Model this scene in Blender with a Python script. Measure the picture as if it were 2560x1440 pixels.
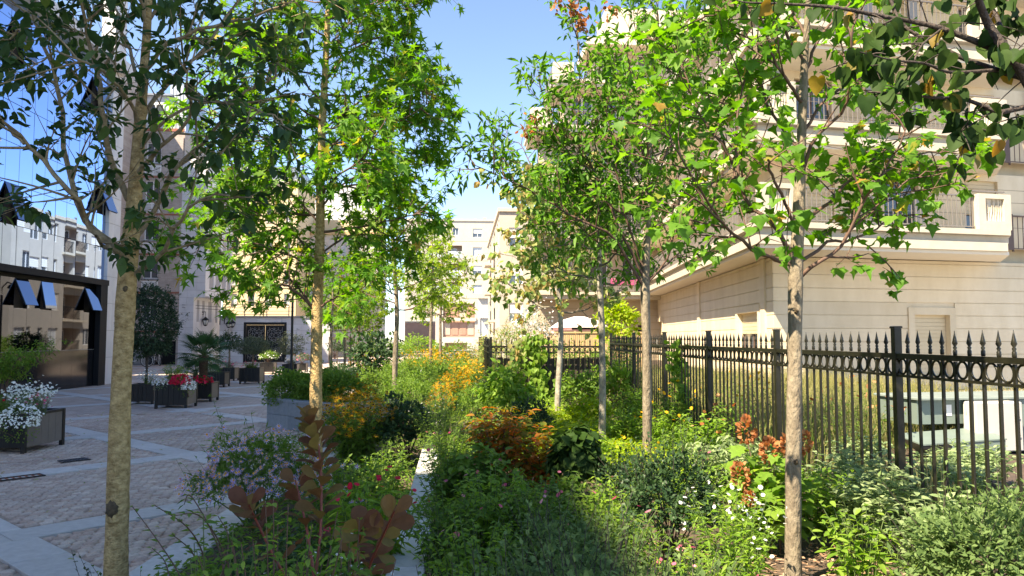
import bpy, math, random
import numpy as np
from mathutils import Vector, Matrix

# ------------------------------------------------------------------ camera, world, sun, exposure
sc = bpy.context.scene
for o in list(bpy.data.objects):
    bpy.data.objects.remove(o)
COL = sc.collection
FPX, CZ = 1900.0, 1.65
YAW, PITCH = math.atan(130 / 1900), math.atan(122 / 1900)
cd = bpy.data.cameras.new('camera')
cam = bpy.data.objects.new('camera', cd)
COL.objects.link(cam)
cd.sensor_width = 36.0
cd.lens = 36.0 * FPX / 2560.0
cd.clip_start, cd.clip_end = 0.05, 2000
cam.location = (0, 0, CZ)
cam.rotation_euler = (math.pi / 2 + PITCH, 0, -YAW)
sc.camera = cam
CAMROT = cam.rotation_euler.to_matrix()

SUNDIR = Vector((-0.504, -0.40, 0.766)).normalized()      # towards the sun
world = bpy.data.worlds.new("World")
sc.world = world
world.use_nodes = True
wn = world.node_tree
bg = wn.nodes['Background']
sky = wn.nodes.new('ShaderNodeTexSky')
sky.sky_type = 'NISHITA'
sky.sun_disc = False
sky.sun_elevation = math.asin(SUNDIR.z)
sky.sun_rotation = math.atan2(SUNDIR.x, SUNDIR.y)
sky.air_density = 0.7
sky.dust_density = 0.0
sky.ozone_density = 4.6
bg.inputs['Strength'].default_value = 0.104
wn.links.new(sky.outputs['Color'], bg.inputs['Color'])
sd = bpy.data.lights.new('sun', 'SUN')
sd.energy = 4.0
sd.angle = math.radians(0.53)
sd.color = (1.0, 0.93, 0.80)
sun = bpy.data.objects.new('sun', sd)
COL.objects.link(sun)
sun.rotation_euler = (-SUNDIR).to_track_quat('-Z', 'Y').to_euler()
sun.location = (0, 0, 40)
sc.view_settings.view_transform = 'Standard'
sc.view_settings.look = 'None'
sc.view_settings.gamma = 1.0
sc.view_settings.use_white_balance = True
sc.view_settings.white_balance_temperature = 7700
sc.view_settings.white_balance_tint = 12
sc.view_settings.use_curve_mapping = False
sc.view_settings.exposure = 2.02
sc.cycles.max_bounces = 9
sc.cycles.diffuse_bounces = 6
sc.cycles.transmission_bounces = 4
sc.cycles.caustics_reflective = True
sc.cycles.sample_clamp_indirect = 8.0

rng = np.random.default_rng(11)
random.seed(11)
U = random.uniform


def ray(px, py):
    return CAMROT @ Vector(((px - 1280) / FPX, -(py - 720) / FPX, -1.0))


def P(px, py, Y):
    """the place a picture point has at the forward distance Y"""
    d = ray(px, py)
    t = Y / d.y
    return np.array((d.x * t, Y, CZ + d.z * t))


def G(px, py, z=0.0):
    d = ray(px, py)
    t = (z - CZ) / d.z
    return np.array((d.x * t, d.y * t, z))


# ------------------------------------------------------------------ object helpers
def tag(o, label=None, cat=None, group=None, kind=None):
    if label: o['label'] = label
    if cat: o['category'] = cat
    if group: o['group'] = group
    if kind: o['kind'] = kind
    return o


def thing(name, label, cat, loc=(0, 0, 0), rz=0.0, group=None):
    o = bpy.data.objects.new(name, None)
    COL.objects.link(o)
    o.empty_display_size = 0.2
    o.location = loc
    o.rotation_euler = (0, 0, rz)
    return tag(o, label, cat, group)


def put(name, me, parent=None, loc=(0, 0, 0), rot=(0, 0, 0), scale=None):
    o = bpy.data.objects.new(name, me)
    COL.objects.link(o)
    o.location = loc
    o.rotation_euler = rot
    if scale is not None: o.scale = scale
    if parent is not None: o.parent = parent
    return o


def copy_tree(o, parent=None):
    c = o.copy()
    COL.objects.link(c)
    c.parent = parent
    for ch in list(o.children):
        copy_tree(ch, c)
    return c


class MB:
    """collects boxes, tubes, prisms and lathes into one mesh"""
    def __init__(s):
        s.v, s.f, s.sm = [], [], []

    def add(s, vs, fs, smooth=False):
        b = len(s.v)
        s.v += [tuple(map(float, v)) for v in vs]
        s.f += [tuple(i + b for i in f) for f in fs]
        s.sm += [smooth] * len(fs)
        return s

    def box(s, x0, x1, y0, y1, z0, z1):
        return s.add([(x0, y0, z0), (x1, y0, z0), (x1, y1, z0), (x0, y1, z0), (x0, y0, z1), (x1, y0, z1), (x1, y1, z1), (x0, y1, z1)],
                     [(0, 3, 2, 1), (4, 5, 6, 7), (0, 1, 5, 4), (1, 2, 6, 5), (2, 3, 7, 6), (3, 0, 4, 7)])

    def bbox(s, x0, x1, y0, y1, z0, z1, b=0.006):
        """box with chamfered upper edges"""
        vs = []
        for z, i in ((z0, 0), (z1 - b, 0), (z1, b)):
            vs += [(x0 + i, y0 + i, z), (x1 - i, y0 + i, z), (x1 - i, y1 - i, z), (x0 + i, y1 - i, z)]
        fs = [(0, 3, 2, 1), (8, 9, 10, 11)]
        for k in (0, 4):
            for j in range(4):
                a, c = k + j, k + (j + 1) % 4
                fs.append((a, c, c + 4, a + 4))
        return s.add(vs, fs)

    def prism(s, poly, z0, z1):
        n = len(poly)
        ar = sum(poly[i][0] * poly[(i + 1) % n][1] - poly[(i + 1) % n][0] * poly[i][1] for i in range(n))
        if ar < 0: poly = poly[::-1]
        vs = [(p[0], p[1], z0) for p in poly] + [(p[0], p[1], z1) for p in poly]
        fs = [tuple(range(n))[::-1], tuple(range(n, 2 * n))] + [(i, (i + 1) % n, (i + 1) % n + n, i + n) for i in range(n)]
        return s.add(vs, fs)

    def tube(s, pts, r, n=8, cap=True):
        V, F = tube_np(np.asarray(pts, float), r, n)
        fs = [tuple(f) for f in F]
        k = len(V)
        if cap:
            fs += [tuple(range(n))[::-1], tuple(range(k - n, k))]
        return s.add(V, fs, True)

    def lathe(s, prof, n=12, c=(0, 0, 0)):
        vs, fs = [], []
        for r, z in prof:
            for j in range(n):
                a = 2 * math.pi * j / n
                vs.append((c[0] + r * math.cos(a), c[1] + r * math.sin(a), c[2] + z))
        for i in range(len(prof) - 1):
            for j in range(n):
                a, b = i * n + j, i * n + (j + 1) % n
                fs.append((a, b, b + n, a + n))
        fs.append(tuple(range(n))[::-1])
        fs.append(tuple(range((len(prof) - 1) * n, len(prof) * n)))
        return s.add(vs, fs, True)

    def torus(s, c, R, r, axis='y', n=20, m=6, sz=1.0):
        vs, fs = [], []
        for i in range(n):
            a = 2 * math.pi * i / n
            for j in range(m):
                b = 2 * math.pi * j / m
                q = R + r * math.cos(b)
                u, v, w = q * math.cos(a), q * math.sin(a) * sz, r * math.sin(b)
                p = {'y': (u, w, v), 'x': (w, u, v), 'z': (u, v, w)}[axis]
                vs.append((c[0] + p[0], c[1] + p[1], c[2] + p[2]))
        for i in range(n):
            for j in range(m):
                a, b = i * m + j, i * m + (j + 1) % m
                c2, d = ((i + 1) % n) * m + j, ((i + 1) % n) * m + (j + 1) % m
                fs.append((a, c2, d, b))
        return s.add(vs, fs, True)

    def mesh(s, name, mat):
        me = bpy.data.meshes.new(name)
        me.from_pydata(s.v, [], s.f)
        if any(s.sm): me.polygons.foreach_set('use_smooth', s.sm)
        me.materials.append(mat)
        me.update()
        return me

    def build(s, name, mat, parent=None, loc=(0, 0, 0), rot=(0, 0, 0)):
        return put(name, s.mesh(name, mat), parent, loc, rot)


def nz(a):
    return a / np.maximum(np.linalg.norm(a, axis=-1, keepdims=True), 1e-9)


def tube_np(p, r, n):
    """rings round a polyline; quads"""
    p = np.asarray(p, float)
    k = len(p)
    r = np.broadcast_to(np.asarray(r, float), (k,))
    t = np.gradient(p, axis=0)
    t = nz(t)
    ref = np.array((0, 0, 1.0)) if abs(t[:, 2]).mean() < 0.8 else np.array((1.0, 0, 0))
    a = nz(np.cross(t, ref))
    b = np.cross(t, a)
    th = np.arange(n) * 2 * math.pi / n
    V = p[:, None] + r[:, None, None] * (np.cos(th)[None, :, None] * a[:, None] + np.sin(th)[None, :, None] * b[:, None])
    i = np.arange(k - 1)[:, None] * n
    j = np.arange(n)[None]
    j2 = (j + 1) % n
    F = np.stack([i + j, i + j2, i + n + j2, i + n + j], -1).reshape(-1, 4)[:, ::-1]
    return V.reshape(-1, 3), F


def np_mesh(name, V, F, mat, smooth=False, tint=None):
    """mesh from numpy arrays, F is (n,3) or (n,4)"""
    me = bpy.data.meshes.new(name)
    k = F.shape[1]
    me.vertices.add(len(V))
    me.vertices.foreach_set('co', np.ascontiguousarray(V, np.float32).ravel())
    me.loops.add(len(F) * k)
    me.loops.foreach_set('vertex_index', np.ascontiguousarray(F, np.int32).ravel())
    me.polygons.add(len(F))
    me.polygons.foreach_set('loop_start', np.arange(len(F), dtype=np.int32) * k)
    if smooth: me.polygons.foreach_set('use_smooth', np.ones(len(F), bool))
    me.materials.append(mat)
    if tint is not None:
        at = me.attributes.new('tint', 'FLOAT', 'FACE')
        at.data.foreach_set('value', np.ascontiguousarray(tint, np.float32))
    me.update(calc_edges=True)
    return me


# ------------------------------------------------------------------ materials
def newmat(name):
    m = bpy.data.materials.new(name)
    m.use_nodes = True
    nt = m.node_tree
    return m, nt, nt.nodes['Principled BSDF']


def c4(c):
    return (c[0], c[1], c[2], 1.0)


def mat(name, c1, c2=None, rough=0.6, metal=0.0, scale=6.0, bump=0.0, bscale=60.0, spec=0.5, objrand=0.0, stretch=(1, 1, 1), detail=5.0):
    m, nt, bs = newmat(name)
    N, L = nt.nodes, nt.links
    bs.inputs['Roughness'].default_value = rough
    bs.inputs['Metallic'].default_value = metal
    bs.inputs['Specular IOR Level'].default_value = spec
    geo = N.new('ShaderNodeNewGeometry')
    mp = N.new('ShaderNodeMapping')
    mp.inputs['Scale'].default_value = stretch
    L.new(geo.outputs['Position'], mp.inputs['Vector'])
    nz_ = N.new('ShaderNodeTexNoise')
    nz_.inputs['Scale'].default_value = scale
    nz_.inputs['Detail'].default_value = detail
    nz_.inputs['Roughness'].default_value = 0.62
    L.new(mp.outputs['Vector'], nz_.inputs['Vector'])
    cr = N.new('ShaderNodeValToRGB')
    cr.color_ramp.elements[0].position = 0.32
    cr.color_ramp.elements[1].position = 0.68
    cr.color_ramp.elements[0].color = c4(c1)
    cr.color_ramp.elements[1].color = c4(c2 or c1)
    L.new(nz_.outputs['Fac'], cr.inputs['Fac'])
    out = cr.outputs['Color']
    if objrand:
        oi = N.new('ShaderNodeObjectInfo')
        mr = N.new('ShaderNodeMapRange')
        mr.inputs['To Min'].default_value = 1 - objrand
        mr.inputs['To Max'].default_value = 1 + objrand
        L.new(oi.outputs['Random'], mr.inputs['Value'])
        hs = N.new('ShaderNodeHueSaturation')
        L.new(mr.outputs['Result'], hs.inputs['Value'])
        L.new(out, hs.inputs['Color'])
        out = hs.outputs['Color']
    L.new(out, bs.inputs['Base Color'])
    if bump:
        n2 = N.new('ShaderNodeTexNoise')
        n2.inputs['Scale'].default_value = bscale
        n2.inputs['Detail'].default_value = 4
        L.new(mp.outputs['Vector'], n2.inputs['Vector'])
        bp = N.new('ShaderNodeBump')
        bp.inputs['Strength'].default_value = bump
        bp.inputs['Distance'].default_value = 0.02
        L.new(n2.outputs['Fac'], bp.inputs['Height'])
        L.new(bp.outputs['Normal'], bs.inputs['Normal'])
    return m


def leafmat(name, cols, trans=0.38, rough=0.45, spec=0.22, gain=1.0, pos=None):
    """leaf: tint attribute chooses between the colours; light passes through the blade"""
    m, nt, bs = newmat(name)
    N, L = nt.nodes, nt.links
    at = N.new('ShaderNodeAttribute')
    at.attribute_name = 'tint'
    cr = N.new('ShaderNodeValToRGB')
    el = cr.color_ramp.elements
    while len(el) < len(cols): el.new(0.5)
    for i, c in enumerate(cols):
        el[i].position = pos[i] if pos else i / (len(cols) - 1)
        el[i].color = c4([gain * v for v in c])
    L.new(at.outputs['Fac'], cr.inputs['Fac'])
    geo = N.new('ShaderNodeNewGeometry')
    n = N.new('ShaderNodeTexNoise')
    n.inputs['Scale'].default_value = 45
    n.inputs['Detail'].default_value = 3
    L.new(geo.outputs['Position'], n.inputs['Vector'])
    mr = N.new('ShaderNodeMapRange')
    mr.inputs['To Min'].default_value = 0.72
    mr.inputs['To Max'].default_value = 1.28
    L.new(n.outputs['Fac'], mr.inputs['Value'])
    hs = N.new('ShaderNodeHueSaturation')
    L.new(mr.outputs['Result'], hs.inputs['Value'])
    L.new(cr.outputs['Color'], hs.inputs['Color'])
    L.new(hs.outputs['Color'], bs.inputs['Base Color'])
    bs.inputs['Roughness'].default_value = rough + .1
    bs.inputs['Specular IOR Level'].default_value = spec
    tr = N.new('ShaderNodeBsdfTranslucent')
    h2 = N.new('ShaderNodeHueSaturation')
    h2.inputs['Hue'].default_value = 0.494
    h2.inputs['Saturation'].default_value = 1.1
    h2.inputs['Value'].default_value = 2.1
    L.new(hs.outputs['Color'], h2.inputs['Color'])
    L.new(h2.outputs['Color'], tr.inputs['Color'])
    mx = N.new('ShaderNodeMixShader')
    mx.inputs['Fac'].default_value = trans
    L.new(bs.outputs['BSDF'], mx.inputs[1])
    L.new(tr.outputs['BSDF'], mx.inputs[2])
    L.new(mx.outputs['Shader'], N['Material Output'].inputs['Surface'])
    return m


def brickmat(name, c1, c2, cm, w, h, mortar, rot=(0, 0, 0), rough=0.8, bump=0.4, swap=None):
    """courses laid in world space; rot turns the courses onto the surface"""
    m, nt, bs = newmat(name)
    N, L = nt.nodes, nt.links
    geo = N.new('ShaderNodeNewGeometry')
    mp = N.new('ShaderNodeMapping')
    mp.inputs['Rotation'].default_value = rot
    L.new(geo.outputs['Position'], mp.inputs['Vector'])
    br = N.new('ShaderNodeTexBrick')
    br.inputs['Scale'].default_value = 1.0
    br.inputs['Brick Width'].default_value = w
    br.inputs['Row Height'].default_value = h
    br.inputs['Mortar Size'].default_value = mortar
    br.inputs['Mortar Smooth'].default_value = 0.3
    br.inputs['Bias'].default_value = 0.0
    br.inputs['Color1'].default_value = c4(c1)
    br.inputs['Color2'].default_value = c4(c2)
    br.inputs['Mortar'].default_value = c4(cm)
    L.new(mp.outputs['Vector'], br.inputs['Vector'])
    n = N.new('ShaderNodeTexNoise')
    n.inputs['Scale'].default_value = 3.0
    n.inputs['Detail'].default_value = 6
    L.new(geo.outputs['Position'], n.inputs['Vector'])
    mr = N.new('ShaderNodeMapRange')
    mr.inputs['To Min'].default_value = 0.75
    mr.inputs['To Max'].default_value = 1.25
    L.new(n.outputs['Fac'], mr.inputs['Value'])
    hs = N.new('ShaderNodeHueSaturation')
    L.new(br.outputs['Color'], hs.inputs['Color'])
    L.new(mr.outputs['Result'], hs.inputs['Value'])
    L.new(hs.outputs['Color'], bs.inputs['Base Color'])
    bs.inputs['Roughness'].default_value = rough
    bp = N.new('ShaderNodeBump')
    bp.inputs['Strength'].default_value = bump
    bp.inputs['Distance'].default_value = 0.02
    iv = N.new('ShaderNodeMath')
    iv.operation = 'SUBTRACT'
    iv.inputs[0].default_value = 1.0
    L.new(br.outputs['Fac'], iv.inputs[1])
    L.new(iv.outputs[0], bp.inputs['Height'])
    L.new(bp.outputs['Normal'], bs.inputs['Normal'])
    return m


def tintmat(name, cols, rough=0.7, bump=0.3, bscale=60, objrandom=False, spec=0.4):
    """stone pieces: each piece takes its own colour from the ramp"""
    m, nt, bs = newmat(name)
    N, L = nt.nodes, nt.links
    cr = N.new('ShaderNodeValToRGB')
    el = cr.color_ramp.elements
    while len(el) < len(cols): el.new(0.5)
    for i, c in enumerate(cols):
        el[i].position = i / (len(cols) - 1)
        el[i].color = c4(c)
    if objrandom:
        oi = N.new('ShaderNodeObjectInfo')
        L.new(oi.outputs['Random'], cr.inputs['Fac'])
    else:
        at = N.new('ShaderNodeAttribute')
        at.attribute_name = 'tint'
        L.new(at.outputs['Fac'], cr.inputs['Fac'])
    geo = N.new('ShaderNodeNewGeometry')
    n = N.new('ShaderNodeTexNoise')
    n.inputs['Scale'].default_value = bscale
    n.inputs['Detail'].default_value = 5
    L.new(geo.outputs['Position'], n.inputs['Vector'])
    n2 = N.new('ShaderNodeTexNoise')
    n2.inputs['Scale'].default_value = 0.7
    n2.inputs['Detail'].default_value = 5
    L.new(geo.outputs['Position'], n2.inputs['Vector'])
    ad = N.new('ShaderNodeMath')
    ad.operation = 'ADD'
    L.new(n.outputs['Fac'], ad.inputs[0])
    L.new(n2.outputs['Fac'], ad.inputs[1])
    mr = N.new('ShaderNodeMapRange')
    mr.inputs['From Min'].default_value = 0.6
    mr.inputs['From Max'].default_value = 1.4
    mr.inputs['To Min'].default_value = 0.68
    mr.inputs['To Max'].default_value = 1.3
    L.new(ad.outputs[0], mr.inputs['Value'])
    hs = N.new('ShaderNodeHueSaturation')
    L.new(cr.outputs['Color'], hs.inputs['Color'])
    L.new(mr.outputs['Result'], hs.inputs['Value'])
    L.new(hs.outputs['Color'], bs.inputs['Base Color'])
    bs.inputs['Roughness'].default_value = rough
    bs.inputs['Specular IOR Level'].default_value = spec
    bp = N.new('ShaderNodeBump')
    bp.inputs['Strength'].default_value = bump
    bp.inputs['Distance'].default_value = 0.01
    L.new(n.outputs['Fac'], bp.inputs['Height'])
    L.new(bp.outputs['Normal'], bs.inputs['Normal'])
    return m


M = {}
M['ground'] = mat('ground_concrete', (.22, .2, .19), (.28, .26, .24), .9)
COBCOLS = [(.40, .285, .23), (.48, .35, .285), (.44, .335, .28), (.53, .41, .34), (.47, .37, .31), (.60, .49, .415)]
M['cobble'] = tintmat('cobble_stone', COBCOLS, .72, .35, 45)
M['cobble_piece'] = tintmat('cobble_piece_stone', COBCOLS, .72, .35, 45, objrandom=True)
M['cobble_far'] = brickmat('far_cobbles', (.43, .315, .255), (.55, .43, .355), (.38, .30, .25), .16, .105, .012, (0, 0, math.radians(-45)), .75, .5)
M['joint'] = mat('joint_sand', (.31, .24, .19), (.37, .30, .245), .95, scale=20)
M['granite'] = mat('granite_slab_stone', (.43, .405, .385), (.54, .515, .49), .66, scale=12, bump=.15, bscale=120, objrand=.10)
M['kerb'] = mat('granite_kerb_stone', (.46, .45, .43), (.57, .56, .545), .6, scale=18, bump=.12, bscale=150, objrand=.05)
M['bluestone'] = mat('bluestone_panel', (.17, .20, .235), (.225, .255, .29), .45, scale=14, bump=.05, objrand=.08)
M['soil'] = mat('bed_soil', (.05, .035, .025), (.11, .075, .05), .95, scale=9, bump=.9, bscale=30)
M['cream'] = mat('cream_limestone', (.62, .515, .345), (.72, .615, .44), .75, scale=1.5, bump=.08, bscale=90, objrand=.07, stretch=(1, 1, .45), detail=9)
M['cream_gap'] = mat('joint_mortar', (.36, .29, .2), None, .9)  # darker mortar tone of the stone joints
M['cream_trim'] = mat('pale_stone_trim', (.48, .425, .325), (.55, .49, .385), .7, scale=3, bump=.04)
M['soffit'] = mat('soffit_plaster', (.70, .64, .53), (.73, .67, .56), .8, scale=2)
M['shutter'] = mat('roller_shutter_slats', (.56, .46, .29), (.60, .50, .33), .5, scale=2)
M['white_shutter'] = mat('white_roller_shutter', (.72, .7, .66), None, .5)
M['brown_frame'] = mat('dark_brown_frame', (.10, .06, .045), None, .5)
M['rail'] = mat('grey_brown_railing', (.16, .145, .13), (.19, .17, .155), .5, scale=8)
M['greypost'] = mat('grey_panel_paint', (.28, .28, .27), None, .5)
M['farstone'] = mat('far_cream_cladding', (.41, .375, .32), (.46, .42, .36), .8, scale=1.2, objrand=.03)
M['wingstone'] = mat('wing_limestone', (.43, .355, .265), (.49, .41, .31), .8, scale=1.5)
M['whitestone'] = mat('white_stone_panel', (.58, .57, .575), (.66, .65, .65), .55, scale=2.5, objrand=.045)
M['whitejoint'] = mat('white_wall_joint', (.36, .35, .35), None, .9)
M['ochre'] = mat('ochre_render', (.62, .50, .31), (.68, .55, .35), .85, scale=1.3)
M['whitewash'] = mat('white_render', (.45, .435, .40), (.51, .49, .455), .85, scale=1)
M['greyrender'] = mat('pale_grey_render', (.50, .50, .49), (.56, .555, .54), .85, scale=.8)
M['brick'] = brickmat('grey_brick', (.36, .29, .25), (.44, .37, .325), (.40, .36, .33), .22, .075, .012, (math.pi / 2, 0, 0), .85, .3)
M['redbrick'] = mat('red_brick_band', (.28, .10, .07), (.34, .13, .09), .85, scale=9)
M['zinc'] = mat('zinc_roof', (.25, .28, .32), (.30, .33, .37), .4, .6, scale=3)
M['frame_white'] = mat('white_window_frame', (.72, .72, .72), None, .4)
M['glass'] = mat('window_glass', (.05, .06, .07), (.075, .09, .105), .06, 0, scale=.6, spec=1.0)
M['curtain'] = mat('window_with_net_curtain', (.42, .46, .5), (.55, .58, .6), .25, scale=3, spec=.8, stretch=(3, 3, .3))
M['dark'] = mat('dark_interior', (.012, .011, .010), (.02, .018, .016), .7)
M['loggia'] = mat('loggia_wall', (.42, .33, .26), (.47, .38, .30), .85, scale=1)  # warm brown wall tone of the loggias
M['terracotta'] = mat('terracotta_panel', (.36, .2, .14), (.41, .24, .17), .7, scale=2)
M['mirror'] = mat('blue_mirror_glass', (.30, .44, .70), (.32, .46, .72), .012, 1.0, scale=.4)
M['sash_glass'] = mat('tilted_sash_glass', (.13, .18, .28), (.15, .20, .30), .03, 1.0, scale=1.5)
M['blackglass'] = mat('black_tinted_glass', (.075, .088, .115), (.088, .10, .13), .02, 1.0, scale=.5)
M['blackmarble'] = mat('polished_black_stone', (.010, .010, .011), (.022, .022, .025), .10, 0, scale=5, spec=.22)
M['mullion'] = mat('black_joint_metal', (.012, .012, .013), None, .65, 0, spec=.15)
M['black'] = mat('black_steel', (.012, .012, .012), (.02, .02, .02), .42, .3, scale=10)
M['fence'] = mat('black_green_fence_paint', (.010, .010, .006), (.019, .018, .010), .36, .0, scale=14, bump=.08, bscale=180, spec=.42)
M['plank_dark'] = mat('dark_stained_plank', (.05, .038, .028), (.075, .058, .042), .7, scale=10, stretch=(6, 6, .6), objrand=.2)
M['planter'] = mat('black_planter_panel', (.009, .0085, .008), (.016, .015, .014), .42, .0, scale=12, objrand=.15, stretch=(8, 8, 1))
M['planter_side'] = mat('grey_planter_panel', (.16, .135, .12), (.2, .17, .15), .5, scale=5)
M['cab_green'] = mat('grey_green_cabinet_paint', (.15, .20, .175), (.18, .23, .205), .42, .1, scale=4, bump=.03)
M['cab_top'] = mat('cabinet_top_metal', (.17, .21, .19), (.21, .25, .225), .6, .0, scale=4)
M['cab_white'] = mat('off_white_meter_box', (.46, .445, .41), (.50, .48, .445), .45, scale=5)
M['rust'] = mat('rusty_bracket', (.20, .06, .03), (.28, .10, .05), .8)
M['paper'] = mat('white_sticker', (.8, .8, .8), None, .5)
M['wood'] = mat('pale_pine_slat', (.50, .33, .16), (.58, .40, .21), .7, scale=8, stretch=(1, 1, 8), objrand=.08)
M['canvas'] = mat('pale_pink_canvas', (.72, .62, .60), (.76, .66, .64), .8, scale=3)
M['canvas_shade'] = mat('shaded_pink_canvas', (.42, .22, .21), (.46, .25, .24), .8, scale=3)  # darker pink: the shade under the parasol put into the colour
M['pink'] = mat('pink_cushion_cloth', (.45, .06, .19), None, .7)
M['whitemetal'] = mat('white_enamel', (.75, .75, .75), None, .35)
M['rubber'] = mat('black_rubber', (.02, .02, .02), None, .8)
M['lampglass'] = mat('frosted_lamp_glass', (.55, .55, .52), None, .2, spec=.7)
M['bark_grey'] = mat('grey_brown_bark', (.12, .092, .062), (.28, .235, .165), .88, scale=18, bump=.9, bscale=55, stretch=(1, 1, .45))
M['bark_ochre'] = mat('ochre_grey_bark', (.23, .145, .05), (.60, .43, .20), .88, scale=24, bump=1.0, bscale=60, stretch=(1, 1, 1.35), detail=9)
M['bark_pale'] = mat('pale_patchy_bark', (.16, .14, .11), (.42, .38, .30), .85, scale=9, bump=.5, bscale=50)
M['bark_dark'] = mat('dark_brown_bark', (.035, .027, .022), (.08, .06, .048), .85, scale=20, bump=.7, bscale=60)
M['twig'] = mat('red_brown_twig', (.085, .045, .03), (.14, .08, .055), .75, scale=20)
M['twig_dark'] = mat('dark_twig', (.04, .032, .025), (.07, .055, .045), .8, scale=20)
M['twig_grey'] = mat('grey_twig', (.14, .12, .09), (.22, .19, .145), .8, scale=20)
M['knot'] = mat('bark_scar', (.045, .03, .018), (.14, .10, .055), .9, scale=20, bump=.8)
M['stem_green'] = mat('green_stem', (.07, .12, .03), (.11, .16, .05), .6, scale=20)
M['stem_red'] = mat('red_stem', (.22, .04, .025), (.28, .07, .04), .5, scale=20)
M['palmtrunk'] = mat('shaggy_palm_trunk', (.06, .035, .022), (.13, .08, .05), .95, scale=30, bump=1, bscale=60)
M['chip'] = tintmat('wood_chip', [(.20, .11, .06), (.33, .20, .12), (.42, .28, .18)], .85, .3, 40)
# ------------------------------------------------------------------ the ground
MB().box(-300, 300, -200, 500, -0.30, -0.06).build('ground', M['ground'])['kind'] = 'structure'
EDGE = [(-2.20, 2.0), (-1.98, 7.0), (-1.72, 12.2)]


def edge_x(y):
    return np.interp(y, [e[1] for e in EDGE], [e[0] for e in EDGE])


S2 = math.sqrt(0.5)
B0, BS, A0, AS, BW = 10.4 * S2, 4.45 * S2, 2.9 * S2, 4.37 * S2, 0.40
plaza = MB().box(-26, -1.5, -8, 64, -0.055, -0.022).build('plaza', M['joint'])
plaza['kind'] = 'structure'
YFAR = 17.0


def ab2xy(a, b):
    return (a - b) * S2, (a + b) * S2


# cobbles, one by one: the nearest as parts, the others joined
ca, cb = 0.112, 0.086
ai, bi = np.meshgrid(np.arange(-8, 14, ca), np.arange(2, 22, cb), indexing='ij')
ai = ai + (np.round(bi / cb).astype(int) % 2) * ca * 0.5
ai, bi = ai.ravel(), bi.ravel()
ai = ai + rng.normal(0, .006, ai.shape)
bi = bi + rng.normal(0, .004, bi.shape)
da = np.abs((ai - A0 + AS / 2) % AS - AS / 2)
db = np.abs((bi - B0 + BS / 2) % BS - BS / 2)
cx, cy = ab2xy(ai, bi)
pxs = 1150 + 1900 * cx / np.maximum(cy, .1)
ok = (da > BW / 2 + .05) & (db > BW / 2 + .04) & (cy > 3.6) & (cy < YFAR) & (cx < edge_x(cy) - .12) & (pxs > -260)
ai, bi, cx, cy = ai[ok], bi[ok], cx[ok], cy[ok]
n = len(ai)


def cobble_verts(hx, hy, top):
    q, r = 0.82, 1.0
    return np.array([(-hx, -hy, -.03), (hx, -hy, -.03), (hx, hy, -.03), (-hx, hy, -.03),
                     (-hx, -hy, top - .012), (hx, -hy, top - .012), (hx, hy, top - .012), (-hx, hy, top - .012),
                     (-hx * q, -hy * q, top), (hx * q, -hy * q, top), (hx * q, hy * q, top), (-hx * q, hy * q, top)])


CF = np.array([(8, 9, 10, 11), (0, 1, 5, 4), (1, 2, 6, 5), (2, 3, 7, 6), (3, 0, 4, 7), (4, 5, 9, 8), (5, 6, 10, 9), (6, 7, 11, 10), (7, 4, 8, 11)])
order = np.argsort(cy + 100 * ((1150 + 1900 * cx / cy < -40) | (cy < 4.6)))
near, rest = order[:300], order[300:]
CV = cobble_verts(ca * .47, cb * .46, 0.0)
rot45 = np.array([(S2, -S2, 0), (S2, S2, 0), (0, 0, 1)])
k = len(rest)
sc_ = np.stack([rng.uniform(.88, 1.04, k), rng.uniform(.88, 1.04, k), np.ones(k)], -1)
V = CV[None] * sc_[:, None]
V[:, 8:, 2] += rng.normal(0, .002, (k, 4))
th = rng.normal(0, .05, k)
ct, st = np.cos(th), np.sin(th)
V = np.stack([V[..., 0] * ct[:, None] - V[..., 1] * st[:, None], V[..., 0] * st[:, None] + V[..., 1] * ct[:, None], V[..., 2]], -1)
V[..., 2] += rng.normal(0, .0025, k)[:, None]
V = V @ rot45.T
V[..., 0] += cx[rest][:, None]
V[..., 1] += cy[rest][:, None]
F = (CF[None] + 12 * np.arange(k)[:, None, None]).reshape(-1, 4)
me = np_mesh('cobble_field', V.reshape(-1, 3), F, M['cobble'], tint=np.repeat(rng.random(k), 9))
put('cobble_field', me, plaza)['kind'] = 'stuff'
cms = []
for i in range(6):
    v = cobble_verts(ca * U(.42, .49), cb * U(.42, .48), 0)
    v[8:, 2] += rng.normal(0, .0025, 4)
    cms.append(np_mesh('cobble', v, CF, M['cobble_piece']))
for i in near:
    put('cobble', random.choice(cms), plaza, (cx[i], cy[i], U(-.003, .003)), (0, 0, math.pi / 4 + U(-.05, .05) + random.choice((0, math.pi))))
# granite slabs of the bands
SL = 0.82
slm = MB().bbox(-SL / 2 + .004, SL / 2 - .004, -BW / 2 + .004, BW / 2 - .004, -.03, .004, .004).mesh('granite_slab', M['granite'])


def slab_ok(x, y):
    return 3.2 < y < YFAR and x < edge_x(y) - .2 and 1150 + 1900 * x / y > -120


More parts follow.
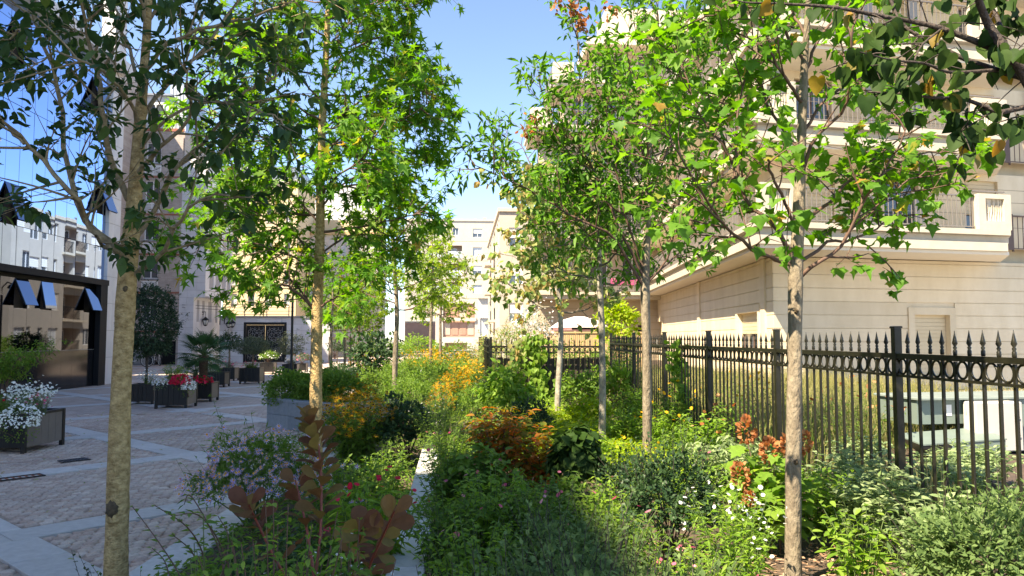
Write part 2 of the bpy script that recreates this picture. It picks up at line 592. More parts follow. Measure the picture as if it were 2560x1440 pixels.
for kb in range(-1, 6):
    b = B0 + BS * kb
    for t in np.arange(-9, 14, SL):
        x, y = ab2xy(t, b)
        if slab_ok(x, y):
            put('granite_slab', slm, plaza, (x, y, U(-.002, .001)), (0, 0, math.pi / 4 + U(-.004, .004)))
for kaa in range(-3, 5):
    a = A0 + AS * kaa
    for kb in range(-1, 6):
        L = BS - BW
        m = MB().bbox(-L / 8 + .004, L / 8 - .004, -BW / 2 + .004, BW / 2 - .004, -.03, .004, .004)
        if kaa == -3 and kb == -1: crossm = m.mesh('granite_slab', M['granite'])
        for q in range(4):
            b = B0 + BS * kb + BW / 2 + L * (q + .5) / 4
            x, y = ab2xy(a, b)
            if slab_ok(x, y):
                put('granite_slab', crossm, plaza, (x, y, U(-.002, .001)), (0, 0, 3 * math.pi / 4))
# further off the paving is one sheet with the bands laid over it
MB().box(-26, -1.5, YFAR, 64, -0.02, -0.002).build('far_paving', M['cobble_far'], plaza)
fb = MB()


def far_strip(p0, p1, w):
    p0, p1 = np.array(p0), np.array(p1)
    d = (p1 - p0) / np.linalg.norm(p1 - p0)
    nn = np.array((-d[1], d[0])) * w / 2
    fb.prism([tuple(p0 - nn), tuple(p1 - nn), tuple(p1 + nn), tuple(p0 + nn)], -.001, .004 + .0004 * len(fb.f) / 6)


for kb in range(2, 16):
    b = B0 + BS * kb
    ts = [t for t in np.arange(-20, 50, .25) if ab2xy(t, b)[1] > YFAR + .3 and -25 < ab2xy(t, b)[0] < -1.9 and ab2xy(t, b)[1] < 62]
    if ts: far_strip(ab2xy(ts[0], b), ab2xy(ts[-1], b), BW)
for kaa in range(-4, 14):
    a = A0 + AS * kaa
    ts = [t for t in np.arange(0, 70, .25) if ab2xy(a, t)[1] > YFAR + .3 and -25 < ab2xy(a, t)[0] < -1.9 and ab2xy(a, t)[1] < 62]
    if ts: far_strip(ab2xy(a, ts[0]), ab2xy(a, ts[-1]), BW)
fb.build('granite_band', M['granite'], plaza)
# drain covers in the paving
for (px, py, lab) in ((35, 1197, 'rust-stained cast iron drain grate at the left edge of the paving'), (185, 1152, 'small dark drain grate in the paving beside the big white-flowered planter')):
    g = G(px, py)
    t = thing('drain_grate', lab, 'drain grate', (g[0], g[1], 0.004), math.pi / 4)
    w = .30 if px < 100 else .17
    m = MB()
    m.box(-w, w, -.1, -.085, 0, .012).box(-w, w, .085, .1, 0, .012).box(-w, -w + .015, -.085, .085, 0, .012).box(w - .015, w, -.085, .085, 0, .012)
    m.build('frame', M['black'], t)
    m = MB()
    for q in range(9):
        x = -w + .03 + (2 * w - .06) * q / 8
        m.box(x - .008, x + .008, -.083, .083, 0, .008)
    m.build('grid', M['rust'] if px < 100 else M['black'], t)


def lumpy_sheet(name, x0, x1, y0, y1, z, amp, step, mat_):
    xs, ys = np.arange(x0, x1 + step, step), np.arange(y0, y1 + step, step)
    X, Y = np.meshgrid(xs, ys, indexing='ij')
    Z = z + amp * (np.sin(X * 3.1 + Y * 1.7) * .4 + np.sin(X * 7.3 - Y * 5.1) * .3) + rng.normal(0, amp * .25, X.shape)
    V = np.stack([X, Y, Z], -1).reshape(-1, 3)
    ny = len(ys)
    i, j = np.meshgrid(np.arange(len(xs) - 1), np.arange(ny - 1), indexing='ij')
    b = (i * ny + j).ravel()
    o = put(name, np_mesh(name, V, np.stack([b, b + ny, b + ny + 1, b + 1], -1), mat_, smooth=True))
    o['kind'] = 'structure'
    return o


lumpy_sheet('soil', -2.05, -.33, 1.0, 12.6, .06, .025, .12, M['soil'])
lumpy_sheet('soil', -.15, 10.5, .6, 24, .29, .04, .16, M['soil'])
lumpy_sheet('soil', -1.75, .62, 12.7, 14.6, .2, .04, .2, M['soil'])
lumpy_sheet('soil', -2.1, .62, 14.63, 20, .22, .05, .3, M['soil'])
lumpy_sheet('soil', -3.2, .62, 22.2, 44, .22, .06, .3, M['soil'])
lumpy_sheet('soil', -2.2, .62, 20.03, 22.17, .21, .05, .3, M['soil'])
lumpy_sheet('soil', .64, 12, 15.2, 45, .25, .05, .4, M['soil'])

# kerbs of the beds
kt = thing('retaining_kerb', 'pale granite kerb wall running through the middle of the planting', 'kerb', (-.28, 2.0, 0))
kb_m = MB().bbox(-.105, .105, .004, 1.196, -.04, .355, .008).mesh('kerb_block', M['kerb'])
for i in range(15):
    put('kerb_block', kb_m, kt, (-.008 * i, 1.2 * i, U(-.002, .002)), (0, 0, .0067))
kt = thing('edging_kerb', 'low flat granite edging between the cobbles and the flower bed', 'kerb', (0, 0, 0))
for i in range(2):
    p0, p1 = np.array(EDGE[i]), np.array(EDGE[i + 1])
    L = np.linalg.norm(p1 - p0)
    kk = int(round(L / 1.0))
    ln = L / kk
    mm = MB().bbox(-.16, .16, .004, ln - .004, -.04, .075, .008).mesh('kerb_block', M['kerb'])
    a = math.atan2(p1[1] - p0[1], p1[0] - p0[0]) - math.pi / 2
    for j in range(kk):
        q = p0 + (p1 - p0) * j / kk
        put('kerb_block', mm, kt, (q[0], q[1], U(-.002, .002)), (0, 0, a))


def raised_planter(label, Bp, L, D, H, npan):
    """L along the 45 degree line to the back left, D along the other diagonal"""
    t = thing('raised_planter', label, 'planter', (Bp[0], Bp[1], 0), 3 * math.pi / 4, 'blue-grey stone planter boxes')
    w = L / npan
    for i in range(npan):
        for j, (z0, z1) in enumerate(((0, H * .46), (H * .46, H - .05))):
            MB().box(i * w + .003, (i + 1) * w - .003, -.0, .03, z0 + .003, z1 - .003).build('stone_panel', M['bluestone'], t)
    MB().box(L - .03, L, -D, -.003, .003, H - .053).box(0, .03, -D, -.003, .003, H - .053).box(.03, L - .03, -D, -D + .03, 0, H - .053).build('side_panel', M['bluestone'], t)
    MB().bbox(-.02, L + .02, -.12, .05, H - .05, H, .006).box(L - .12, L + .02, -D, -.121, H - .05, H - .001).box(-.02, .1, -D, -.121, H - .05, H - .001).build('coping', M['bluestone'], t)
    MB().box(.035, L - .035, -D + .035, -.005, .02, H - .09).build('soil', M['soil'], t)
    return t


raised_planter('long blue-grey stone planter box with clipped green shrubs beside the flower bed', (-2.03, 12.86), 2.08, 1.5, .54, 3)
g = G(900, 950)
raised_planter('smaller blue-grey stone planter box far along the paving', (g[0] + .1, g[1] + .4), 1.9, 1.4, .32, 2)

# ------------------------------------------------------------------ building helpers (local: x along the front, front faces -y)
WCACHE = {}


def cached(key, fn):
    if key not in WCACHE: WCACHE[key] = fn()
    return WCACHE[key]


def window(par, x, z, w, h, y, kind='casement', origin=(0, 0), rz=0.0, fm='frame_white'):
    """window part with pane (and shutter) sub-parts; x,z = lower left corner"""
    key = (kind, round(w, 2), round(h, 2), fm)
    f = .055 if w > .5 else .04

    def fr():
        m = MB()
        m.box(0, f, -.03, .03, 0, h).box(w - f, w, -.03, .03, 0, h).box(f, w - f, -.03, .03, 0, f).box(f, w - f, -.03, .03, h - f, h)
        if kind in ('casement', 'half', 'curtain', 'french') and w > .7:
            m.box(w / 2 - f * .6, w / 2 + f * .6, -.035, .028, f, h - f)
        if kind == 'french': m.box(f, w - f, -.032, .027, h * .33, h * .33 + f)
        return m.mesh('window', M[fm])
    c, s = math.cos(rz), math.sin(rz)
    o = put('window', cached(key + ('f',), fr), par, (origin[0] + c * x - s * y, origin[1] + s * x + c * y, z), (0, 0, rz))
    gm = {'dark': 'dark', 'curtain': 'curtain'}.get(kind, 'glass')
    put('pane', cached(key + ('p',), lambda: MB().box(f + .001, w - f - .001, -.006, .006, f + .001, h - f - .001).mesh('pane', M[gm])), o)
    if kind in ('shut', 'half'):
        z0 = h * .45 if kind == 'half' else 0.02

        def sh():
            m = MB()
            k = max(3, int((h - z0) / .12))
            for i in range(k):
                a, b = z0 + (h - z0) * i / k, z0 + (h - z0) * (i + 1) / k
                m.box(.01, w - .01, -.075, -.045, a + .012, b)
            m.box(.02, w - .02, -.055, -.04, z0, h)
            return m.mesh('shutter', M['white_shutter' if fm == 'frame_white' else 'shutter'])
        put('shutter', cached(key + ('s',), sh), o)
    return o


def wall_grid(m, x0, x1, z0, z1, ops, y=0.0, depth=.2):
    """wall front with openings (ox0, ox1, oz0, oz1) cut out and their reveals"""
    xs = sorted({x0, x1, *[v for o in ops for v in o[:2]]})
    zs = sorted({z0, z1, *[v for o in ops for v in o[2:4]]})
    for i in range(len(xs) - 1):
        # merge vertical runs of the same state
        run = None
        for j in range(len(zs) - 1):
            mx, mz = (xs[i] + xs[i + 1]) / 2, (zs[j] + zs[j + 1]) / 2
            solid = not any(o[0] < mx < o[1] and o[2] < mz < o[3] for o in ops)
            if solid:
                m.add([(xs[i], y, zs[j]), (xs[i + 1], y, zs[j]), (xs[i + 1], y, zs[j + 1]), (xs[i], y, zs[j + 1])], [(0, 1, 2, 3)])
    for a, b, c, d in [o[:4] for o in ops]:
        e = y + depth
        m.add([(a, y, c), (a, e, c), (a, e, d), (a, y, d)], [(0, 1, 2, 3)])
        m.add([(b, y, c), (b, e, c), (b, e, d), (b, y, d)], [(3, 2, 1, 0)])
        m.add([(a, y, d), (a, e, d), (b, e, d), (b, y, d)], [(0, 1, 2, 3)])
        m.add([(a, y, c), (a, e, c), (b, e, c), (b, y, c)], [(3, 2, 1, 0)])


def on_x(px, py, X):
    """world Y, Z where the picture point meets the plane x = X"""
    d = ray(px, py)
    t = X / d.x
    return d.y * t, CZ + d.z * t


def railing(par, name, x0, x1, y, z, h, step, origin=(0, 0), rz=0.0, bar=.018, matn='rail', posts=True):
    m = MB()
    m.box(x0, x1, y - .025, y + .025, z + h - .04, z + h).box(x0, x1, y - .015, y + .015, z + .08, z + .11)
    r = put(name, m.mesh(name, M[matn]), par, (origin[0], origin[1], 0), (0, 0, rz))
    bm = cached(('bar', round(h, 2), bar, matn), lambda: MB().box(-bar / 2, bar / 2, -bar / 2, bar / 2, .111, h - .041).mesh('baluster', M[matn]))
    k = int((x1 - x0) / step)
    for i in range(1, k):
        put('baluster', bm, r, (x0 + (x1 - x0) * i / k, y, z))
    if posts:
        pm = cached(('rp', round(h, 2), matn), lambda: MB().box(-.025, .025, .026, .066, 0, h - .045).mesh('rail_post', M[matn]))
        k = max(1, int((x1 - x0) / 1.4))
        for i in range(k + 1):
            put('rail_post', pm, r, (x0 + .03 + (x1 - x0 - .06) * i / k, y, z))
    return r


# ------------------------------------------------------------------ left: mirror glass office block
XG = -12.4
go = thing('glass_office_building', 'office block with blue mirror-glass panes above a black ground floor', 'building', (XG, 0, 0), math.pi / 2)
CW, Y0g, NCOL, Z0g, RH, NROW = .66, 14.1, 20, 3.62, 1.13, 6.6
Y1g = Y0g + CW * NCOL
ZTOP = Z0g + 1.13 * 6.6
pane_m = MB().box(.008, CW - .008, -.012, .012, .008, RH - .008).mesh('pane', M['mirror'])
pane_s = MB().box(.008, CW - .008, -.012, .012, .008, RH * .6 - .008).mesh('pane', M['mirror'])
opens = []
for (px, py) in ((42, 480), (262, 424), (48, 95), (252, 140)):
    Yw, zw = on_x(px, py, XG)
    opens.append((int((Yw - Y0g) / CW), min(5, max(0, int(round((zw - Z0g) / RH)) - 1))))
lopens = [int((on_x(px, 700, XG)[0] - Y0g) / CW) for px in (48, 116, 226)]
open_m = MB().box(.02, CW - .02, -.012, .012, -RH + .02, 0).mesh('open_window', M['sash_glass'])
sash_m = MB().box(.0, .035, .014, .05, -RH + .02, 0).box(CW - .035, CW, .014, .05, -RH + .02, 0).box(.036, CW - .036, .014, .05, -RH + .02, -RH + .055).box(.036, CW - .036, .014, .05, -.035, 0).mesh('sash', M['mullion'])
sash_l = MB().box(.0, .035, .014, .05, -.78, 0).box(CW - .035, CW, .014, .05, -.78, 0).box(.036, CW - .036, .014, .05, -.78, -.745).box(.036, CW - .036, .014, .05, -.035, 0).mesh('sash', M['mullion'])
for c in range(NCOL):
    for r in range(7):
        x, z = Y0g + c * CW, Z0g + r * RH
        if (c, r) in opens:
            o = put('open_window', open_m, go, (x, -.02, z + RH), (math.radians(-21), 0, 0))
            put('sash', sash_m, o)
            MB().box(.01, CW - .01, .1, .12, .01, RH - .01).build('dark_opening', M['dark'], go, (x, 0, z))
            continue
        put('pane', pane_m if r < 6 else pane_s, go, (x, U(-.001, .001), z), (random.gauss(0, .0022), 0, random.gauss(0, .0030)))
m = MB()
for c in range(NCOL + 1):
    x = Y0g + c * CW
    m.box(x - .007, x + .007, .002, .06, Z0g, ZTOP)
for r in range(8):
    z = min(Z0g + r * RH, ZTOP)
    m.box(Y0g, Y1g, .0025, .05, z - .009, z + .009)
m.build('glazing_bars', M['mullion'], go)
MB().box(Y0g, Y1g, .13, 9, 0, ZTOP).build('wall', M['mullion'], go)
MB().box(Y0g - 6, Y1g + .02, -.2, .5, Z0g - .20, Z0g - .012).build('fascia_band', M['mullion'], go)
# ground floor
gp = MB().box(.004, CW - .004, -.012, .012, 0, 2.06).mesh('dark_pane', M['blackglass'])
gp1 = MB().box(.004, CW - .004, -.012, .012, 0, 1.22).mesh('dark_pane', M['blackglass'])
lm = MB().box(.003, CW - .003, -.012, .02, 0, 1.22).mesh('plinth_panel', M['blackmarble'])
lom = MB().box(.02, CW - .02, -.012, .012, -.80, 0).mesh('open_window', M['sash_glass'])
for c in range(NCOL):
    x = Y0g + c * CW
    put('plinth_panel', lm, go, (x, U(-.002, .002), 0), (0, 0, random.gauss(0, .002)))
    if c in lopens:
        put('dark_pane', gp1, go, (x, 0, 1.235))
        o = put('open_window', lom, go, (x, -.02, 3.28), (math.radians((-23, -11, -21)[lopens.index(c)]), 0, 0))
        put('sash', sash_l, o)
        MB().box(.01, CW - .01, .1, .12, 0, .8).build('dark_opening', M['dark'], go, (x, 0, 2.47))
    else:
        put('dark_pane', gp, go, (x, 0, 1.235), (random.gauss(0, .0015), 0, random.gauss(0, .003)))
MB().box(Y0g, Y1g, -.016, .02, 1.222, 1.234).build('sill_strip', M['greypost'], go)
yc0, yc1 = on_x(241, 960, XG + .15)[0], on_x(258, 960, XG + .15)[0]
MB().bbox(yc0, yc1, -.2, -.03, 0, Z0g - .203, .01).build('black_column', M['mullion'], go)
# roof edge, soffit and the set back storey
MB().box(Y0g - 6, Y1g + .7, -.55, 9, ZTOP + .002, ZTOP + .35).build('roof_edge', M['whitestone'], go)
MB().box(Y0g - 6, 25, 1.3, 9, ZTOP + .352, 15.6).build('upper_storey', M['whitestone'], go)
# white stone pier that ends the glass front
pm_ = MB().bbox(.004, .45, -.12, .35, .004, .93, .004).mesh('stone_panel', M['whitestone'])
for i in range(15):
    for j in range(2):
        put('stone_panel', pm_, go, (Y1g + .02 + j * .455, 0, i * .94))
MB().box(Y1g + .03, Y1g + .9, -.1, .3, 0, 14.05).build('pier_core', M['whitejoint'], go)
# unseen blocks added beside and behind the viewer to shade the court
ob = thing('added_shade_block', 'tall plain block added unseen beside the viewer to shade the court', 'building', (-12.4, 0, 0))
MB().box(-9, 0, -3.2, 8.0, 0, 17.5).build('low_shade_block', M['whitestone'], ob)
MB().box(-9, 0, -28, -3.203, 0, 20.7).build('tall_shade_block', M['whitestone'], ob)

# ------------------------------------------------------------------ left back: brick tower and white stone block
YT = 46.0


def fx(px, Y=YT): return P(px, 842, Y)[0]
def fz(py, Y=YT, px=900): return P(px, py, Y)[2]


xa, xb, xc, xd = fx(322), fx(445), fx(510), fx(482)
bt = thing('brick_apartment_tower', 'grey brick apartment tower with red brick bands behind the left tree', 'building', (xa, YT, 0))
W = xb - xa
rows = [(365, 415), (458, 507), (556, 605), (650, 699), (746, 795)]
wx0, wx1 = fx(352) - xa, fx(390) - xa
ops = [(wx0, wx1, fz(b), fz(a)) for a, b in rows]
dx0, dx1, dz1 = fx(333) - xa, fx(440) - xa, fz(852)
ops.append((dx0, dx1, 0.0, dz1))
m = MB()
wall_grid(m, 0, W, 0, fz(335), ops, 0, .25)
m.build('wall', M['brick'], bt)
MB().box(-6, W - .01, .26, 5, 0, fz(335) - .01).box(-6, -.01, -16, .25, 0, 17).build('core', M['brick'], bt)  # second box: unseen side wing added to shade the brick front
for a, b in rows:
    window(bt, wx0, fz(b), wx1 - wx0, fz(a) - fz(b), .12, 'casement')
    lz1, lz0 = fz(b + 6), fz(b + 30)
    lp = MB().box(wx0 - .06, wx1 + .02, -.02, .02, lz0, lz1).build('louvre_panel', M['frame_white'], bt)
    m = MB()
    for side in (0, 1):
        w2 = (wx1 - wx0 - .12) / 2
        q0 = wx0 + .0 + side * (w2 + .08)
        for i in range(6):
            z = lz0 + .05 + (lz1 - lz0 - .1) * i / 6
            m.box(q0, q0 + w2, -.03, -.021, z, z + .03)
    m.build('louvre', M['greypost'], lp)
    MB().box(wx0 - .08, wx1 + .06, -.05, .0, fz(b) - .07, fz(b) - .003).build('window_sill', M['zinc'], bt)
    MB().box(-.0, W, -.025, -.002, lz0 - .16, lz0 - .06).build('red_brick_band', M['redbrick'], bt)
MB().box(-.05, W + .05, -.04, -.002, fz(337), fz(330)).build('red_brick_band', M['redbrick'], bt)
for i in range(3):
    q = dx0 + (dx1 - dx0) * i / 3
    MB().box(q + .02, q + (dx1 - dx0) / 3 - .02, .1, .14, .02, dz1 - .02).build('garage_door', M['mullion'] if i else M['greypost'], bt)
zr = fz(335)
MB().box(.2, W * .62, .4, 4, zr, zr + 2.2).build('dormer', M['whitestone'], bt)
window(bt, .5, zr + .4, 1.0, 1.3, .36, 'casement')
MB().box(.0, W * .7, .2, 4.2, zr + 2.202, zr + 2.32).build('dormer_roof', M['zinc'], bt)
gl = MB().box(W * .62 + .02, W - .1, .5, 4, zr, zr + 3.0).build('rooftop_glass_room', M['zinc'], bt)
for i in range(5):
    q = W * .62 + .05 + i * (W * .36) / 5
    MB().box(q, q + W * .055, .47, .49, zr + .1, zr + 2.9).build('glass_strip', M['curtain'], gl)

wb = thing('white_stone_building', 'white stone-clad building with a projecting upper floor beside the gate', 'building', (xb, YT, 0))
zo, zt = fz(742), fz(398)
Wu, Wl, DB = xc - xb, xd - xb, 5.2
MB().box(.02, Wu - .03, .03, DB, zo + .02, zt).box(.02, Wl - .03, .03, DB, 0, zo + .019).build('core', M['whitejoint'], wb)
ph, pw = .44, .53
rng_r = int(zt / ph)
for r in range(rng_r):
    z = r * ph
    Wd = Wu if z >= zo - .2 else Wl
    nc = max(1, int(round(Wd / pw)))
    w = Wd / nc
    pmesh = cached(('wp', nc, round(w, 3)), lambda: MB().bbox(.006, w - .006, 0, .03, .006, ph - .006, .003).mesh('stone_panel', M['whitestone']))
    for c in range(nc):
        put('stone_panel', pmesh, wb, (c * w, U(-.003, .0), z))
# side walls of the block (they face the court)
for (xs_, z0, z1, wins) in ((Wu, zo, zt, [(.7, .8), (1.9, .8), (3.1, .8), (4.2, .6)]), (Wl, 0, zo, [(.55, .45), (1.5, .45), (2.6, .7), (4.0, .45)])):
    m = MB()
    if z0 > 1:
        ops = [(a, a + w, z0 + .5 + 2.3 * k, z0 + 1.6 + 2.3 * k) for a, w in wins for k in range(3)]
    else:
        ops = [(a, a + w, 2.55, 3.85) for a, w in wins] + [(1.2, 1.9, .9, 2.0)]
    wall_grid(m, 0, DB, z0, z1, ops, 0, .22)
    o = m.build('side_wall', M['whitestone'], wb, (xs_, 0, 0), (0, 0, math.pi / 2))
    for a, b, c, d in ops:
        window(o, a, c, b - a, d - c, .16, 'curtain')
MB().box(Wl - .02, Wu, .01, DB, zo - .02, zo + .018).build('overhang_soffit', M['whitestone'], wb)

# gate wall
YW = 50.0
gx0, gx1 = fx(548, YW), fx(826, YW)
gw = thing('gate_wall', 'white stone wall with the dark double gate and a terrace railing above', 'wall', (gx0, YW, 0))
Wg, zg = gx1 - gx0, fz(795, YW)
g0, g1, gz = fx(609, YW) - gx0, fx(716, YW) - gx0, fz(806, YW)
b0, b1 = fx(546, YW) - gx0, fx(572, YW) - gx0
m = MB()
wall_grid(m, 0, Wg, 0, zg, [(g0, g1, 0, gz)], .035, .3)
m.build('wall', M['whitejoint'], gw)
ph2 = zg / 7
for r in range(7):
    for (u0, u1) in (((0, g0), (g1, Wg)) if r < 6 else ((0, Wg),)):
        if r == 5 and gz > r * ph2 + .1: pass
        nc = max(1, int(round((u1 - u0) / .8)))
        w = (u1 - u0) / nc
        for c in range(nc):
            pmesh = cached(('gwp', round(w, 3)), lambda: MB().box(.007, w - .007, 0, .034, .007, ph2 - .007).mesh('stone_panel', M['whitestone']))
            put('stone_panel', pmesh, gw, (u0 + c * w, 0, r * ph2))
MB().box(-.05, Wg, -.08, .4, zg + .002, zg + .12).build('coping', M['greypost'], gw)
railing(gw, 'terrace_railing', .1, Wg * .62, .1, zg + .12, .75, 3.0, bar=.02)
gt = thing('double_gate', 'black double gate with a pale geometric lattice in the white wall', 'gate', (gx0 + g0, YW, 0))
GW = g1 - g0
MB().box(0, .14, -.02, .1, 0, gz).box(GW - .14, GW, -.02, .1, 0, gz).box(.141, GW - .141, -.02, .1, gz - .17, gz).build('frame', M['black'], gt)
for s in (0, 1):
    lx0, lx1 = (.15, GW / 2 - .01) if s == 0 else (GW / 2 + .01, GW - .15)
    lf = MB().box(lx0, lx1, .04, .07, .03, gz - .18).build('gate_leaf', M['black'], gt)
    for (z0, z1) in ((.18, gz * .42), (gz * .46, gz - .3)):
        m = MB()
        R = .155
        # rhombille lattice: three lines from every node of a hexagonal net
        for i in range(-1, 16):
            for j in range(-1, 16):
                cx_, cz_ = lx0 + (i + .5 * (j % 2)) * R * math.sqrt(3), z0 + j * R * 1.5
                for kk in range(3):
                    a = math.pi / 2 + kk * 2 * math.pi / 3 + (math.pi if (i + j) % 3 == 0 else 0)
                    for rr in (R,):
                        ex, ez = cx_ + rr * math.cos(a), cz_ + rr * math.sin(a)
                        if min(cx_, ex) > lx0 + .05 and max(cx_, ex) < lx1 - .05 and min(cz_, ez) > z0 and max(cz_, ez) < z1:
                            m.tube([(cx_, .03, cz_), (ex, .03, ez)], .013, 4)
                    e1 = (cx_ + R * math.cos(a), cz_ + R * math.sin(a))
                    e2 = (e1[0] + R * math.cos(a + 1.05), e1[1] + R * math.sin(a + 1.05))
                    if min(e1[0], e2[0]) > lx0 + .05 and max(e1[0], e2[0]) < lx1 - .05 and min(e1[1], e2[1]) > z0 and max(e1[1], e2[1]) < z1:
                        m.tube([(e1[0], .03, e1[1]), (e2[0], .03, e2[1])], .013, 4)
        m.build('lattice', M['greypost'], lf)

# ochre apartment house behind the gate
YO = 58.0
ox0, ox1 = fx(556, YO), fx(738, YO)
oh = thing('ochre_apartment_house', 'ochre rendered apartment house with white windows behind the gate wall', 'building', (ox0, YO, 0))
ops = []
for (pa, pb) in ((575, 590), (618, 634), (660, 676), (708, 722)):
    for (ya, yb) in ((520, 556), (598, 634), (676, 712), (735, 768)):
        ops.append((fx(pa, YO) - ox0, fx(pb, YO) - ox0, fz(yb, YO), fz(ya, YO)))
m = MB()
wall_grid(m, 0, ox1 - ox0, 0, fz(460, YO), ops, 0, .2)
m.build('wall', M['ochre'], oh)
for i, (a, b, c, d) in enumerate(ops):
    window(oh, a, c, b - a, d - c, .14, random.choice(('casement', 'curtain', 'casement')))
    if i % 4 != 3: MB().box(a - .06, b + .06, -.05, -.002, c - .09, c - .003).build('window_sill', M['whitewash'], oh)
    if i in (7, 11): railing(oh, 'window_guard', a, b, -.02, c, .45, .12, bar=.015, posts=False)
MB().box(0, ox1 - ox0, .21, 7, 0, fz(460, YO)).build('core', M['ochre'], oh)
MB().box(-.1, ox1 - ox0 + .1, -.15, 7, fz(460, YO) + .002, fz(452, YO)).build('cornice', M['whitewash'], oh)
MB().prism([(0, 0), (ox1 - ox0, 0), (ox1 - ox0, 6), (0, 6)], fz(452, YO) + .002, fz(420, YO)).build('mansard_roof', M['zinc'], oh)
for px in (592, 700):
    q = fx(px, YO) - ox0
    window(oh, q, fz(449, YO), .55, .9, -.04, 'casement')

# white house right of it and the grey gable with a chimney behind
YH = 63.0
hx0, hx1 = fx(733, YH), fx(945, YH)
wh = thing('white_rendered_house', 'low white rendered building with a timber balcony behind the centre trees', 'building', (hx0, YH, 0))
ops = [(fx(a, YH) - hx0, fx(b, YH) - hx0, fz(d, YH), fz(c, YH)) for a, b, c, d in ((806, 816, 612, 650), (850, 862, 612, 650), (890, 902, 612, 650), (770, 784, 690, 740), (850, 864, 690, 740), (905, 918, 690, 740))]
m = MB()
wall_grid(m, 0, hx1 - hx0, 0, fz(588, YH), ops, 0, .2)
m.build('wall', M['whitewash'], wh)
for a, b, c, d in ops: window(wh, a, c, b - a, d - c, .14, 'curtain')
MB().box(0, hx1 - hx0, .21, 6, 0, fz(588, YH)).build('core', M['whitewash'], wh)
MB().box(.2, hx1 - hx0, -.2, .3, fz(588, YH) + .002, fz(580, YH)).build('balcony_ledge', M['wood'], wh)
MB().box(.2, hx1 - hx0, 1.2, 6, fz(588, YH) + .003, fz(545, YH)).build('attic_storey', M['ochre'], wh)
YV = 76.0
vx0, vx1 = fx(772, YV), fx(938, YV)
gb = thing('grey_gable_building', 'tall pale grey gable with a brick-topped chimney above the centre trees', 'building', (vx0, YV, 0))
pts = [(vx0, 0), (vx1, 0), (vx1, fz(500, YV)), (fx(902, YV), fz(500, YV)), (fx(885, YV), fz(462, YV)), (fx(820, YV), fz(462, YV)), (fx(772, YV), fz(520, YV))]
n_ = len(pts)
m = MB()
m.add([(x - vx0, 0, z) for x, z in pts] + [(x - vx0, 6, z) for x, z in pts], [tuple(range(n_)), tuple(range(n_, 2 * n_))[::-1]] + [((i + 1) % n_, i, i + n_, (i + 1) % n_ + n_) for i in range(n_)])
m.build('gable_wall', M['greyrender'], gb)
c0, c1 = fx(906, YV) - vx0, fx(934, YV) - vx0
ch = MB().box(c0, c1, .3, 1.6, fz(500, YV) + .002, fz(478, YV)).build('chimney', M['greyrender'], gb)
MB().box(c0 - .1, c1 + .1, .2, 1.7, fz(478, YV) + .002, fz(474, YV)).build('chimney_cap', M['terracotta'], ch)
for i in range(3): MB().lathe([(.13, 0), (.11, .35)], 8, (c0 + .25 + i * (c1 - c0 - .5) / 2, .9, fz(474, YV))).build('chimney_pot', M['terracotta'], ch)
MB().box(fx(800, YV) - vx0, fx(812, YV) - vx0, -.03, -.002, fz(500, YV), fz(474, YV)).build('roof_light', M['zinc'], gb)
# trellis wall with dark pergola, right of the gate
YP = 48.0
tr = thing('trellis_screen', 'dark timber trellis panels standing before the white wall right of the gate', 'trellis', (fx(822, YP), YP, 0))
tw = fx(885, YP) - fx(822, YP)
MB().box(0, tw, -.06, .06, fz(849, YP) - .06, fz(845, YP) + .06).build('top_beam', M['plank_dark'], tr)
for i in range(4): MB().box(i * tw / 3.05, i * tw / 3.05 + .06, -.04, .04, 0, fz(849, YP) - .062).build('post', M['plank_dark'], tr)
for s in range(3):
    m = MB()
    for q in range(4): m.box(s * tw / 3.05 + .12 + q * .12, s * tw / 3.05 + .145 + q * .12, -.015, .0, .35, 1.35)
    for q in range(6): m.box(s * tw / 3.05 + .08, s * tw / 3.05 + .5, .001, .015, .4 + q * .18, .425 + q * .18)
    m.build('trellis_panel', M['plank_dark'], tr)

# ------------------------------------------------------------------ far apartment block across the end
YE = 105.0
ex0, ex1 = fx(1010, YE), fx(1292, YE)
fbld = thing('far_apartment_block', 'cream apartment block with loggias closing the far end of the court', 'building', (ex0, YE, 0))


def cc(cx_, cy_): return 800 + cx_ * .41667, 400 + cy_ * .41667


wl = [((600, 665, 400, 450), 'half'), ((695, 725, 400, 442), 'casement'), ((793, 828, 402, 446), 'casement'), ((915, 972, 405, 457), 'half'), ((1028, 1062, 405, 456), 'shut'),
      ((915, 970, 518, 571), 'curtain'), ((1025, 1058, 522, 565), 'dark'), ((915, 970, 630, 686), 'half'), ((1030, 1060, 632, 682), 'casement'), ((915, 970, 745, 797), 'curtain'), ((1030, 1060, 745, 790), 'shut'),
      ((560, 590, 402, 446), 'casement')]
lg = [(640, 740, 508, 585), (765, 850, 508, 585), (640, 740, 618, 700), (765, 850, 618, 700), (640, 740, 730, 795), (765, 850, 730, 795), (545, 600, 508, 585), (545, 600, 618, 700)]


def rect(c):
    (a, t), (b, s) = cc(c[0], c[2]), cc(c[1], c[3])
    return (fx(a, YE) - ex0, fx(b, YE) - ex0, fz(s, YE), fz(t, YE))


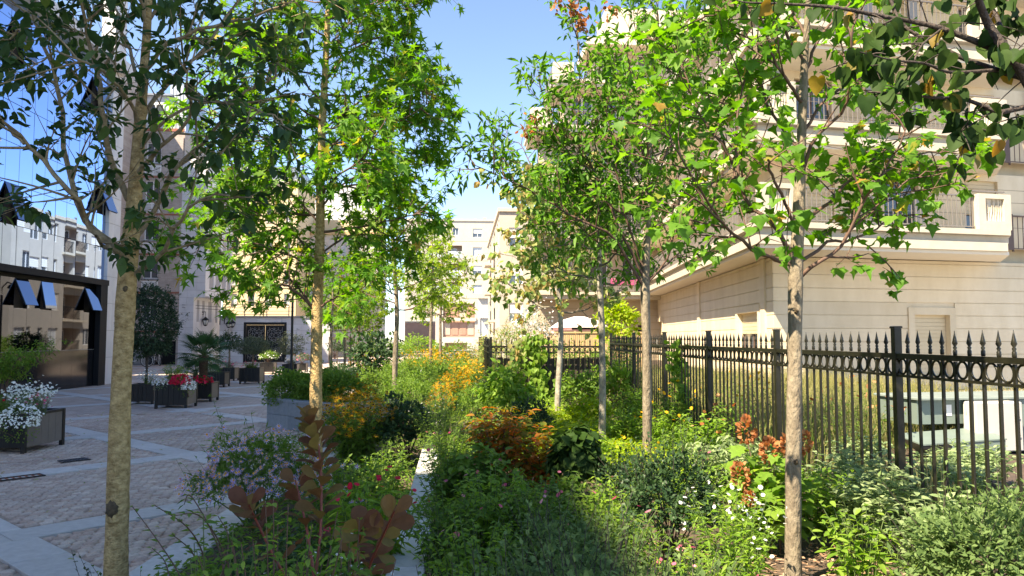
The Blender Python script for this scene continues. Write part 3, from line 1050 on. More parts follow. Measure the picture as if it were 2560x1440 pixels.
ops = [rect(c) for c, k in wl] + [rect(c) for c in lg]
tp = rect((738, 928, 860, 1062))
ops.append(tp)
m = MB()
ztop = fz(550, YE)
wall_grid(m, 0, ex1 - ex0, 0, ztop, ops, 0, .3)
m.build('wall', M['farstone'], fbld)
for (c, kd) in wl:
    a, b, z0, z1 = rect(c)
    window(fbld, a, z0, b - a, z1 - z0, .2, kd)
for c in lg:
    a, b, z0, z1 = rect(c)
    MB().box(a, b, 1.3, 1.5, z0, z1).box(a - .1, a, .3, 1.3, z0, z1).box(b, b + .1, .3, 1.3, z0, z1).box(a, b, .3, 1.3, z0 - .1, z0).box(a, b, .3, 1.3, z1, z1 + .1).build('loggia', M['loggia'], fbld)
    window(fbld, a + (b - a) * .22, z0 + .1, (b - a) * .42, (z1 - z0) * .8, 1.24, random.choice(('dark', 'curtain', 'casement')))
    MB().box(a, b, .05, .12, z0, z0 + .95).build('loggia_parapet', M['curtain'], fbld)
a, b, z0, z1 = tp
MB().box(a, b, .32, .4, z0, z1).build('terracotta_infill', M['terracotta'], fbld)
for i in range(4):
    for j in range(2):
        w, h = (b - a) / 4, (z1 - z0) / 2
        MB().box(a + i * w + .12, a + (i + 1) * w - .12, .26, .31, z0 + j * h + .3, z0 + (j + 1) * h - .4).build('glazed_panel', M['terracotta'] if (i + j) % 3 else M['loggia'], fbld)
MB().box(a - .2, b + .2, -.25, .0, z0 + (z1 - z0) * .5 - .1, z0 + (z1 - z0) * .5 + .35).build('white_ledge', M['cream_trim'], fbld)
MB().box(0, ex1 - ex0, 1.6, 12, 0, ztop - .01).build('core', M['farstone'], fbld)
MB().box(-.1, ex1 - ex0 + .1, -.15, 12, ztop + .002, ztop + .25).build('roof_edge', M['cream_trim'], fbld)
for z in [fz(q, YE) for q in (601, 650, 697, 745)]:
    MB().box(0, ex1 - ex0, -.012, -.001, z - .03, z + .03).build('joint_line', M['cream_gap'], fbld)
vx = fx(1212, YE) - ex0
MB().box(vx - .25, vx + .25, 2, 2.5, ztop + .252, ztop + .9).build('roof_vent', M['greypost'], fbld)
MB().lathe([(.02, 0), (.3, .12), (.38, .28)], 10, (vx - 1.2, 2, ztop + .3)).build('satellite_dish', M['greypost'], fbld)
# white lean-to at its foot, with a scalloped awning
lt = thing('white_annexe', 'low white annexe with a scalloped awning at the foot of the far block', 'building', (fx(1103, 92), 92, 0))
lw = fx(1250, 92) - fx(1103, 92)
o0 = [(fx(1112, 92) - fx(1103, 92), fx(1168, 92) - fx(1103, 92), fz(875, 92), fz(857, 92))]
m = MB()
wall_grid(m, 0, lw * .62, 0, fz(845, 92), o0, 0, .5)
m.build('wall', M['whitewash'], lt)
MB().box(o0[0][0], o0[0][1], .51, .6, o0[0][2], o0[0][3]).build('dark_opening', M['terracotta'], lt)
m = MB()
ops = [(lw * .66, lw * .9, fz(840, 92), fz(795, 92))]
wall_grid(m, lw * .622, lw * 1.2, 0, fz(745, 92), ops, 0, .2)
m.build('tall_wall', M['whitewash'], lt)
window(lt, ops[0][0], ops[0][2], ops[0][1] - ops[0][0], ops[0][3] - ops[0][2], .15, 'curtain')
MB().box(lw * .62, lw * 1.2, -.4, .1, fz(745, 92) + .002, fz(741, 92)).build('roof_edge', M['cream_trim'], lt)
aw = MB()
for i in range(9):
    q = lw * .62 + i * .22
    aw.add([(q, -.05, fz(782, 92)), (q + .2, -.05, fz(782, 92)), (q + .2, -1.0, fz(788, 92)), (q + .2, -1.0, fz(793, 92)), (q + .1, -1.0, fz(796, 92)), (q, -1.0, fz(793, 92)), (q, -1.0, fz(788, 92))], [(0, 1, 2, 6), (6, 2, 3, 4, 5)])
aw.build('awning', M['frame_white'], lt)
MB().box(0, lw * 1.2, .62, 6, 0, fz(846, 92) - .05).build('core', M['whitewash'], lt)
g0_ = G(1010, 868)
tb = thing('terracotta_wall', 'low terracotta-coloured wall left of the white annexe', 'wall', (fx(1012, 88), 88, 0))
MB().box(0, fx(1088, 88) - fx(1012, 88), 0, .4, 0, fz(806, 88)).build('wall', M['terracotta'], tb)
MB().box(0, fx(1088, 88) - fx(1012, 88), -.05, .45, fz(806, 88) + .002, fz(803, 88)).build('coping', M['cream_trim'], tb)

# ------------------------------------------------------------------ low cream block (its court side shows in the mirror glass)
XL, YL = 2.5, 48.0
lb = thing('cream_court_building', 'cream apartment block between the far block and the balcony wing', 'building', (XL, YL, 0))
HL = fz(525, YL)
m = MB()
wall_grid(m, 0, 3.0, 0, HL, [(.6, 1.5, 2.6 + 2.4 * k, 3.8 + 2.4 * k) for k in range(3)], 0, .2)
m.build('front_wall', M['farstone'], lb)
for k in range(3): window(lb, .6, 2.6 + 2.4 * k, .9, 1.2, .14, 'half')
ops, kinds = [], []
LD = 20.0
for k in range(4):
    z = .5 + 2.35 * k
    for q, (u0, w) in enumerate(((1.0, .9), (2.6, 1.2), (4.6, 2.4), (8.0, .9), (9.6, 1.2), (11.4, 2.4), (14.6, .9), (16.2, 1.2), (18.2, 1.2))):
        big = w > 2
        ops.append((u0, u0 + w, z + (0 if big else .55), z + 1.75))
        kinds.append('loggia' if big else random.choice(('casement', 'half', 'curtain', 'shut')))
m = MB()
wall_grid(m, 0, LD, 0, HL, ops, 0, .25)
sw = m.build('court_wall', M['farstone'], lb, (0, LD, 0), (0, 0, -math.pi / 2))
for (a, b, z0, z1), kd in zip(ops, kinds):
    if kd == 'loggia':
        MB().box(a - .1, b + .1, .9, 1.0, z0, z1).box(a - .1, a, .251, .9, z0, z1).box(b, b + .1, .251, .9, z0, z1).box(a, b, .251, .9, z0 - .08, z0 - .001).box(a, b, .251, .9, z1 + .001, z1 + .08).build('loggia', M['loggia'], sw)
        window(sw, a + .3, z0 + .02, 1.5, 1.6, .84, 'french')
        railing(sw, 'loggia_rail', a, b, .02, z0, .9, .12, bar=.02, matn='black', posts=False)
        MB().box(a - .2, b + .2, -.5, -.002, z0 - .16, z0 - .01).build('balcony_slab', M['cream_trim'], sw)
    else:
        window(sw, a, z0, b - a, z1 - z0, .16, kd)
MB().box(1.1, 3.2, .3, LD, 0, HL - .01).build('core', M['farstone'], lb)
MB().box(-.12, 3.2, -.12, LD, HL + .002, HL + .22).build('roof_edge', M['cream_trim'], lb)
for i in range(3): MB().lathe([(.12, 0), (.12, .6), (.2, .62), (.2, .7)], 8, (1.6, 4 + i * 3.5, HL + .22)).build('roof_vent', M['greypost'], lb)

# ------------------------------------------------------------------ stepped balcony wing
YB = 46.0
bx0 = fx(1345, YB)
bw = thing('stepped_balcony_wing', 'limestone apartment wing with stepped stone balconies behind the right trees', 'building', (bx0, YB, 0))
slabs = [4.2, 7.5, 10.8, 14.2]
WB = 12.0
prev = 0
for i, z in enumerate(slabs + [17.0, 19.6]):
    xs0 = 0 if i < 4 else (fx(1400, YB) - bx0 if i == 4 else fx(1480, YB) - bx0)
    m = MB()
    z0_, z1_ = prev, z - .3
    if i == 0:
        ops = [(fx(1595, YB) - bx0, fx(1607, YB) - bx0, fz(832, YB), fz(812, YB))]
    else:
        ops = [(xs0 + q, xs0 + q + 1.3, z0_ + .02, z0_ + 2.2) for q in (.8, 3.0, 5.2, 7.4) if xs0 + q + 1.4 < WB]
    wall_grid(m, xs0, WB, z0_, z1_, ops, 0, .2)
    m.build('wall', M['wingstone'], bw)
    if i:
        for a, b, c, d in ops: window(bw, a, c, b - a, d - c, .14, 'french')
    else:
        for a, b, c, d in ops: window(bw, a, c, b - a, d - c, .1, 'dark', fm='brown_frame')
        for q in range(1, 10):
            MB().box(0, WB, -.006, -.001, q * .42 - .012, q * .42 + .012).build('joint_line', M['cream_gap'], bw)
    MB().box(xs0 + .3, WB, .45, 3, z0_, z1_).build('core', M['wingstone'], bw)
    # slab with cornice, parapet end pier and railing
    if i < 5:
        nx0 = xs0 if i < 3 else (xs0 - .25)
        MB().box(nx0 - .25, WB, -1.5, 3, z - .3, z - .08).box(nx0 - .35, WB, -1.62, 3, z - .078, z + .1).build('balcony_slab', M['cream_trim'], bw)
        MB().bbox(nx0 - .3, nx0 + .95, -1.55, -1.2, z + .102, z + 1.15, .02).box(nx0 - .22, nx0 + .8, -1.57, -1.552, z + .25, z + 1.0).build('stone_pier', M['cream_trim'], bw)
        railing(bw, 'balcony_railing', nx0 + .95, WB, -1.4, z + .1, .95, .13)
        MB().box(nx0 - .3, nx0 - .18, -1.19, 3, z + .102, z + 1.05).build('side_parapet', M['rail'], bw)
    prev = z + .1
z = 19.6
MB().box(fx(1480, YB) - bx0 - .4, WB, -1.6, 3, z - .3, z + .15).build('roof_cornice', M['cream_trim'], bw)
MB().box(fx(1520, YB) - bx0, WB, -.2, 3, z + .152, z + 2.6).build('attic_storey', M['cream_trim'], bw)
cu = thing('balcony_cushion', 'bright pink cushions along the first balcony of the wing', 'cushion', (fx(1545, YB), YB - .9, 4.3))
for i in range(3): MB().bbox(-.6 + i * .55, -.1 + i * .55, -.1, .1, .45, .85, .04).build('cushion', M['pink'], cu)
MB().box(-.7, 1.2, -.25, .3, .0, .44).build('bench', M['rail'], cu)
# ------------------------------------------------------------------ right: large cream apartment house
A = P(1935, 842, 22.5)
uL, uR = np.array((.110, .994)), np.array((.987, .163))
uL /= np.linalg.norm(uL); uR /= np.linalg.norm(uR)
rzR = math.atan2(uR[1], uR[0])
rzL = math.atan2(-uL[1], -uL[0])          # local x runs from far end towards the corner
LL, LR = 23.5, 15.0
rb = thing('cream_apartment_house', 'large cream limestone apartment house with balconies behind the iron fence', 'building', (A[0], A[1], .25))
ORG_R = (0.0, 0.0)
ORG_L = (uL[0] * LL, uL[1] * LL)


def on_face(px, py, side):
    d = ray(px, py)
    u = uR if side == 'R' else uL
    o = A[:2]
    # o + u*s = t*d
    Mx = np.array([[d.x, -u[0]], [d.y, -u[1]]])
    t, s = np.linalg.solve(Mx, o)
    z = CZ + d.z * t - .25
    return (s if side == 'R' else LL - s), z


ZW = 3.85                                  # top of the ground floor wall, above its foot
CH = .415


def courses(side, L, ops):
    org, rz = (ORG_R, rzR) if side == 'R' else (ORG_L, rzL)
    m = MB()
    wall_grid(m, 0, L, -.3, ZW, ops, .028, .32)
    m.build('wall_backing', M['cream_gap'] if False else M['cream'], rb, (org[0], org[1], 0), (0, 0, rz))
    z = -.3
    i = 0
    while z < ZW - .05:
        z1 = min(ZW, (i + 1) * CH)
        seg = [(0.0, L)]
        for a, b, c, d in ops:
            fa, fb, fd = a - .24, b + .24, d + .24
            if c - .3 < (z + z1) / 2 < fd - .02:
                ns = []
                for s0, s1 in seg:
                    if fb <= s0 or fa >= s1: ns.append((s0, s1))
                    else:
                        if fa > s0: ns.append((s0, fa))
                        if fb < s1: ns.append((fb, s1))
                seg = ns
        for s0, s1 in seg:
            if s1 - s0 > .02:
                MB().box(s0 + .001, s1 - .001, -.004, .0275, z + .011, z1 - .011).build('stone_course', M['cream'], rb, (org[0], org[1], 0), (0, 0, rz))
        z = z1
        i += 1
    for a, b, c, d in ops:
        m = MB().box(a - .235, a - .001, -.045, .0275, max(c - .2, -.3), d + .001).box(b + .001, b + .235, -.045, .0275, max(c - .2, -.3), d + .001).box(a - .235, b + .235, -.045, .0275, d + .0015, d + .235)
        if c > .1: m.box(a - .235, b + .235, -.04, .0275, c - .235, c - .001)
        m.build('window_surround', M['cream'], rb, (org[0], org[1], 0), (0, 0, rz))


xr0, zr1 = on_face(2285, 787, 'R')
xr1, _ = on_face(2372, 787, 'R')
x2, _ = on_face(2590, 787, 'R')
opsR = [(xr0, xr1, .12, zr1), (x2, x2 + 1.3, .12, zr1)]
courses('R', LR, opsR)
for a, b, c, d in opsR:
    window(rb, a, c, b - a, d - c, .22, 'shut', ORG_R, rzR, 'brown_frame')
opsL = []
for (pa, pb, ya, yb) in ((1845, 1897, 785, 850), (1640, 1692, 800, 858)):
    s0, z1 = on_face(pa, ya, 'L')
    s1, _ = on_face(pb, ya, 'L')
    lo, hi = min(s0, s1), max(s0, s1)
    opsL.append((lo, hi, .9, min(z1, 2.3)))
opsL = [(a, min(b, a + 2.6), c, d) for a, b, c, d in opsL]
courses('L', LL, opsL)
for a, b, c, d in opsL:
    window(rb, a, c, b - a, d - c, .22, 'half', ORG_L, rzL, 'brown_frame')
# pilaster strips on the long side
for px in (1750, 1912):
    s, _ = on_face(px, 842, 'L')
    MB().box(s - .25, s + .25, -.07, -.0045, -.3, ZW).build('pilaster', M['cream'], rb, (ORG_L[0], ORG_L[1], 0), (0, 0, rzL))
s = 0


def off(s_l, s_r):
    """point of the plan: s_l metres out from the long side, s_r metres out from the front"""
    nL = np.array((-uL[1], uL[0]))
    nR = np.array((uR[1], -uR[0]))
    Mx = np.array([nL, nR])
    return np.linalg.solve(Mx, np.array((s_l, s_r)))


def strip(sl, sr, endL, endR, dl=1.2, dr=1.2):
    """L-shaped plan strip of a balcony slab round the corner"""
    p0 = off(sl, sr)
    a = p0 + uL * endL
    b = p0 + uR * endR
    inn = off(sl - dl, sr - dr)
    return [tuple(a), tuple(p0), tuple(b), tuple(inn + uR * (endR)), tuple(inn), tuple(inn + uL * endL)]


def quad_slab(m, sl, sr, eL, eR, z0, z1, dl=None, dr=None):
    p = strip(sl, sr, eL, eR, dl if dl else sl + .05, dr if dr else sr + .05)
    m.prism([p[0], p[1], p[4], p[5]], z0, z1)
    m.prism([p[1], p[2], p[3], p[4]], z0 + .0, z1)


SP = P(1890, 575, 20.3)[:2] - A[:2]
sl_, sr_ = float(np.dot(SP, (-uL[1], uL[0]))), float(np.dot(SP, (uR[1], -uR[0])))
FH = 2.92
EL = LL
ER = on_face(2500, 842, 'R')[0] + .12
for f in range(3):
    z = ZW + .02 + f * FH
    # each floor: soffit, lower fascia, recess, projecting cornice
    m = MB()
    quad_slab(m, sl_ - .15, sr_ - .15, EL, ER, z, z + .10)
    m.build('balcony_soffit', M['soffit'], rb)
    m = MB()
    quad_slab(m, sl_ - .03, sr_ - .03, EL, ER, z + .102, z + .36)
    m.build('balcony_fascia', M['cream_trim'], rb)
    m = MB()
    quad_slab(m, sl_ - .16, sr_ - .16, EL, ER, z + .362, z + .57)
    m.build('balcony_recess', M['cream_trim'], rb)
    m = MB()
    quad_slab(m, sl_ + .06, sr_ + .06, EL, ER + .15, z + .572, z + .73)
    m.build('balcony_cornice', M['cream_trim'], rb)
    zf = z + .73
    for side, L in (('L', EL), ('R', ER)):
        # upper walls with openings
        org, rz = (ORG_R, rzR) if side == 'R' else (ORG_L, rzL)
        Lw = LR if side == 'R' else LL
        ops = []
        q = .9
        while q + 1.6 < Lw:
            ops.append((q, q + 1.35, zf - .1, zf + 1.95))
            q += 3.1
        m = MB()
        wall_grid(m, 0, Lw, zf - .3, z + FH, ops, .0, .25)
        m.build('upper_wall', M['cream'], rb, (org[0], org[1], 0), (0, 0, rz))
        for i, (a, b, c, d) in enumerate(ops):
            window(rb, a, c, b - a, d - c, .18, ('shut', 'french', 'half')[(i + f) % 3], org, rz, 'brown_frame')
        for kz in range(1, 5):
            MB().box(0, Lw, -.004, -.0005, zf + kz * .42 - .01, zf + kz * .42 + .01).build('joint_line', M['cream_gap'], rb, (org[0], org[1], 0), (0, 0, rz))
        # railing with grey privacy panels
        o0 = off(sl_ - .12, sr_ - .12)
        if side == 'R':
            rr = railing(rb, 'balcony_railing', .9, ER - 1.2, 0, zf, 1.05, .155, tuple(o0), rzR)
            for (u, w) in ((1.2, .35), (4.4, .3), (6.0, .35)):
                MB().box(u, u + w, 1.0, 1.05, zf, zf + 1.9 if f else zf + 1.1).build('privacy_panel', M['greypost'], rb, (o0[0], o0[1], 0), (0, 0, rzR))
            for u in (.0, ER - 1.18):
                pr = MB().box(u, u + 1.16, -.16, .12, zf + .002, zf + .14).box(u, u + .24, -.16, .12, zf + .141, zf + 1.08).box(u + .92, u + 1.16, -.16, .12, zf + .141, zf + 1.08).box(u + .241, u + .919, -.16, .12, zf + .141, zf + .26).box(u + .241, u + .919, -.16, .12, zf + .94, zf + 1.08).build('stone_pier', M['cream_trim'], rb, (o0[0], o0[1], 0), (0, 0, rzR))
                rl = MB().box(u + .241, u + .919, -.06, .08, zf + .26, zf + .94)
                for q, (x, tx) in enumerate(((.3, .36), (.42, .37), (.47, .56), (.6, .58), (.66, .7), (.78, .74), (.84, .86))):
                    rl.tube([(u + x, -.065, zf + .27), (u + (x + tx) / 2 + .01, -.085, zf + .6), (u + tx, -.065, zf + .93)], [.012, .016, .008], 6)
                for (x, zz, s_) in ((.33, .75, 1), (.45, .5, -1), (.52, .8, 1), (.62, .62, 1), (.72, .5, -1), (.8, .7, 1), (.7, .85, -1)):
                    rl.add([(u + x, -.063, zf + zz), (u + x + .05 * s_, -.085, zf + zz + .035), (u + x + .13 * s_, -.063, zf + zz + .03), (u + x + .06 * s_, -.085, zf + zz + .005)], [(0, 1, 2, 3) if s_ < 0 else (3, 2, 1, 0)])
                rl.build('reed_relief', M['cream_trim'], pr)
            MB().box(ER - 1.4, ER - .1, -.03, .03, zf + 1.16, zf + 1.2).box(ER - .4, ER - .37, -.02, .02, zf + 1.081, zf + 1.159).build('hand_rail', M['rail'], rb, (o0[0], o0[1], 0), (0, 0, rzR))
        else:
            railing(rb, 'balcony_railing', .3, EL - 1.5, 0, zf, 1.05, .155, tuple(np.array(o0) + uL * LL), rzL)
# brown rail and dark panel past the end of the balcony
for f in range(2):
    z = ZW + .02 + f * FH
    o0 = off(.0, .1)
    MB().box(ER + .05, ER + .5, -.02, .02, z + .4, z + 1.6).build('side_screen', M['brown_frame'], rb, (o0[0], o0[1], 0), (0, 0, rzR))
    railing(rb, 'side_railing', ER + .5, LR, -.0, z + .35, 1.2, .2, tuple(o0), rzR, matn='brown_frame')
    MB().box(ER + 1.3, ER + 1.36, -.03, .03, z, z + FH).build('down_pipe', M['brown_frame'], rb, (o0[0], o0[1], 0), (0, 0, rzR))
# body of the building
i0 = off(-.5, -.5)
MB().prism([tuple(i0), tuple(i0 + uR * (LR - .4)), tuple(i0 + uR * (LR - .4) + uL * LL), tuple(i0 + uL * (LL - .6))], -.3, ZW + 3 * FH).build('core', M['cream'], rb)
m = MB()
quad_slab(m, sl_, sr_, EL, LR, ZW + .02 + 3 * FH, ZW + .6 + 3 * FH)
m.build('roof_cornice', M['cream_trim'], rb)
MB().box(0, .12, -.1, -.0045, .95, 1.25).build('meter_box', M['greypost'], rb, (ORG_L[0], ORG_L[1], 0), (0, 0, rzL))

# ------------------------------------------------------------------ iron fences
fence_m = dict(
    picket=MB().box(-.0085, .0085, -.0085, .0085, .10, 1.245).mesh('picket', M['fence']),
    finial=MB().lathe([(.010, 0), (.0125, .006), (.0125, .03), (.008, .038), (.0125, .05), (.007, .058), (.0165, .076), (.0115, .098), (.005, .13), (.001, .155)], 8).mesh('finial', M['fence']),
    ring=MB().torus((0, 0, 0), .048, .0075, 'y', 20, 6, 1.08).mesh('ring', M['fence']),
    post=MB().box(-.025, .025, -.025, .025, -.25, 1.455).bbox(-.030, .030, -.030, .030, 1.4555, 1.47, .004).mesh('post', M['fence']))


def iron_fence(name, label, p0, p1, nb, per, z0, sc_=1.0, group=None, first_post=True):
    p0, p1 = np.array(p0, float), np.array(p1, float)
    d = p1 - p0
    L = np.linalg.norm(d)
    t = thing(name, label, 'fence', (p0[0], p0[1], z0), math.atan2(d[1], d[0]), group)
    bay = L / nb
    s = bay / per
    for b in range(nb + 1):
        if b == 0 and not first_post: continue
        put('post', fence_m['post'], t, (b * bay, 0, 0), (0, 0, 0), (1, 1, sc_))
    for b in range(nb):
        x0, x1 = b * bay + .026, (b + 1) * bay - .026
        MB().box(x0, x1, -.02, .02, 1.245 * sc_, 1.28 * sc_).build('top_rail', M['fence'], t)
        MB().box(x0, x1, -.0185, .0185, 1.118 * sc_, 1.135 * sc_).build('lower_rail', M['fence'], t)
        MB().box(x0, x1, -.018, .018, .12, .15).build('bottom_rail', M['fence'], t)
        for q in range(per):
            x = b * bay + s * (q + .5)
            if q:
                xp = b * bay + s * q
                pk = put('picket', fence_m['picket'], t, (xp + U(-.002, .002), U(-.002, .002), U(-.003, .003)), (U(-.004, .004), U(-.003, .003), U(-.25, .25)), (1, 1, sc_))
                put('finial', fence_m['finial'], pk, (0, 0, 1.281))
            put('ring', fence_m['ring'], t, (x + U(-.002, .002), 0, 1.1915 * sc_), (0, 0, U(-.05, .05)), (s / .126 * 1.02, 1, sc_))
    return t


XF = 3.05
zF = .255
iron_fence('iron_fence', 'black wrought iron fence with spear finials and a row of rings along the right bed', (XF, 3.12), (XF, 3.12 + 2.02 * 6), 6, 16, zF)
Yx = 15.3
iron_fence('cross_fence', 'lower iron fence crossing the far end of the right bed, backed by dark boards', (XF - .1, Yx), (.62, Yx), 2, 11, .28, .93, first_post=False)
iron_fence('side_fence', 'iron fence running away behind the tall post left of the cross fence', (.60, Yx + .12), (.60, Yx + 8.2), 4, 16, .28, .93, first_post=False)
# boards behind the cross fence
bd = thing('board_screen', 'dark stained upright boards just behind the cross fence', 'fence', (.75, Yx + .16, .22))
for i in range(17):
    MB().box(i * .132 + .004, i * .132 + .126, 0, .022 + U(0, .006), U(0, .02), 1.0 + U(-.01, .015)).build('plank', M['plank_dark'], bd)
MB().box(0, 17 * .132, .03, .06, .2, .27).box(0, 17 * .132, .03, .06, .75, .82).build('batten', M['plank_dark'], bd)

# pale slatted wood fence and parasol in the garden behind
YS = 29.0
wx0_, wx1_ = fx(1352, YS), fx(1612, YS)
wf = thing('slatted_wood_fence', 'pale pine slatted fence below the pink parasol', 'fence', (wx0_, YS, .2))
hh = fz(829, YS) - .2
k = int((wx1_ - wx0_) / .075)
slm_ = MB().box(0, .055, 0, .02, .05, hh - .06).mesh('slat', M['wood'])
for i in range(k): put('slat', slm_, wf, (i * .075, U(-.004, .004), 0))
MB().box(-.03, wx1_ - wx0_, -.035, -.006, hh - .058, hh).box(0, wx1_ - wx0_, .026, .05, .3, .37).build('rail', M['wood'], wf)
for i in range(4): MB().box(-.05 + i * (wx1_ - wx0_) / 3, .02 + i * (wx1_ - wx0_) / 3, .052, .12, 0, hh + .03).build('post', M['wood'], wf)

YU = 33.0
pc = P(1448, 842, YU)
pu = thing('garden_parasol', 'pale pink parasol with a shade-darkened underside above the slatted fence', 'parasol', (pc[0], YU, .2))
za, zb, zc = fz(790, YU) - .2, fz(818, YU) - .2, fz(826, YU) - .2
Rr = (fx(1522, YU) - fx(1372, YU)) / 2
for nm, mm, dz, flip in (('canopy', 'canvas', 0, False), ('canopy_shaded_side', 'canvas_shade', -.02, True)):
    m = MB()
    n8 = 8
    vs = [(0, 0, za + dz)]
    for ring_, (rr, zz) in enumerate(((.18, za - .01), (.65, (za + zb) / 2 + .06), (1.0, zb))):
        for i in range(n8):
            a = 2 * math.pi * (i + .5) / n8
            sag = 1.0
            vs.append((Rr * rr * math.cos(a), Rr * rr * math.sin(a), zz + dz))
    fs = [(0, 1 + i, 1 + (i + 1) % n8) for i in range(n8)]
    for r_ in range(2):
        for i in range(n8):
            a, b = 1 + r_ * n8 + i, 1 + r_ * n8 + (i + 1) % n8
            fs.append((a, a + n8, b + n8, b))
    base = len(vs)
    for i in range(n8):
        a = 2 * math.pi * (i + .5) / n8
        vs.append((Rr * 1.0 * math.cos(a), Rr * math.sin(a), zc + dz + .02))
    for i in range(n8):
        a, b = 1 + 2 * n8 + i, 1 + 2 * n8 + (i + 1) % n8
        fs.append((a, base + i, base + (i + 1) % n8, b))
    m.add(vs, fs)
    m.build(nm, M[mm], pu)
MB().tube([(0, 0, 0), (0, 0, za - .05)], .025, 10).build('pole', M['rail'], pu)
for i in range(8):
    a = 2 * math.pi * (i + .5) / 8
    MB().tube([(.03 * math.cos(a), .03 * math.sin(a), za - .45), (Rr * .5 * math.cos(a), Rr * .5 * math.sin(a), (za + zb) / 2 + .07)], .011, 5).build('strut', M['rail'], pu)
MB().lathe([(.3, 0), (.3, .06), (.05, .1)], 14).build('base', M['rail'], pu)

# ------------------------------------------------------------------ service cabinet behind the fence
zc0 = .28
YC = 8.6
cp = P(2292, 1000, YC)
cb_ = thing('service_cabinet', 'grey-green metal service cabinet behind the iron fence', 'cabinet', (cp[0], YC, zc0), math.radians(6))
ch_ = cp[2] - zc0
MB().box(0, .62, 0, .7, .35, ch_).build('body', M['cab_green'], cb_)
MB().box(.622, 2.2, -.05, .7, .02, ch_ - .003).build('front_housing', M['cab_green'], cb_)
MB().bbox(-.03, 2.25, -.08, .75, ch_ + .002, ch_ + .03, .008).build('lid', M['cab_top'], cb_)
lo = MB()
lx = P(2226, 1090, YC)[0] - cp[0]
lo.add([(lx, -.05, .24), (.75, -.05, .29), (.75, -.45, .21), (lx + .04, -.45, .17), (lx + .35, -.05, .0), (.75, -.05, .0), (.75, -.45, 0), (lx + .38, -.45, 0)],
       [(3, 2, 1, 0), (4, 5, 6, 7), (0, 1, 5, 4), (1, 2, 6, 5), (2, 3, 7, 6), (3, 0, 4, 7)])
lo.build('lower_cabinet', M['cab_green'], cb_)
MB().add([(lx - .01, -.06, .245), (.76, -.06, .295), (.76, -.46, .215), (lx + .03, -.46, .175), (lx - .01, -.06, .26), (.76, -.06, .31), (.76, -.46, .23), (lx + .03, -.46, .19)],
         [(4, 7, 6, 5), (0, 1, 2, 3), (3, 2, 6, 7), (0, 3, 7, 4), (2, 1, 5, 6), (1, 0, 4, 5)]).build('sloping_lid', M['cab_green'], cb_)
MB().add([(lx + .0, -.452, .17), (lx + .40, -.452, .19), (lx + .40, -.452, .0), (lx + .33, -.452, .0)], [(0, 3, 2, 1)]).build('dark_end_panel', M['black'], cb_)
MB().box(.36, .45, -.006, -.001, ch_ - .19, ch_ - .06).build('sticker', M['paper'], cb_)
wbx0, wbx1 = P(2408, 1000, YC)[0] - cp[0], P(2528, 1000, YC)[0] - cp[0]
bz0, bz1 = P(2490, 1130, YC - .2)[2] - zc0, P(2490, 1006, YC - .2)[2] - zc0
mb_ = MB().bbox(wbx0, wbx1, -.26, -.052, bz0, bz1, .012).build('meter_box', M['cab_white'], cb_)
MB().box(wbx0 + .1, wbx1 - .012, -.272, -.262, bz0 + .012, bz1 - .016).build('door', M['cab_white'], mb_)
for zz in (.3, .68): MB().tube([(wbx1 - .06, -.285, bz0 + (bz1 - bz0) * zz), (wbx1 - .06, -.27, bz0 + (bz1 - bz0) * zz)], .014, 10).build('lock', M['greypost'], mb_)
MB().tube([(wbx1 + .004, -.17, bz0 + .2), (wbx1 + .02, -.17, bz0 + .22), (wbx1 + .02, -.17, bz0 + .36), (wbx1 + .004, -.17, bz0 + .38)], .008, 6).build('handle', M['greypost'], mb_)
MB().box(wbx0 + .16, wbx0 + .34, -.2, -.06, bz0 - .09, bz0 - .002).build('rusty_bracket', M['rust'], cb_)
MB().tube([(wbx0 + .25, -.12, 0), (wbx0 + .25, -.12, bz0 - .091)], .02, 8).build('pipe', M['black'], cb_)

# ------------------------------------------------------------------ planters on the plaza
def planter(label, px0, px1, py, hpx=None, size=None, rz=0.0, group='black box planters on the plaza', hz=None):
    g = G((px0 + px1) / 2, py)
    w = size or (px1 - px0) / 1900 * g[1] * .86
    h = hz or w * .80
    t = thing('planter_box', label, 'planter', (g[0], g[1] + w / 2, 0), rz, group)
    ft = .07
    a = w / 2
    pw_ = .055
    for sx in (-1, 1):
        for sy in (-1, 1):
            MB().bbox(min(sx * a, sx * (a - pw_)), max(sx * a, sx * (a - pw_)), min(sy * a, sy * (a - pw_)), max(sy * a, sy * (a - pw_)), 0, h, .006).build('corner_post', M['planter'], t)
    i = a - pw_ - .001
    np_ = 5
    for s_ in range(np_):
        x0, x1 = -i + 2 * i * s_ / np_, -i + 2 * i * (s_ + 1) / np_
        MB().box(x0 + .003, x1 - .003, -a + .012, -a + .034, ft + .01, h - .045).build('plank', M['planter'], t)
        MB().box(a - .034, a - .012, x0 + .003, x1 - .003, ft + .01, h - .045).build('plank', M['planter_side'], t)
    MB().box(-i, i, a - .034, a - .012, ft, h - .045).box(-a + .012, -a + .034, -i, i, ft, h - .045).build('back_panel', M['planter'], t)
    MB().box(-i, i, -a + .004, -a + .05, h - .044, h - .004).box(a - .05, a - .004, -i, i, h - .044, h - .004).box(-i, i, a - .05, a - .004, h - .044, h - .004).box(-a + .004, -a + .05, -i, i, h - .044, h - .004).build('top_rail', M['planter'], t)
    MB().box(-a + .052, a - .052, -a + .052, a - .052, ft, h - .06).build('soil', M['soil'], t)
    return np.array((g[0], g[1] + w / 2, h - .06)), w


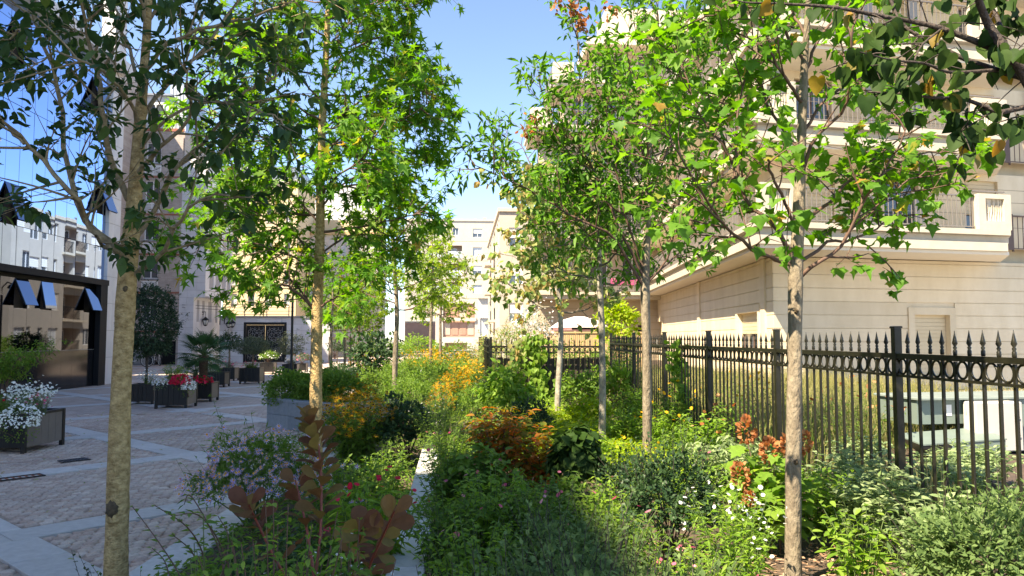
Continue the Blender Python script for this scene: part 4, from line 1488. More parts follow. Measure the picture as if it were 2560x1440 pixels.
PL = {}
PL['a'] = planter('large black planter with white trailing flowers at the left edge', -98, 76, 1134, size=.92, rz=math.radians(-6), hz=.56)
PL['b'] = planter('black planter under the round dark bay tree', 318, 380, 1012, size=.62)
PL['c'] = planter('black planter with a cushion of red flowers in front of the palm', 384, 468, 1022, size=.72)
PL['d'] = planter('black planter holding the palm, half hidden by the red-flowered one', 466, 527, 1005, size=.62)
PL['e'] = planter('narrow planter seen between the palm and the umbrella-shaped tree', 526, 547, 968, size=.62)
PL['f'] = planter('black planter holding the tall umbrella-shaped tree left of the gate', 543, 586, 953, size=.62)
PL['g'] = planter('black planter with a flat-topped olive directly before the gate', 596, 650, 960, size=.70)
PL['h'] = planter('black planter of white flowers behind the flat-topped olive', 648, 684, 934, size=.62)
PL['i'] = planter('black planter with a loose olive beside the lamp post', 704, 742, 940, size=.62)
PL['j'] = planter('farthest small black planter right of the lamp post', 741, 762, 930, size=.5)

# ------------------------------------------------------------------ lamp post, wall lanterns, bicycles, wires
def lamp_post(label, px, pyb, pyt, r=.055):
    g = G(px, pyb)
    t = thing('lamp_post', label, 'lamp post', (g[0], g[1], 0), 0, 'black posts along the paving')
    h = fz(pyt, g[1])
    MB().lathe([(.13, 0), (.13, .08), (.10, .1), (.09, .5), (r + .02, .55), (r, .6), (r * .8, h - .1), (r * .8, h)], 14).build('pole', M['black'], t)
    MB().tube([(0, 0, h - .02), (0, 0, h + .3), (-.25, -.1, h + .5), (-.55, -.2, h + .42)], .025, 8).build('arm', M['black'], t)
    MB().lathe([(.02, .18), (.16, .1), (.22, 0), (.2, -.04)], 12, (-.55, -.2, h + .28)).build('lamp_head', M['black'], t)
    return t


lamp_post('slim black lamp post left of the nearest maple-leaved trunk', 728, 945, 742)
lamp_post('thin dark post among the distant trunks beyond the stone planter', 875, 915, 832, .05)


def wall_lantern(label, px, pyt, pyb, X, Y, side):
    """lantern on a scrolled bracket; the bracket reaches out along +x"""
    p = P(px, pyt, Y)
    t = thing('wall_lantern', label, 'wall lantern', (p[0], Y, p[2]), 0, 'black lanterns on wall brackets')
    L = p[0] - X
    h = fz(pyt, Y) - fz(pyb, Y)
    m = MB().tube([(-L, 0, .3), (0, 0, .3)], .022, 6).tube([(-L, 0, .55), (-L, 0, -.25)], .03, 6)
    m.torus((-L + .2, 0, .13), .12, .014, 'y', 16, 5).torus((-L + .5, 0, .2), .07, .012, 'y', 14, 5)
    m.tube([(0, 0, .3), (0, 0, 0)], .014, 6)
    m.build('bracket', M['black'], t)
    MB().lathe([(.02, 0), (.09, -.06), (.2, -.16), (.22, -.2), (.2, -.22)], 8).build('cap', M['black'], t)
    MB().lathe([(.18, -.22), (.10, -h + .08)], 6).build('lantern_glass', M['lampglass'], t)
    m = MB()
    for i in range(6):
        a = math.pi / 3 * i
        m.tube([(.185 * math.cos(a), .185 * math.sin(a), -.22), (.105 * math.cos(a), .105 * math.sin(a), -h + .08)], .012, 5)
    m.lathe([(.12, -h + .08), (.12, -h + .05), (.03, -h)], 8)
    m.build('cage', M['black'], t)


wall_lantern('black wall lantern on a long scrolled bracket below the projecting floor', 514, 792, 815, fx(484, 47.5), 47.5, 1)
wall_lantern('black wall lantern hanging left of the double gate', 572, 802, 820, fx(549, 49.2), 49.2, 1)
wall_lantern('smaller black lantern close behind the one by the gate', 581, 800, 819, fx(560, 49.75), 49.75, 1)


def bicycle(label, px, pyb, lean):
    g = G(px, pyb)
    t = thing('bicycle', label, 'bicycle', (g[0], g[1], 0), lean, 'white bicycles parked by the garage door')
    for x in (-.5, .5):
        w = MB().torus((x, 0, .34), .32, .02, 'y', 22, 6).build('wheel', M['rubber'], t)
        m = MB().torus((x, 0, .34), .29, .012, 'y', 22, 5)
        for i in range(8):
            a = math.pi * i / 8
            m.tube([(x - .29 * math.cos(a), 0, .34 - .29 * math.sin(a)), (x + .29 * math.cos(a), 0, .34 + .29 * math.sin(a))], .003, 3)
        m.build('rim', M['whitemetal'], w)
    MB().tube([(-.5, 0, .34), (-.1, 0, .32), (.36, 0, .75), (-.22, 0, .78), (-.1, 0, .32)], .02, 7).tube([(-.5, 0, .34), (-.22, 0, .78), (-.25, 0, .92)], .017, 7).tube([(.5, 0, .34), (.36, 0, .75), (.33, 0, 1.0)], .018, 7).build('frame', M['whitemetal'], t)
    MB().tube([(.33, -.28, 1.02), (.36, -.1, 1.02), (.36, .1, 1.02), (.33, .28, 1.02)], .014, 6).build('handlebar', M['whitemetal'], t)
    MB().bbox(-.38, -.12, -.07, .07, .92, .98, .02).build('saddle', M['rubber'], t)
    m = MB().torus((-.1, 0, .32), .09, .01, 'y', 14, 5).tube([(-.1, -.1, .45), (-.1, .0, .32), (-.1, .1, .2)], .01, 5)
    m.build('crank', M['greypost'], t)


bicycle('white bicycle parked before the garage door, left one near the trunk', 342, 918, .5)
bicycle('white bicycle leaning by the right jamb of the garage door', 392, 914, -.9)
m = MB()
for (pa, pb, ya, yb) in ((455, 735, 762, 768), (455, 735, 768, 778)):
    a, b = P(pa, ya, 45.9), P(pb, yb, 49.8)
    m.tube([a, (a + b) / 2 - np.array((0, 0, .12)), b], .012, 4)
tag(m.build('overhead_cable', M['black']), 'thin dark cables strung across in front of the ochre house', 'cable')
# ------------------------------------------------------------------ foliage tools
UP = np.array((0, 0, 1.0))


def fan(outline, mid=(0, .45), fold=.28, droop=.22):
    """leaf outline (x across, y from stalk to tip) as a fan round its middle, folded along the midrib and drooping"""
    pts = [(0, 0)] + [mid] + list(outline)
    V = np.array([(x, y, fold * abs(x) - droop * y * y) for x, y in [mid] + list(outline)])
    k = len(outline)
    F = np.array([(0, 1 + (i + 1) % k, 1 + i) for i in range(k)])
    return V, F


def sym(half):
    """mirror a right-hand outline from base to tip"""
    r = [(x, y) for x, y in half]
    l = [(-x, y) for x, y in half[::-1] if abs(x) > 1e-6]
    return r + l


TPL = {
    'ovate': fan(sym([(0, 0), (.17, .18), (.245, .42), (.17, .72), (0, 1)]), (0, .45)),
    'oval4': (np.array([(0, 0, 0), (.23, .42, .07), (0, 1, -.16), (-.23, .42, .07)]), np.array([(0, 1, 2), (0, 2, 3)])),
    'lance': (np.array([(0, 0, 0), (.12, .36, .04), (0, 1, -.25), (-.12, .36, .04)]), np.array([(0, 1, 2), (0, 2, 3)])),
    'elm': (np.array([(0, 0, 0), (.155, .3, .045), (.13, .62, .02), (0, 1, -.16), (-.13, .62, .02), (-.155, .3, .045)]), np.array([(0, 1, 2), (0, 2, 3), (0, 3, 4), (0, 4, 5)])),
    'small': (np.array([(0, 0, 0), (.3, .5, .06), (0, 1, -.08), (-.3, .5, .06)]), np.array([(0, 1, 2), (0, 2, 3)])),
    'heart': fan(sym([(0, .07), (.16, -.04), (.36, .03), (.47, .25), (.42, .52), (.22, .8), (0, 1)]), (0, .35), .22, .3),
    'obov': fan(sym([(0, 0), (.1, .18), (.28, .48), (.36, .72), (.28, .92), (.1, 1.0), (0, 1.0)]), (0, .6), .22, .2),
    'star': fan([(0, 0), (.11, .21), (.50, -.02), (.21, .31), (.56, .56), (.155, .46), (0, 1.0), (-.155, .46), (-.56, .56), (-.21, .31), (-.50, -.02), (-.11, .21)], (0, .33), .12, .25),
    'maple': fan([(0, 0), (.2, .12), (.42, .08), (.34, .26), (.58, .46), (.30, .52), (.2, .62), (0, 1.0), (-.2, .62), (-.30, .52), (-.58, .46), (-.34, .26), (-.42, .08), (-.2, .12)], (0, .38), .14, .25),
    'oak': fan([(0, 0), (.3, .14), (.25, .28), (.52, .4), (.36, .55), (.42, .75), (.2, .72), (0, 1.0), (-.2, .72), (-.42, .75), (-.36, .55), (-.52, .4), (-.25, .28), (-.3, .14)], (0, .42), .16, .3),
    'daisy': fan([(.10 if i % 2 else .5) * np.array((math.cos(2 * math.pi * i / 16), math.sin(2 * math.pi * i / 16))) for i in range(16)][::1], (0, 0), .0, .0),
    'disc': fan([(.5 * math.cos(2 * math.pi * i / 6), .5 * math.sin(2 * math.pi * i / 6)) for i in range(6)], (0, 0), .15, 0),
    'blade': (np.array([(-.018, 0, 0), (.018, 0, 0), (.013, .5, -.03), (-.013, .5, -.03), (0, 1, -.22)]), np.array([(0, 1, 2), (0, 2, 3), (3, 2, 4)])),
    'bract': fan(sym([(0, 0), (.3, .15), (.42, .55), (.2, .9), (0, .95)]), (0, .5), .35, -.1),
    'chip': (np.array([(-.2, 0, 0), (.2, 0, 0), (.16, 1, .05), (-.18, .9, .02)]), np.array([(0, 1, 2), (0, 2, 3)])),
}


for k_ in ('ovate', 'star', 'maple', 'heart', 'obov', 'oval4', 'lance', 'elm'):
    V_, F_ = TPL[k_]
    V2_ = V_.copy()
    V2_[:, 2] = V_[:, 2] * -.2 + .5 * np.abs(V_[:, 0]) - .38 * V_[:, 1] ** 3
    V2_[:, 0] *= .82
    V3_ = V_.copy()
    V3_[:, 2] += .30 * V_[:, 0] * V_[:, 1] + .10 * np.sin(V_[:, 1] * 7)
    V3_[:, 0] = V_[:, 0] + .12 * V_[:, 1] ** 2
    TPL[k_ + '_b'], TPL[k_ + '_c'] = (V2_, F_), (V3_, F_)


class Leaves:
    """many blades in one mesh"""
    def __init__(s):
        s.b = []

    def add(s, tpl, pos, axis, nrm, size, tint=None):
        pos = np.atleast_2d(np.asarray(pos, float))
        n = len(pos)
        if n == 0: return s
        axis = nz(np.broadcast_to(np.asarray(axis, float), (n, 3)))
        nrm = np.broadcast_to(np.asarray(nrm, float), (n, 3))
        nm = nz(nrm - (nrm * axis).sum(-1, keepdims=True) * axis)
        x = np.cross(axis, nm)
        T, F = TPL[tpl]
        size = np.broadcast_to(np.asarray(size, float), (n,))
        V = pos[:, None] + size[:, None, None] * (T[None, :, 0, None] * x[:, None] + T[None, :, 1, None] * axis[:, None] + T[None, :, 2, None] * nm[:, None])
        if tint is None: tint = rng.random(n)
        tint = np.broadcast_to(np.asarray(tint, float), (n,))
        s.b.append((V.reshape(-1, 3), F, n, len(T), np.repeat(tint, len(F))))
        return s

    def mesh(s, name, mat_, off=None):
        Vs, Fs, ts, base = [], [], [], 0
        for V, F, n, k, t in s.b:
            Vs.append(V)
            Fs.append((F[None] + base + k * np.arange(n)[:, None, None]).reshape(-1, 3))
            ts.append(t)
            base += n * k
        if not Vs: return None
        V = np.concatenate(Vs)
        if off is not None: V = V - np.asarray(off)[None]
        return np_mesh(name, V, np.concatenate(Fs), mat_, tint=np.clip(np.concatenate(ts), 0, 1))


class Wood:
    def __init__(s):
        s.V, s.F, s.n = [], [], 0

    def tube(s, pts, r, n=6):
        V, F = tube_np(pts, r, n)
        s.V.append(V)
        s.F.append(F + s.n)
        s.n += len(V)
        return s

    def mesh(s, name, mat_, off=(0, 0, 0)):
        if not s.V: return None
        return np_mesh(name, np.concatenate(s.V) - np.asarray(off)[None], np.concatenate(s.F), mat_, smooth=True)


def smooth(pts, n):
    """Catmull-Rom through the points"""
    p = np.asarray(pts, float)
    if len(p) == 2:
        t = np.linspace(0, 1, n)[:, None]
        return p[0] * (1 - t) + p[1] * t
    q = np.concatenate([[2 * p[0] - p[1]], p, [2 * p[-1] - p[-2]]])
    u = np.linspace(0, len(p) - 1 - 1e-6, n)
    i = u.astype(int)
    t = (u - i)[:, None]
    a, b, c, d = q[i], q[i + 1], q[i + 2], q[i + 3]
    return .5 * (2 * b + (c - a) * t + (2 * a - 5 * b + 4 * c - d) * t * t + (3 * b - a - 3 * c + d) * t ** 3)


def bez(a, b, c, n):
    t = np.linspace(0, 1, n)[:, None]
    return a * (1 - t) ** 2 + 2 * b * t * (1 - t) + c * t * t


def rv(n=None):
    return nz(rng.normal(size=(3,) if n is None else (n, 3)))


class TreeSpec:
    def __init__(s, **k):
        s.sub_per_m, s.sub_len, s.tw, s.tw_len, s.k = 9, .45, 4, .22, 6
        s.leaf, s.size, s.droop, s.flat, s.up = 'ovate', .09, .35, .55, .25
        s.start, s.lift, s.tipk = .2, .0, 3
        s.__dict__.update(k)


def leaf_on(lv, pts, spec, k, t0=.15):
    t = rng.uniform(t0, 1.0, k)
    t[:min(k, spec.tipk)] = rng.uniform(.85, 1.0, min(k, spec.tipk))
    f = t * (len(pts) - 1)
    i = np.minimum(f.astype(int), len(pts) - 2)
    w = (f - i)[:, None]
    pos = pts[i] * (1 - w) + pts[i + 1] * w
    d = nz(pts[i + 1] - pts[i])
    ax = nz(d * .55 + rv(k) * .85 - UP * spec.droop * rng.uniform(.3, 1.5, (k, 1)))
    nm = UP[None] + rv(k) * spec.flat
    pos = pos + ax * spec.size * .25
    sz = spec.size * rng.uniform(.5, 1.25, k)
    if spec.leaf + '_b' in TPL:
        c = k // 3
        lv.add(spec.leaf, pos[:c], ax[:c], nm[:c], sz[:c]).add(spec.leaf + '_b', pos[c:2 * c], ax[c:2 * c], nm[c:2 * c], sz[c:2 * c]).add(spec.leaf + '_c', pos[2 * c:], ax[2 * c:], nm[2 * c:], sz[2 * c:])
    else:
        lv.add(spec.leaf, pos, ax, nm, sz)


def grow(limb, r0, r1, spec, wood, lv, nseg=14, sides=7):
    """a limb with side branches and leafy twigs"""
    L = smooth(limb, nseg)
    L[1:-1] += rng.normal(0, .006, (nseg - 2, 3))
    wood.tube(L, np.linspace(r0, r1, nseg), sides)
    ln = np.linalg.norm(np.diff(L, axis=0), axis=1).sum()
    ns = max(2, int(ln * spec.sub_per_m))
    for q in range(ns):
        t = spec.start + (1 - spec.start) * (q + U(0, 1)) / ns
        f = min(t * (nseg - 1), nseg - 1.001)
        i = int(f)
        p = L[i] + (L[i + 1] - L[i]) * (f - i)
        d = nz(L[i + 1] - L[i])
        rad = rv()
        rad = nz(rad - d * np.dot(rad, d))
        d2 = nz(d * U(.35, .9) + rad * .9 + UP * spec.up)
        l2 = spec.sub_len * U(.55, 1.25) * (1.15 - .45 * t)
        S = bez(p, p + d2 * l2 * .5 + rv() * .03, p + d2 * l2 + UP * l2 * spec.lift + rv() * .05, 6)
        wood.tube(S, np.linspace(min(.008, r0 * .5), .0025, 6), 4)
        leaf_on(lv, S, spec, spec.k, .3)
        for w in range(spec.tw):
            t2 = U(.25, 1)
            j = min(int(t2 * 5), 4)
            a = S[j] + (S[j + 1] - S[j]) * (t2 * 5 - j)
            d3 = nz(d2 * .6 + rv() * .8 + UP * spec.up * .5)
            l3 = spec.tw_len * U(.6, 1.3)
            T_ = bez(a, a + d3 * l3 * .5, a + d3 * l3 + UP * l3 * spec.lift * .5, 4)
            wood.tube(T_, np.linspace(.0032, .0015, 4), 3)
            leaf_on(lv, T_, spec, spec.k)


def trunk_mesh(pts, radii, n=60, sides=18, rough=.045):
    """a trunk with swellings and an uneven surface"""
    L = smooth(pts, n)
    r = np.interp(np.linspace(0, 1, n), np.linspace(0, 1, len(radii)), radii)
    r = r * (1 + rough * np.sin(np.linspace(0, 37, n)) * rng.uniform(.2, 1, n))
    V, F = tube_np(L, r, sides)
    V = V.reshape(n, sides, 3)
    ctr = L[:, None]
    k = 1 + rough * .9 * rng.normal(size=(n, sides, 1)) * .5 + rough * np.sin(np.arange(sides) * 3 * 2 * math.pi / sides + rng.uniform(0, 6))[None, :, None] * .5
    return ((V - ctr) * k + ctr).reshape(-1, 3), F, L, r


def make_tree(name, label, cat, trunk, radii, limbs, spec, bark, twig, leafm, group=None, knots=(), leader=True):
    """limbs: (points, r0, r1). trunk, limbs and crown become parts"""
    base = np.asarray(trunk[0], float)
    t = thing(name, label, cat, tuple(base), 0, group)
    V, F, L, r = trunk_mesh(trunk, radii)
    tk = put('trunk', np_mesh('trunk', V - base, F, M[bark], smooth=True), t)
    for (fr, ang, s) in knots:
        i = int(fr * (len(L) - 1))
        p = L[i] + np.array((math.cos(ang), math.sin(ang), 0)) * r[i] * .97 - base
        T, F = fan([(s * math.cos(2 * math.pi * q / 22) * U(.72, 1.1), s * 1.25 * math.sin(2 * math.pi * q / 22) * U(.72, 1.1)) for q in range(22)], (0, 0), 0, 0)
        T = np.stack([T[:, 0], -.0035 + 0 * T[:, 0], T[:, 1]], -1)
        T[0, 1] = -.016
        inner = T[1:] * np.array((.55, 1, .55)) * rng.uniform(.85, 1.15, (22, 1))
        inner[:, 1] = -.010 - rng.uniform(0, .006, 22)
        nn_ = 22
        V2 = np.concatenate([T, inner, T[1:] * np.array((1.0, 0, 1.0)) + np.array((0, .02, 0))])
        F2 = []
        for q in range(nn_):
            q2 = (q + 1) % nn_
            o1, o2, i1, i2, b1, b2 = 1 + q, 1 + q2, 1 + nn_ + q, 1 + nn_ + q2, 1 + 2 * nn_ + q, 1 + 2 * nn_ + q2
            F2 += [(o1, o2, i2), (o1, i2, i1), (0, i1, i2), (b1, b2, o2), (b1, o2, o1)]
        o = put('bark_scar', np_mesh('bark_scar', V2, np.array(F2), M['knot']), tk, tuple(p), (0, 0, ang + math.pi / 2))
    lv = Leaves()
    for (pts, r0, r1) in limbs:
        w = Wood()
        grow(pts, r0, r1, spec, w, lv)
        put('limb', w.mesh('limb', M[twig], base), t)
    put('crown', lv.mesh('crown', M[leafm], base), t)
    return t


def px_limb(pp, Y, dy=0.0, wob=.12):
    """a limb seen at the given picture points, reaching dy metres deeper by its end"""
    k = len(pp)
    return [P(x, y, Y + dy * (i / max(1, k - 1)) + (U(-wob, wob) if i else 0)) for i, (x, y) in enumerate(pp)]


# leaf materials
LM = {}
LM['t1'] = leafmat('deep_green_oval_leaf', [(.018, .042, .014), (.028, .062, .018), (.05, .095, .022), (.10, .13, .025)], .30, .42, pos=[0, .45, .9, 1], gain=1.25)
LM['t2'] = leafmat('bright_green_star_leaf', [(.036, .108, .012), (.056, .148, .016), (.088, .19, .022), (.125, .21, .03), (.30, .20, .04)], .42, .42, gain=1.35, pos=[0, .35, .7, .96, 1])
LM['t3'] = leafmat('yellow_green_star_leaf', [(.085, .16, .02), (.125, .205, .025), (.17, .235, .03)], .45, .45, gain=1.4)
LM['t5'] = leafmat('light_green_maple_leaf', [(.048, .13, .014), (.074, .175, .02), (.115, .215, .03), (.28, .16, .04)], .46, .42, gain=1.3, pos=[0, .5, .96, 1])
LM['t6'] = leafmat('green_pinnate_leaflet', [(.038, .11, .014), (.062, .155, .02), (.095, .185, .03)], .40, .42, gain=1.35)
LM['t8'] = leafmat('turning_leaf', [(.08, .15, .04), (.14, .21, .06), (.24, .26, .10), (.27, .18, .07)], .42, .5, gain=1.3)
LM['kats'] = leafmat('dark_heart_leaf', [(.022, .052, .012), (.033, .07, .015), (.045, .085, .018)], .26, .5, .12, gain=1.0)
LM['kats_y'] = leafmat('yellowed_heart_leaf', [(.30, .20, .03), (.26, .15, .03), (.20, .17, .04)], .42, .45)
LM['mid'] = leafmat('mid_green_leaf', [(.042, .088, .014), (.068, .125, .02), (.10, .155, .027)], .38, gain=1.6)
LM['fresh'] = leafmat('fresh_green_leaf', [(.07, .14, .018), (.105, .185, .026), (.15, .225, .04)], .42, gain=1.5)
LM['lime'] = leafmat('lime_green_leaf', [(.16, .27, .02), (.24, .35, .025), (.32, .38, .04)], .40)
LM['dark'] = leafmat('dark_green_leaf', [(.014, .034, .014), (.022, .05, .018), (.04, .075, .026)], .22, .35, gain=1.4)
LM['greyg'] = leafmat('grey_green_leaf', [(.045, .08, .026), (.07, .112, .038), (.105, .155, .055)], .34, .5, .12, gain=1.6)
LM['sage'] = leafmat('silver_sage_leaf', [(.16, .23, .10), (.22, .30, .14), (.31, .38, .20)], .32, .7, .15)
LM['olive'] = leafmat('olive_leaf', [(.085, .11, .06), (.12, .15, .085), (.17, .195, .12)], .25, .55)
LM['smoke'] = leafmat('purple_bronze_leaf', [(.085, .036, .02), (.115, .062, .024), (.13, .095, .028)], .34, .42, gain=1.4)
LM['orange'] = leafmat('orange_tinged_leaf', [(.08, .13, .02), (.14, .14, .02), (.34, .13, .025), (.48, .16, .04)], .4, .45, gain=1.1)
LM['straw'] = leafmat('dry_grass_blade', [(.16, .18, .05), (.26, .25, .09), (.34, .30, .14)], .35, .7)
LM['grass'] = leafmat('green_grass_blade', [(.06, .12, .02), (.10, .17, .03), (.15, .2, .05)], .35, .6)
LM['palm'] = leafmat('palm_leaf', [(.02, .055, .02), (.03, .075, .025), (.05, .1, .03)], .22, .35, gain=1.3)
LM['bay'] = leafmat('bay_leaf', [(.016, .034, .018), (.026, .05, .024), (.045, .075, .035)], .2, .35, gain=1.3)
FM = {}
FM['yellow'] = leafmat('golden_petal', [(.55, .26, .01), (.68, .36, .015), (.75, .44, .03)], .3, .6)
FM['mauve'] = leafmat('mauve_petal', [(.46, .34, .78), (.56, .44, .84), (.70, .60, .88)], .3, .6)
FM['white'] = leafmat('white_petal', [(.66, .68, .66), (.76, .77, .74), (.80, .80, .74)], .3, .6)
FM['red'] = leafmat('red_petal', [(.48, .012, .03), (.60, .02, .05), (.66, .05, .10)], .3, .5)
FM['pink'] = leafmat('pink_petal', [(.50, .08, .16), (.60, .14, .22), (.7, .35, .4)], .3, .6)
FM['copper'] = leafmat('copper_bract', [(.25, .085, .03), (.36, .15, .055), (.46, .25, .12)], .3, .7)
FM['brown'] = leafmat('brown_seedhead', [(.05, .025, .012), (.08, .04, .02)], .1, .8)
for d_ in (LM, FM):
    for k_ in d_: M['L_' + k_ if d_ is LM else 'F_' + k_] = d_[k_]


M['limb_ochre'] = mat('pale_limb_bark', (.16, .115, .06), (.36, .28, .16), .88, scale=24, bump=.6, bscale=60, detail=8)
# ------------------------------------------------------------------ the trees
# tall tree at left: grey-ochre trunk, forked limbs, dark oval leaves
Y1 = 4.4
s1 = TreeSpec(leaf='ovate', size=.086, sub_per_m=7.2, sub_len=.42, tw=3, tw_len=.2, k=5, droop=.22, flat=.4, up=.2, start=.22)
tr1 = [P(290, 1470, Y1) - np.array((0, 0, .12)), P(291, 1400, Y1), P(296, 1200, Y1), P(302, 1000, Y1), P(312, 800, Y1), P(322, 650, Y1), P(333, 540, Y1), P(342, 420, Y1), P(352, 280, Y1), P(366, 100, Y1), P(374, -80, Y1), P(378, -300, Y1)]
rad1 = [.066, .062, .058, .054, .05, .052, .042, .036, .03, .024, .018, .01]
l1 = [
    ([(318, 640), (255, 597), (205, 530), (188, 490), (115, 412), (50, 340), (-20, 270)], .022, .006, -.5),
    ([(318, 635), (250, 590), (200, 520), (165, 400), (150, 250), (125, 150), (85, 40), (60, -80)], .021, .007, .5),
    ([(322, 500), (280, 415), (255, 300), (245, 175), (215, 75), (190, -30)], .02, .007, -.3),
    ([(335, 690), (400, 640), (440, 565), (480, 515), (545, 480)], .015, .005, -.4),
    ([(335, 600), (400, 500), (440, 415), (475, 390), (525, 340), (590, 250), (650, 215), (720, 170)], .018, .005, .2),
    ([(340, 440), (400, 370), (480, 280), (465, 215), (490, 120)], .014, .004, -.6),
    ([(350, 310), (415, 210), (500, 130), (570, 40), (640, -60)], .014, .005, .4),
    ([(310, 650), (285, 620), (255, 612), (240, 590)], .013, .008, -.2),
    ([(348, 330), (320, 250), (270, 190), (200, 150), (120, 120)], .012, .004, -.7),
    ([(355, 220), (320, 120), (290, 20), (250, -80)], .012, .005, .5),
    ([(360, 180), (430, 100), (560, 60), (700, 20), (760, -20)], .013, .004, -.3),
    ([(366, 80), (420, -20), (520, -90), (640, -120)], .011, .004, .3),
    ([(345, 380), (430, 290), (560, 250), (660, 280), (710, 300)], .011, .004, -.5),
    ([(366, 60), (330, -30), (200, -100), (60, -120)], .011, .004, -.2),
    ([(80, 60), (30, 90), (-40, 130)], .008, .003, .1), ([(60, 360), (10, 300), (-30, 200), (-50, 100)], .008, .003, .2)]
make_tree('broadleaf_tree', 'tall tree with a mottled ochre trunk and dark oval leaves at left front', 'tree', tr1, rad1,
          [(px_limb(p, Y1, dy), a, b) for p, a, b, dy in l1], s1, 'bark_ochre', 'limb_ochre', 'L_t1',
          knots=((.165, -1.75, .038), (.41, -1.3, .014)))

# liquidambar in the centre
Y2 = 8.2


def auto_limbs(trunk_pts, z0, z1, n, prof, rise, r0, rmin=.004, wob=.05, az0=0.0, bias=None):
    """limbs set round a trunk; prof gives length by height fraction, rise the climb of the tip by length"""
    L = smooth(trunk_pts, 80)
    out = []
    for i in range(n):
        f = (i + U(.1, .9)) / n
        z = z0 + (z1 - z0) * f
        j = int(np.argmin(np.abs(L[:, 2] - z)))
        p = L[j]
        az = az0 + i * 2.39996 + U(-.4, .4)
        ln = prof(f) * U(.8, 1.15)
        d = np.array((math.cos(az), math.sin(az), 0))
        if bias is not None: ln *= bias(d)
        rs = rise(f) * ln
        out.append(([p, p + d * ln * .35 + UP * rs * .2 + rv() * wob, p + d * ln * .7 + UP * rs * .6 + rv() * wob, p + d * ln + UP * rs], r0 * (1 - .7 * f) + .004, rmin))
    return out


tr2 = [P(790, 1215, Y2), P(790, 1120, Y2), P(790, 950, Y2), P(793, 780, Y2), P(800, 600, Y2), P(802, 400, Y2), P(812, 200, Y2), P(820, 20, Y2), P(822, -200, Y2), P(822, -330, Y2)]
tr2[0][2] = .05
s2 = TreeSpec(leaf='star', size=.128, sub_per_m=10, sub_len=.44, tw=3, tw_len=.22, k=6, droop=.5, flat=.5, up=.1, start=.16)
l2 = [(px_limb(p, Y2, dy, .06), a, b) for p, a, b, dy in (
    ([(788, 780), (745, 732), (700, 712), (650, 722), (600, 730)], .018, .004, -.35),
    ([(792, 770), (850, 738), (905, 720), (940, 700)], .014, .004, -.5),
    ([(792, 790), (760, 740), (720, 690), (640, 640), (560, 600)], .014, .004, .6),
    ([(795, 690), (730, 640), (640, 610), (520, 600), (450, 620)], .015, .004, -.4),
    ([(795, 640), (720, 580), (620, 520), (520, 500)], .014, .004, .4),
    ([(797, 640), (870, 590), (960, 590), (1040, 600)], .013, .004, .3),
    ([(800, 560), (720, 480), (620, 440), (540, 430)], .013, .004, -.2),
    ([(800, 520), (860, 460), (950, 420), (1060, 410)], .013, .004, -.3),
    ([(802, 420), (720, 340), (640, 300), (580, 310)], .012, .004, .5),
    ([(802, 400), (880, 320), (980, 290), (1100, 330)], .012, .004, .2),
    ([(806, 330), (900, 250), (1000, 210), (1080, 230)], .012, .004, -.5),
    ([(810, 260), (740, 180), (690, 100), (640, 60)], .011, .004, -.3),
    ([(812, 200), (890, 120), (980, 90), (1070, 130)], .011, .004, .3),
    ([(816, 120), (900, 40), (980, 0), (1040, 20)], .010, .004, -.2))]
l2 += auto_limbs(tr2, 2.7, 6.4, 21, lambda f: 1.45 * (1 - .35 * f) if f < .75 else 1.1 * (1 - f) * 3.4 + .25, lambda f: .15 + .5 * f, .012)
make_tree('sweetgum_tree', 'slender tree with star-shaped bright green leaves, centre left beside the planter box', 'tree', tr2,
          [.082, .07, .062, .058, .05, .044, .036, .027, .016, .006], l2, s2, 'bark_ochre', 'twig', 'L_t2', knots=((.16, -1.6, .02),))

# small young tree behind it
Y3 = 14.7
g3 = P(985, 1010, Y3)
tr3 = [np.array((g3[0], Y3, .2)), P(988, 900, Y3), P(992, 780, Y3), P(985, 650, Y3), P(975, 520, Y3), P(972, 450, Y3)]
s3 = TreeSpec(leaf='star', size=.125, sub_per_m=8, sub_len=.36, tw=2, tw_len=.2, k=5, droop=.45, flat=.5, up=.2, start=.15)
make_tree('young_sweetgum', 'young tree with a thin straight trunk rising from the yellow flowers', 'tree', tr3, [.056, .05, .045, .036, .02, .008],
          auto_limbs(tr3, 2.1, 4.6, 20, lambda f: 1.0 * (1 - .75 * f) + .1, lambda f: .35 + .6 * f, .013), s3, 'bark_grey', 'twig', 'L_t3', 'young trees along the beds')

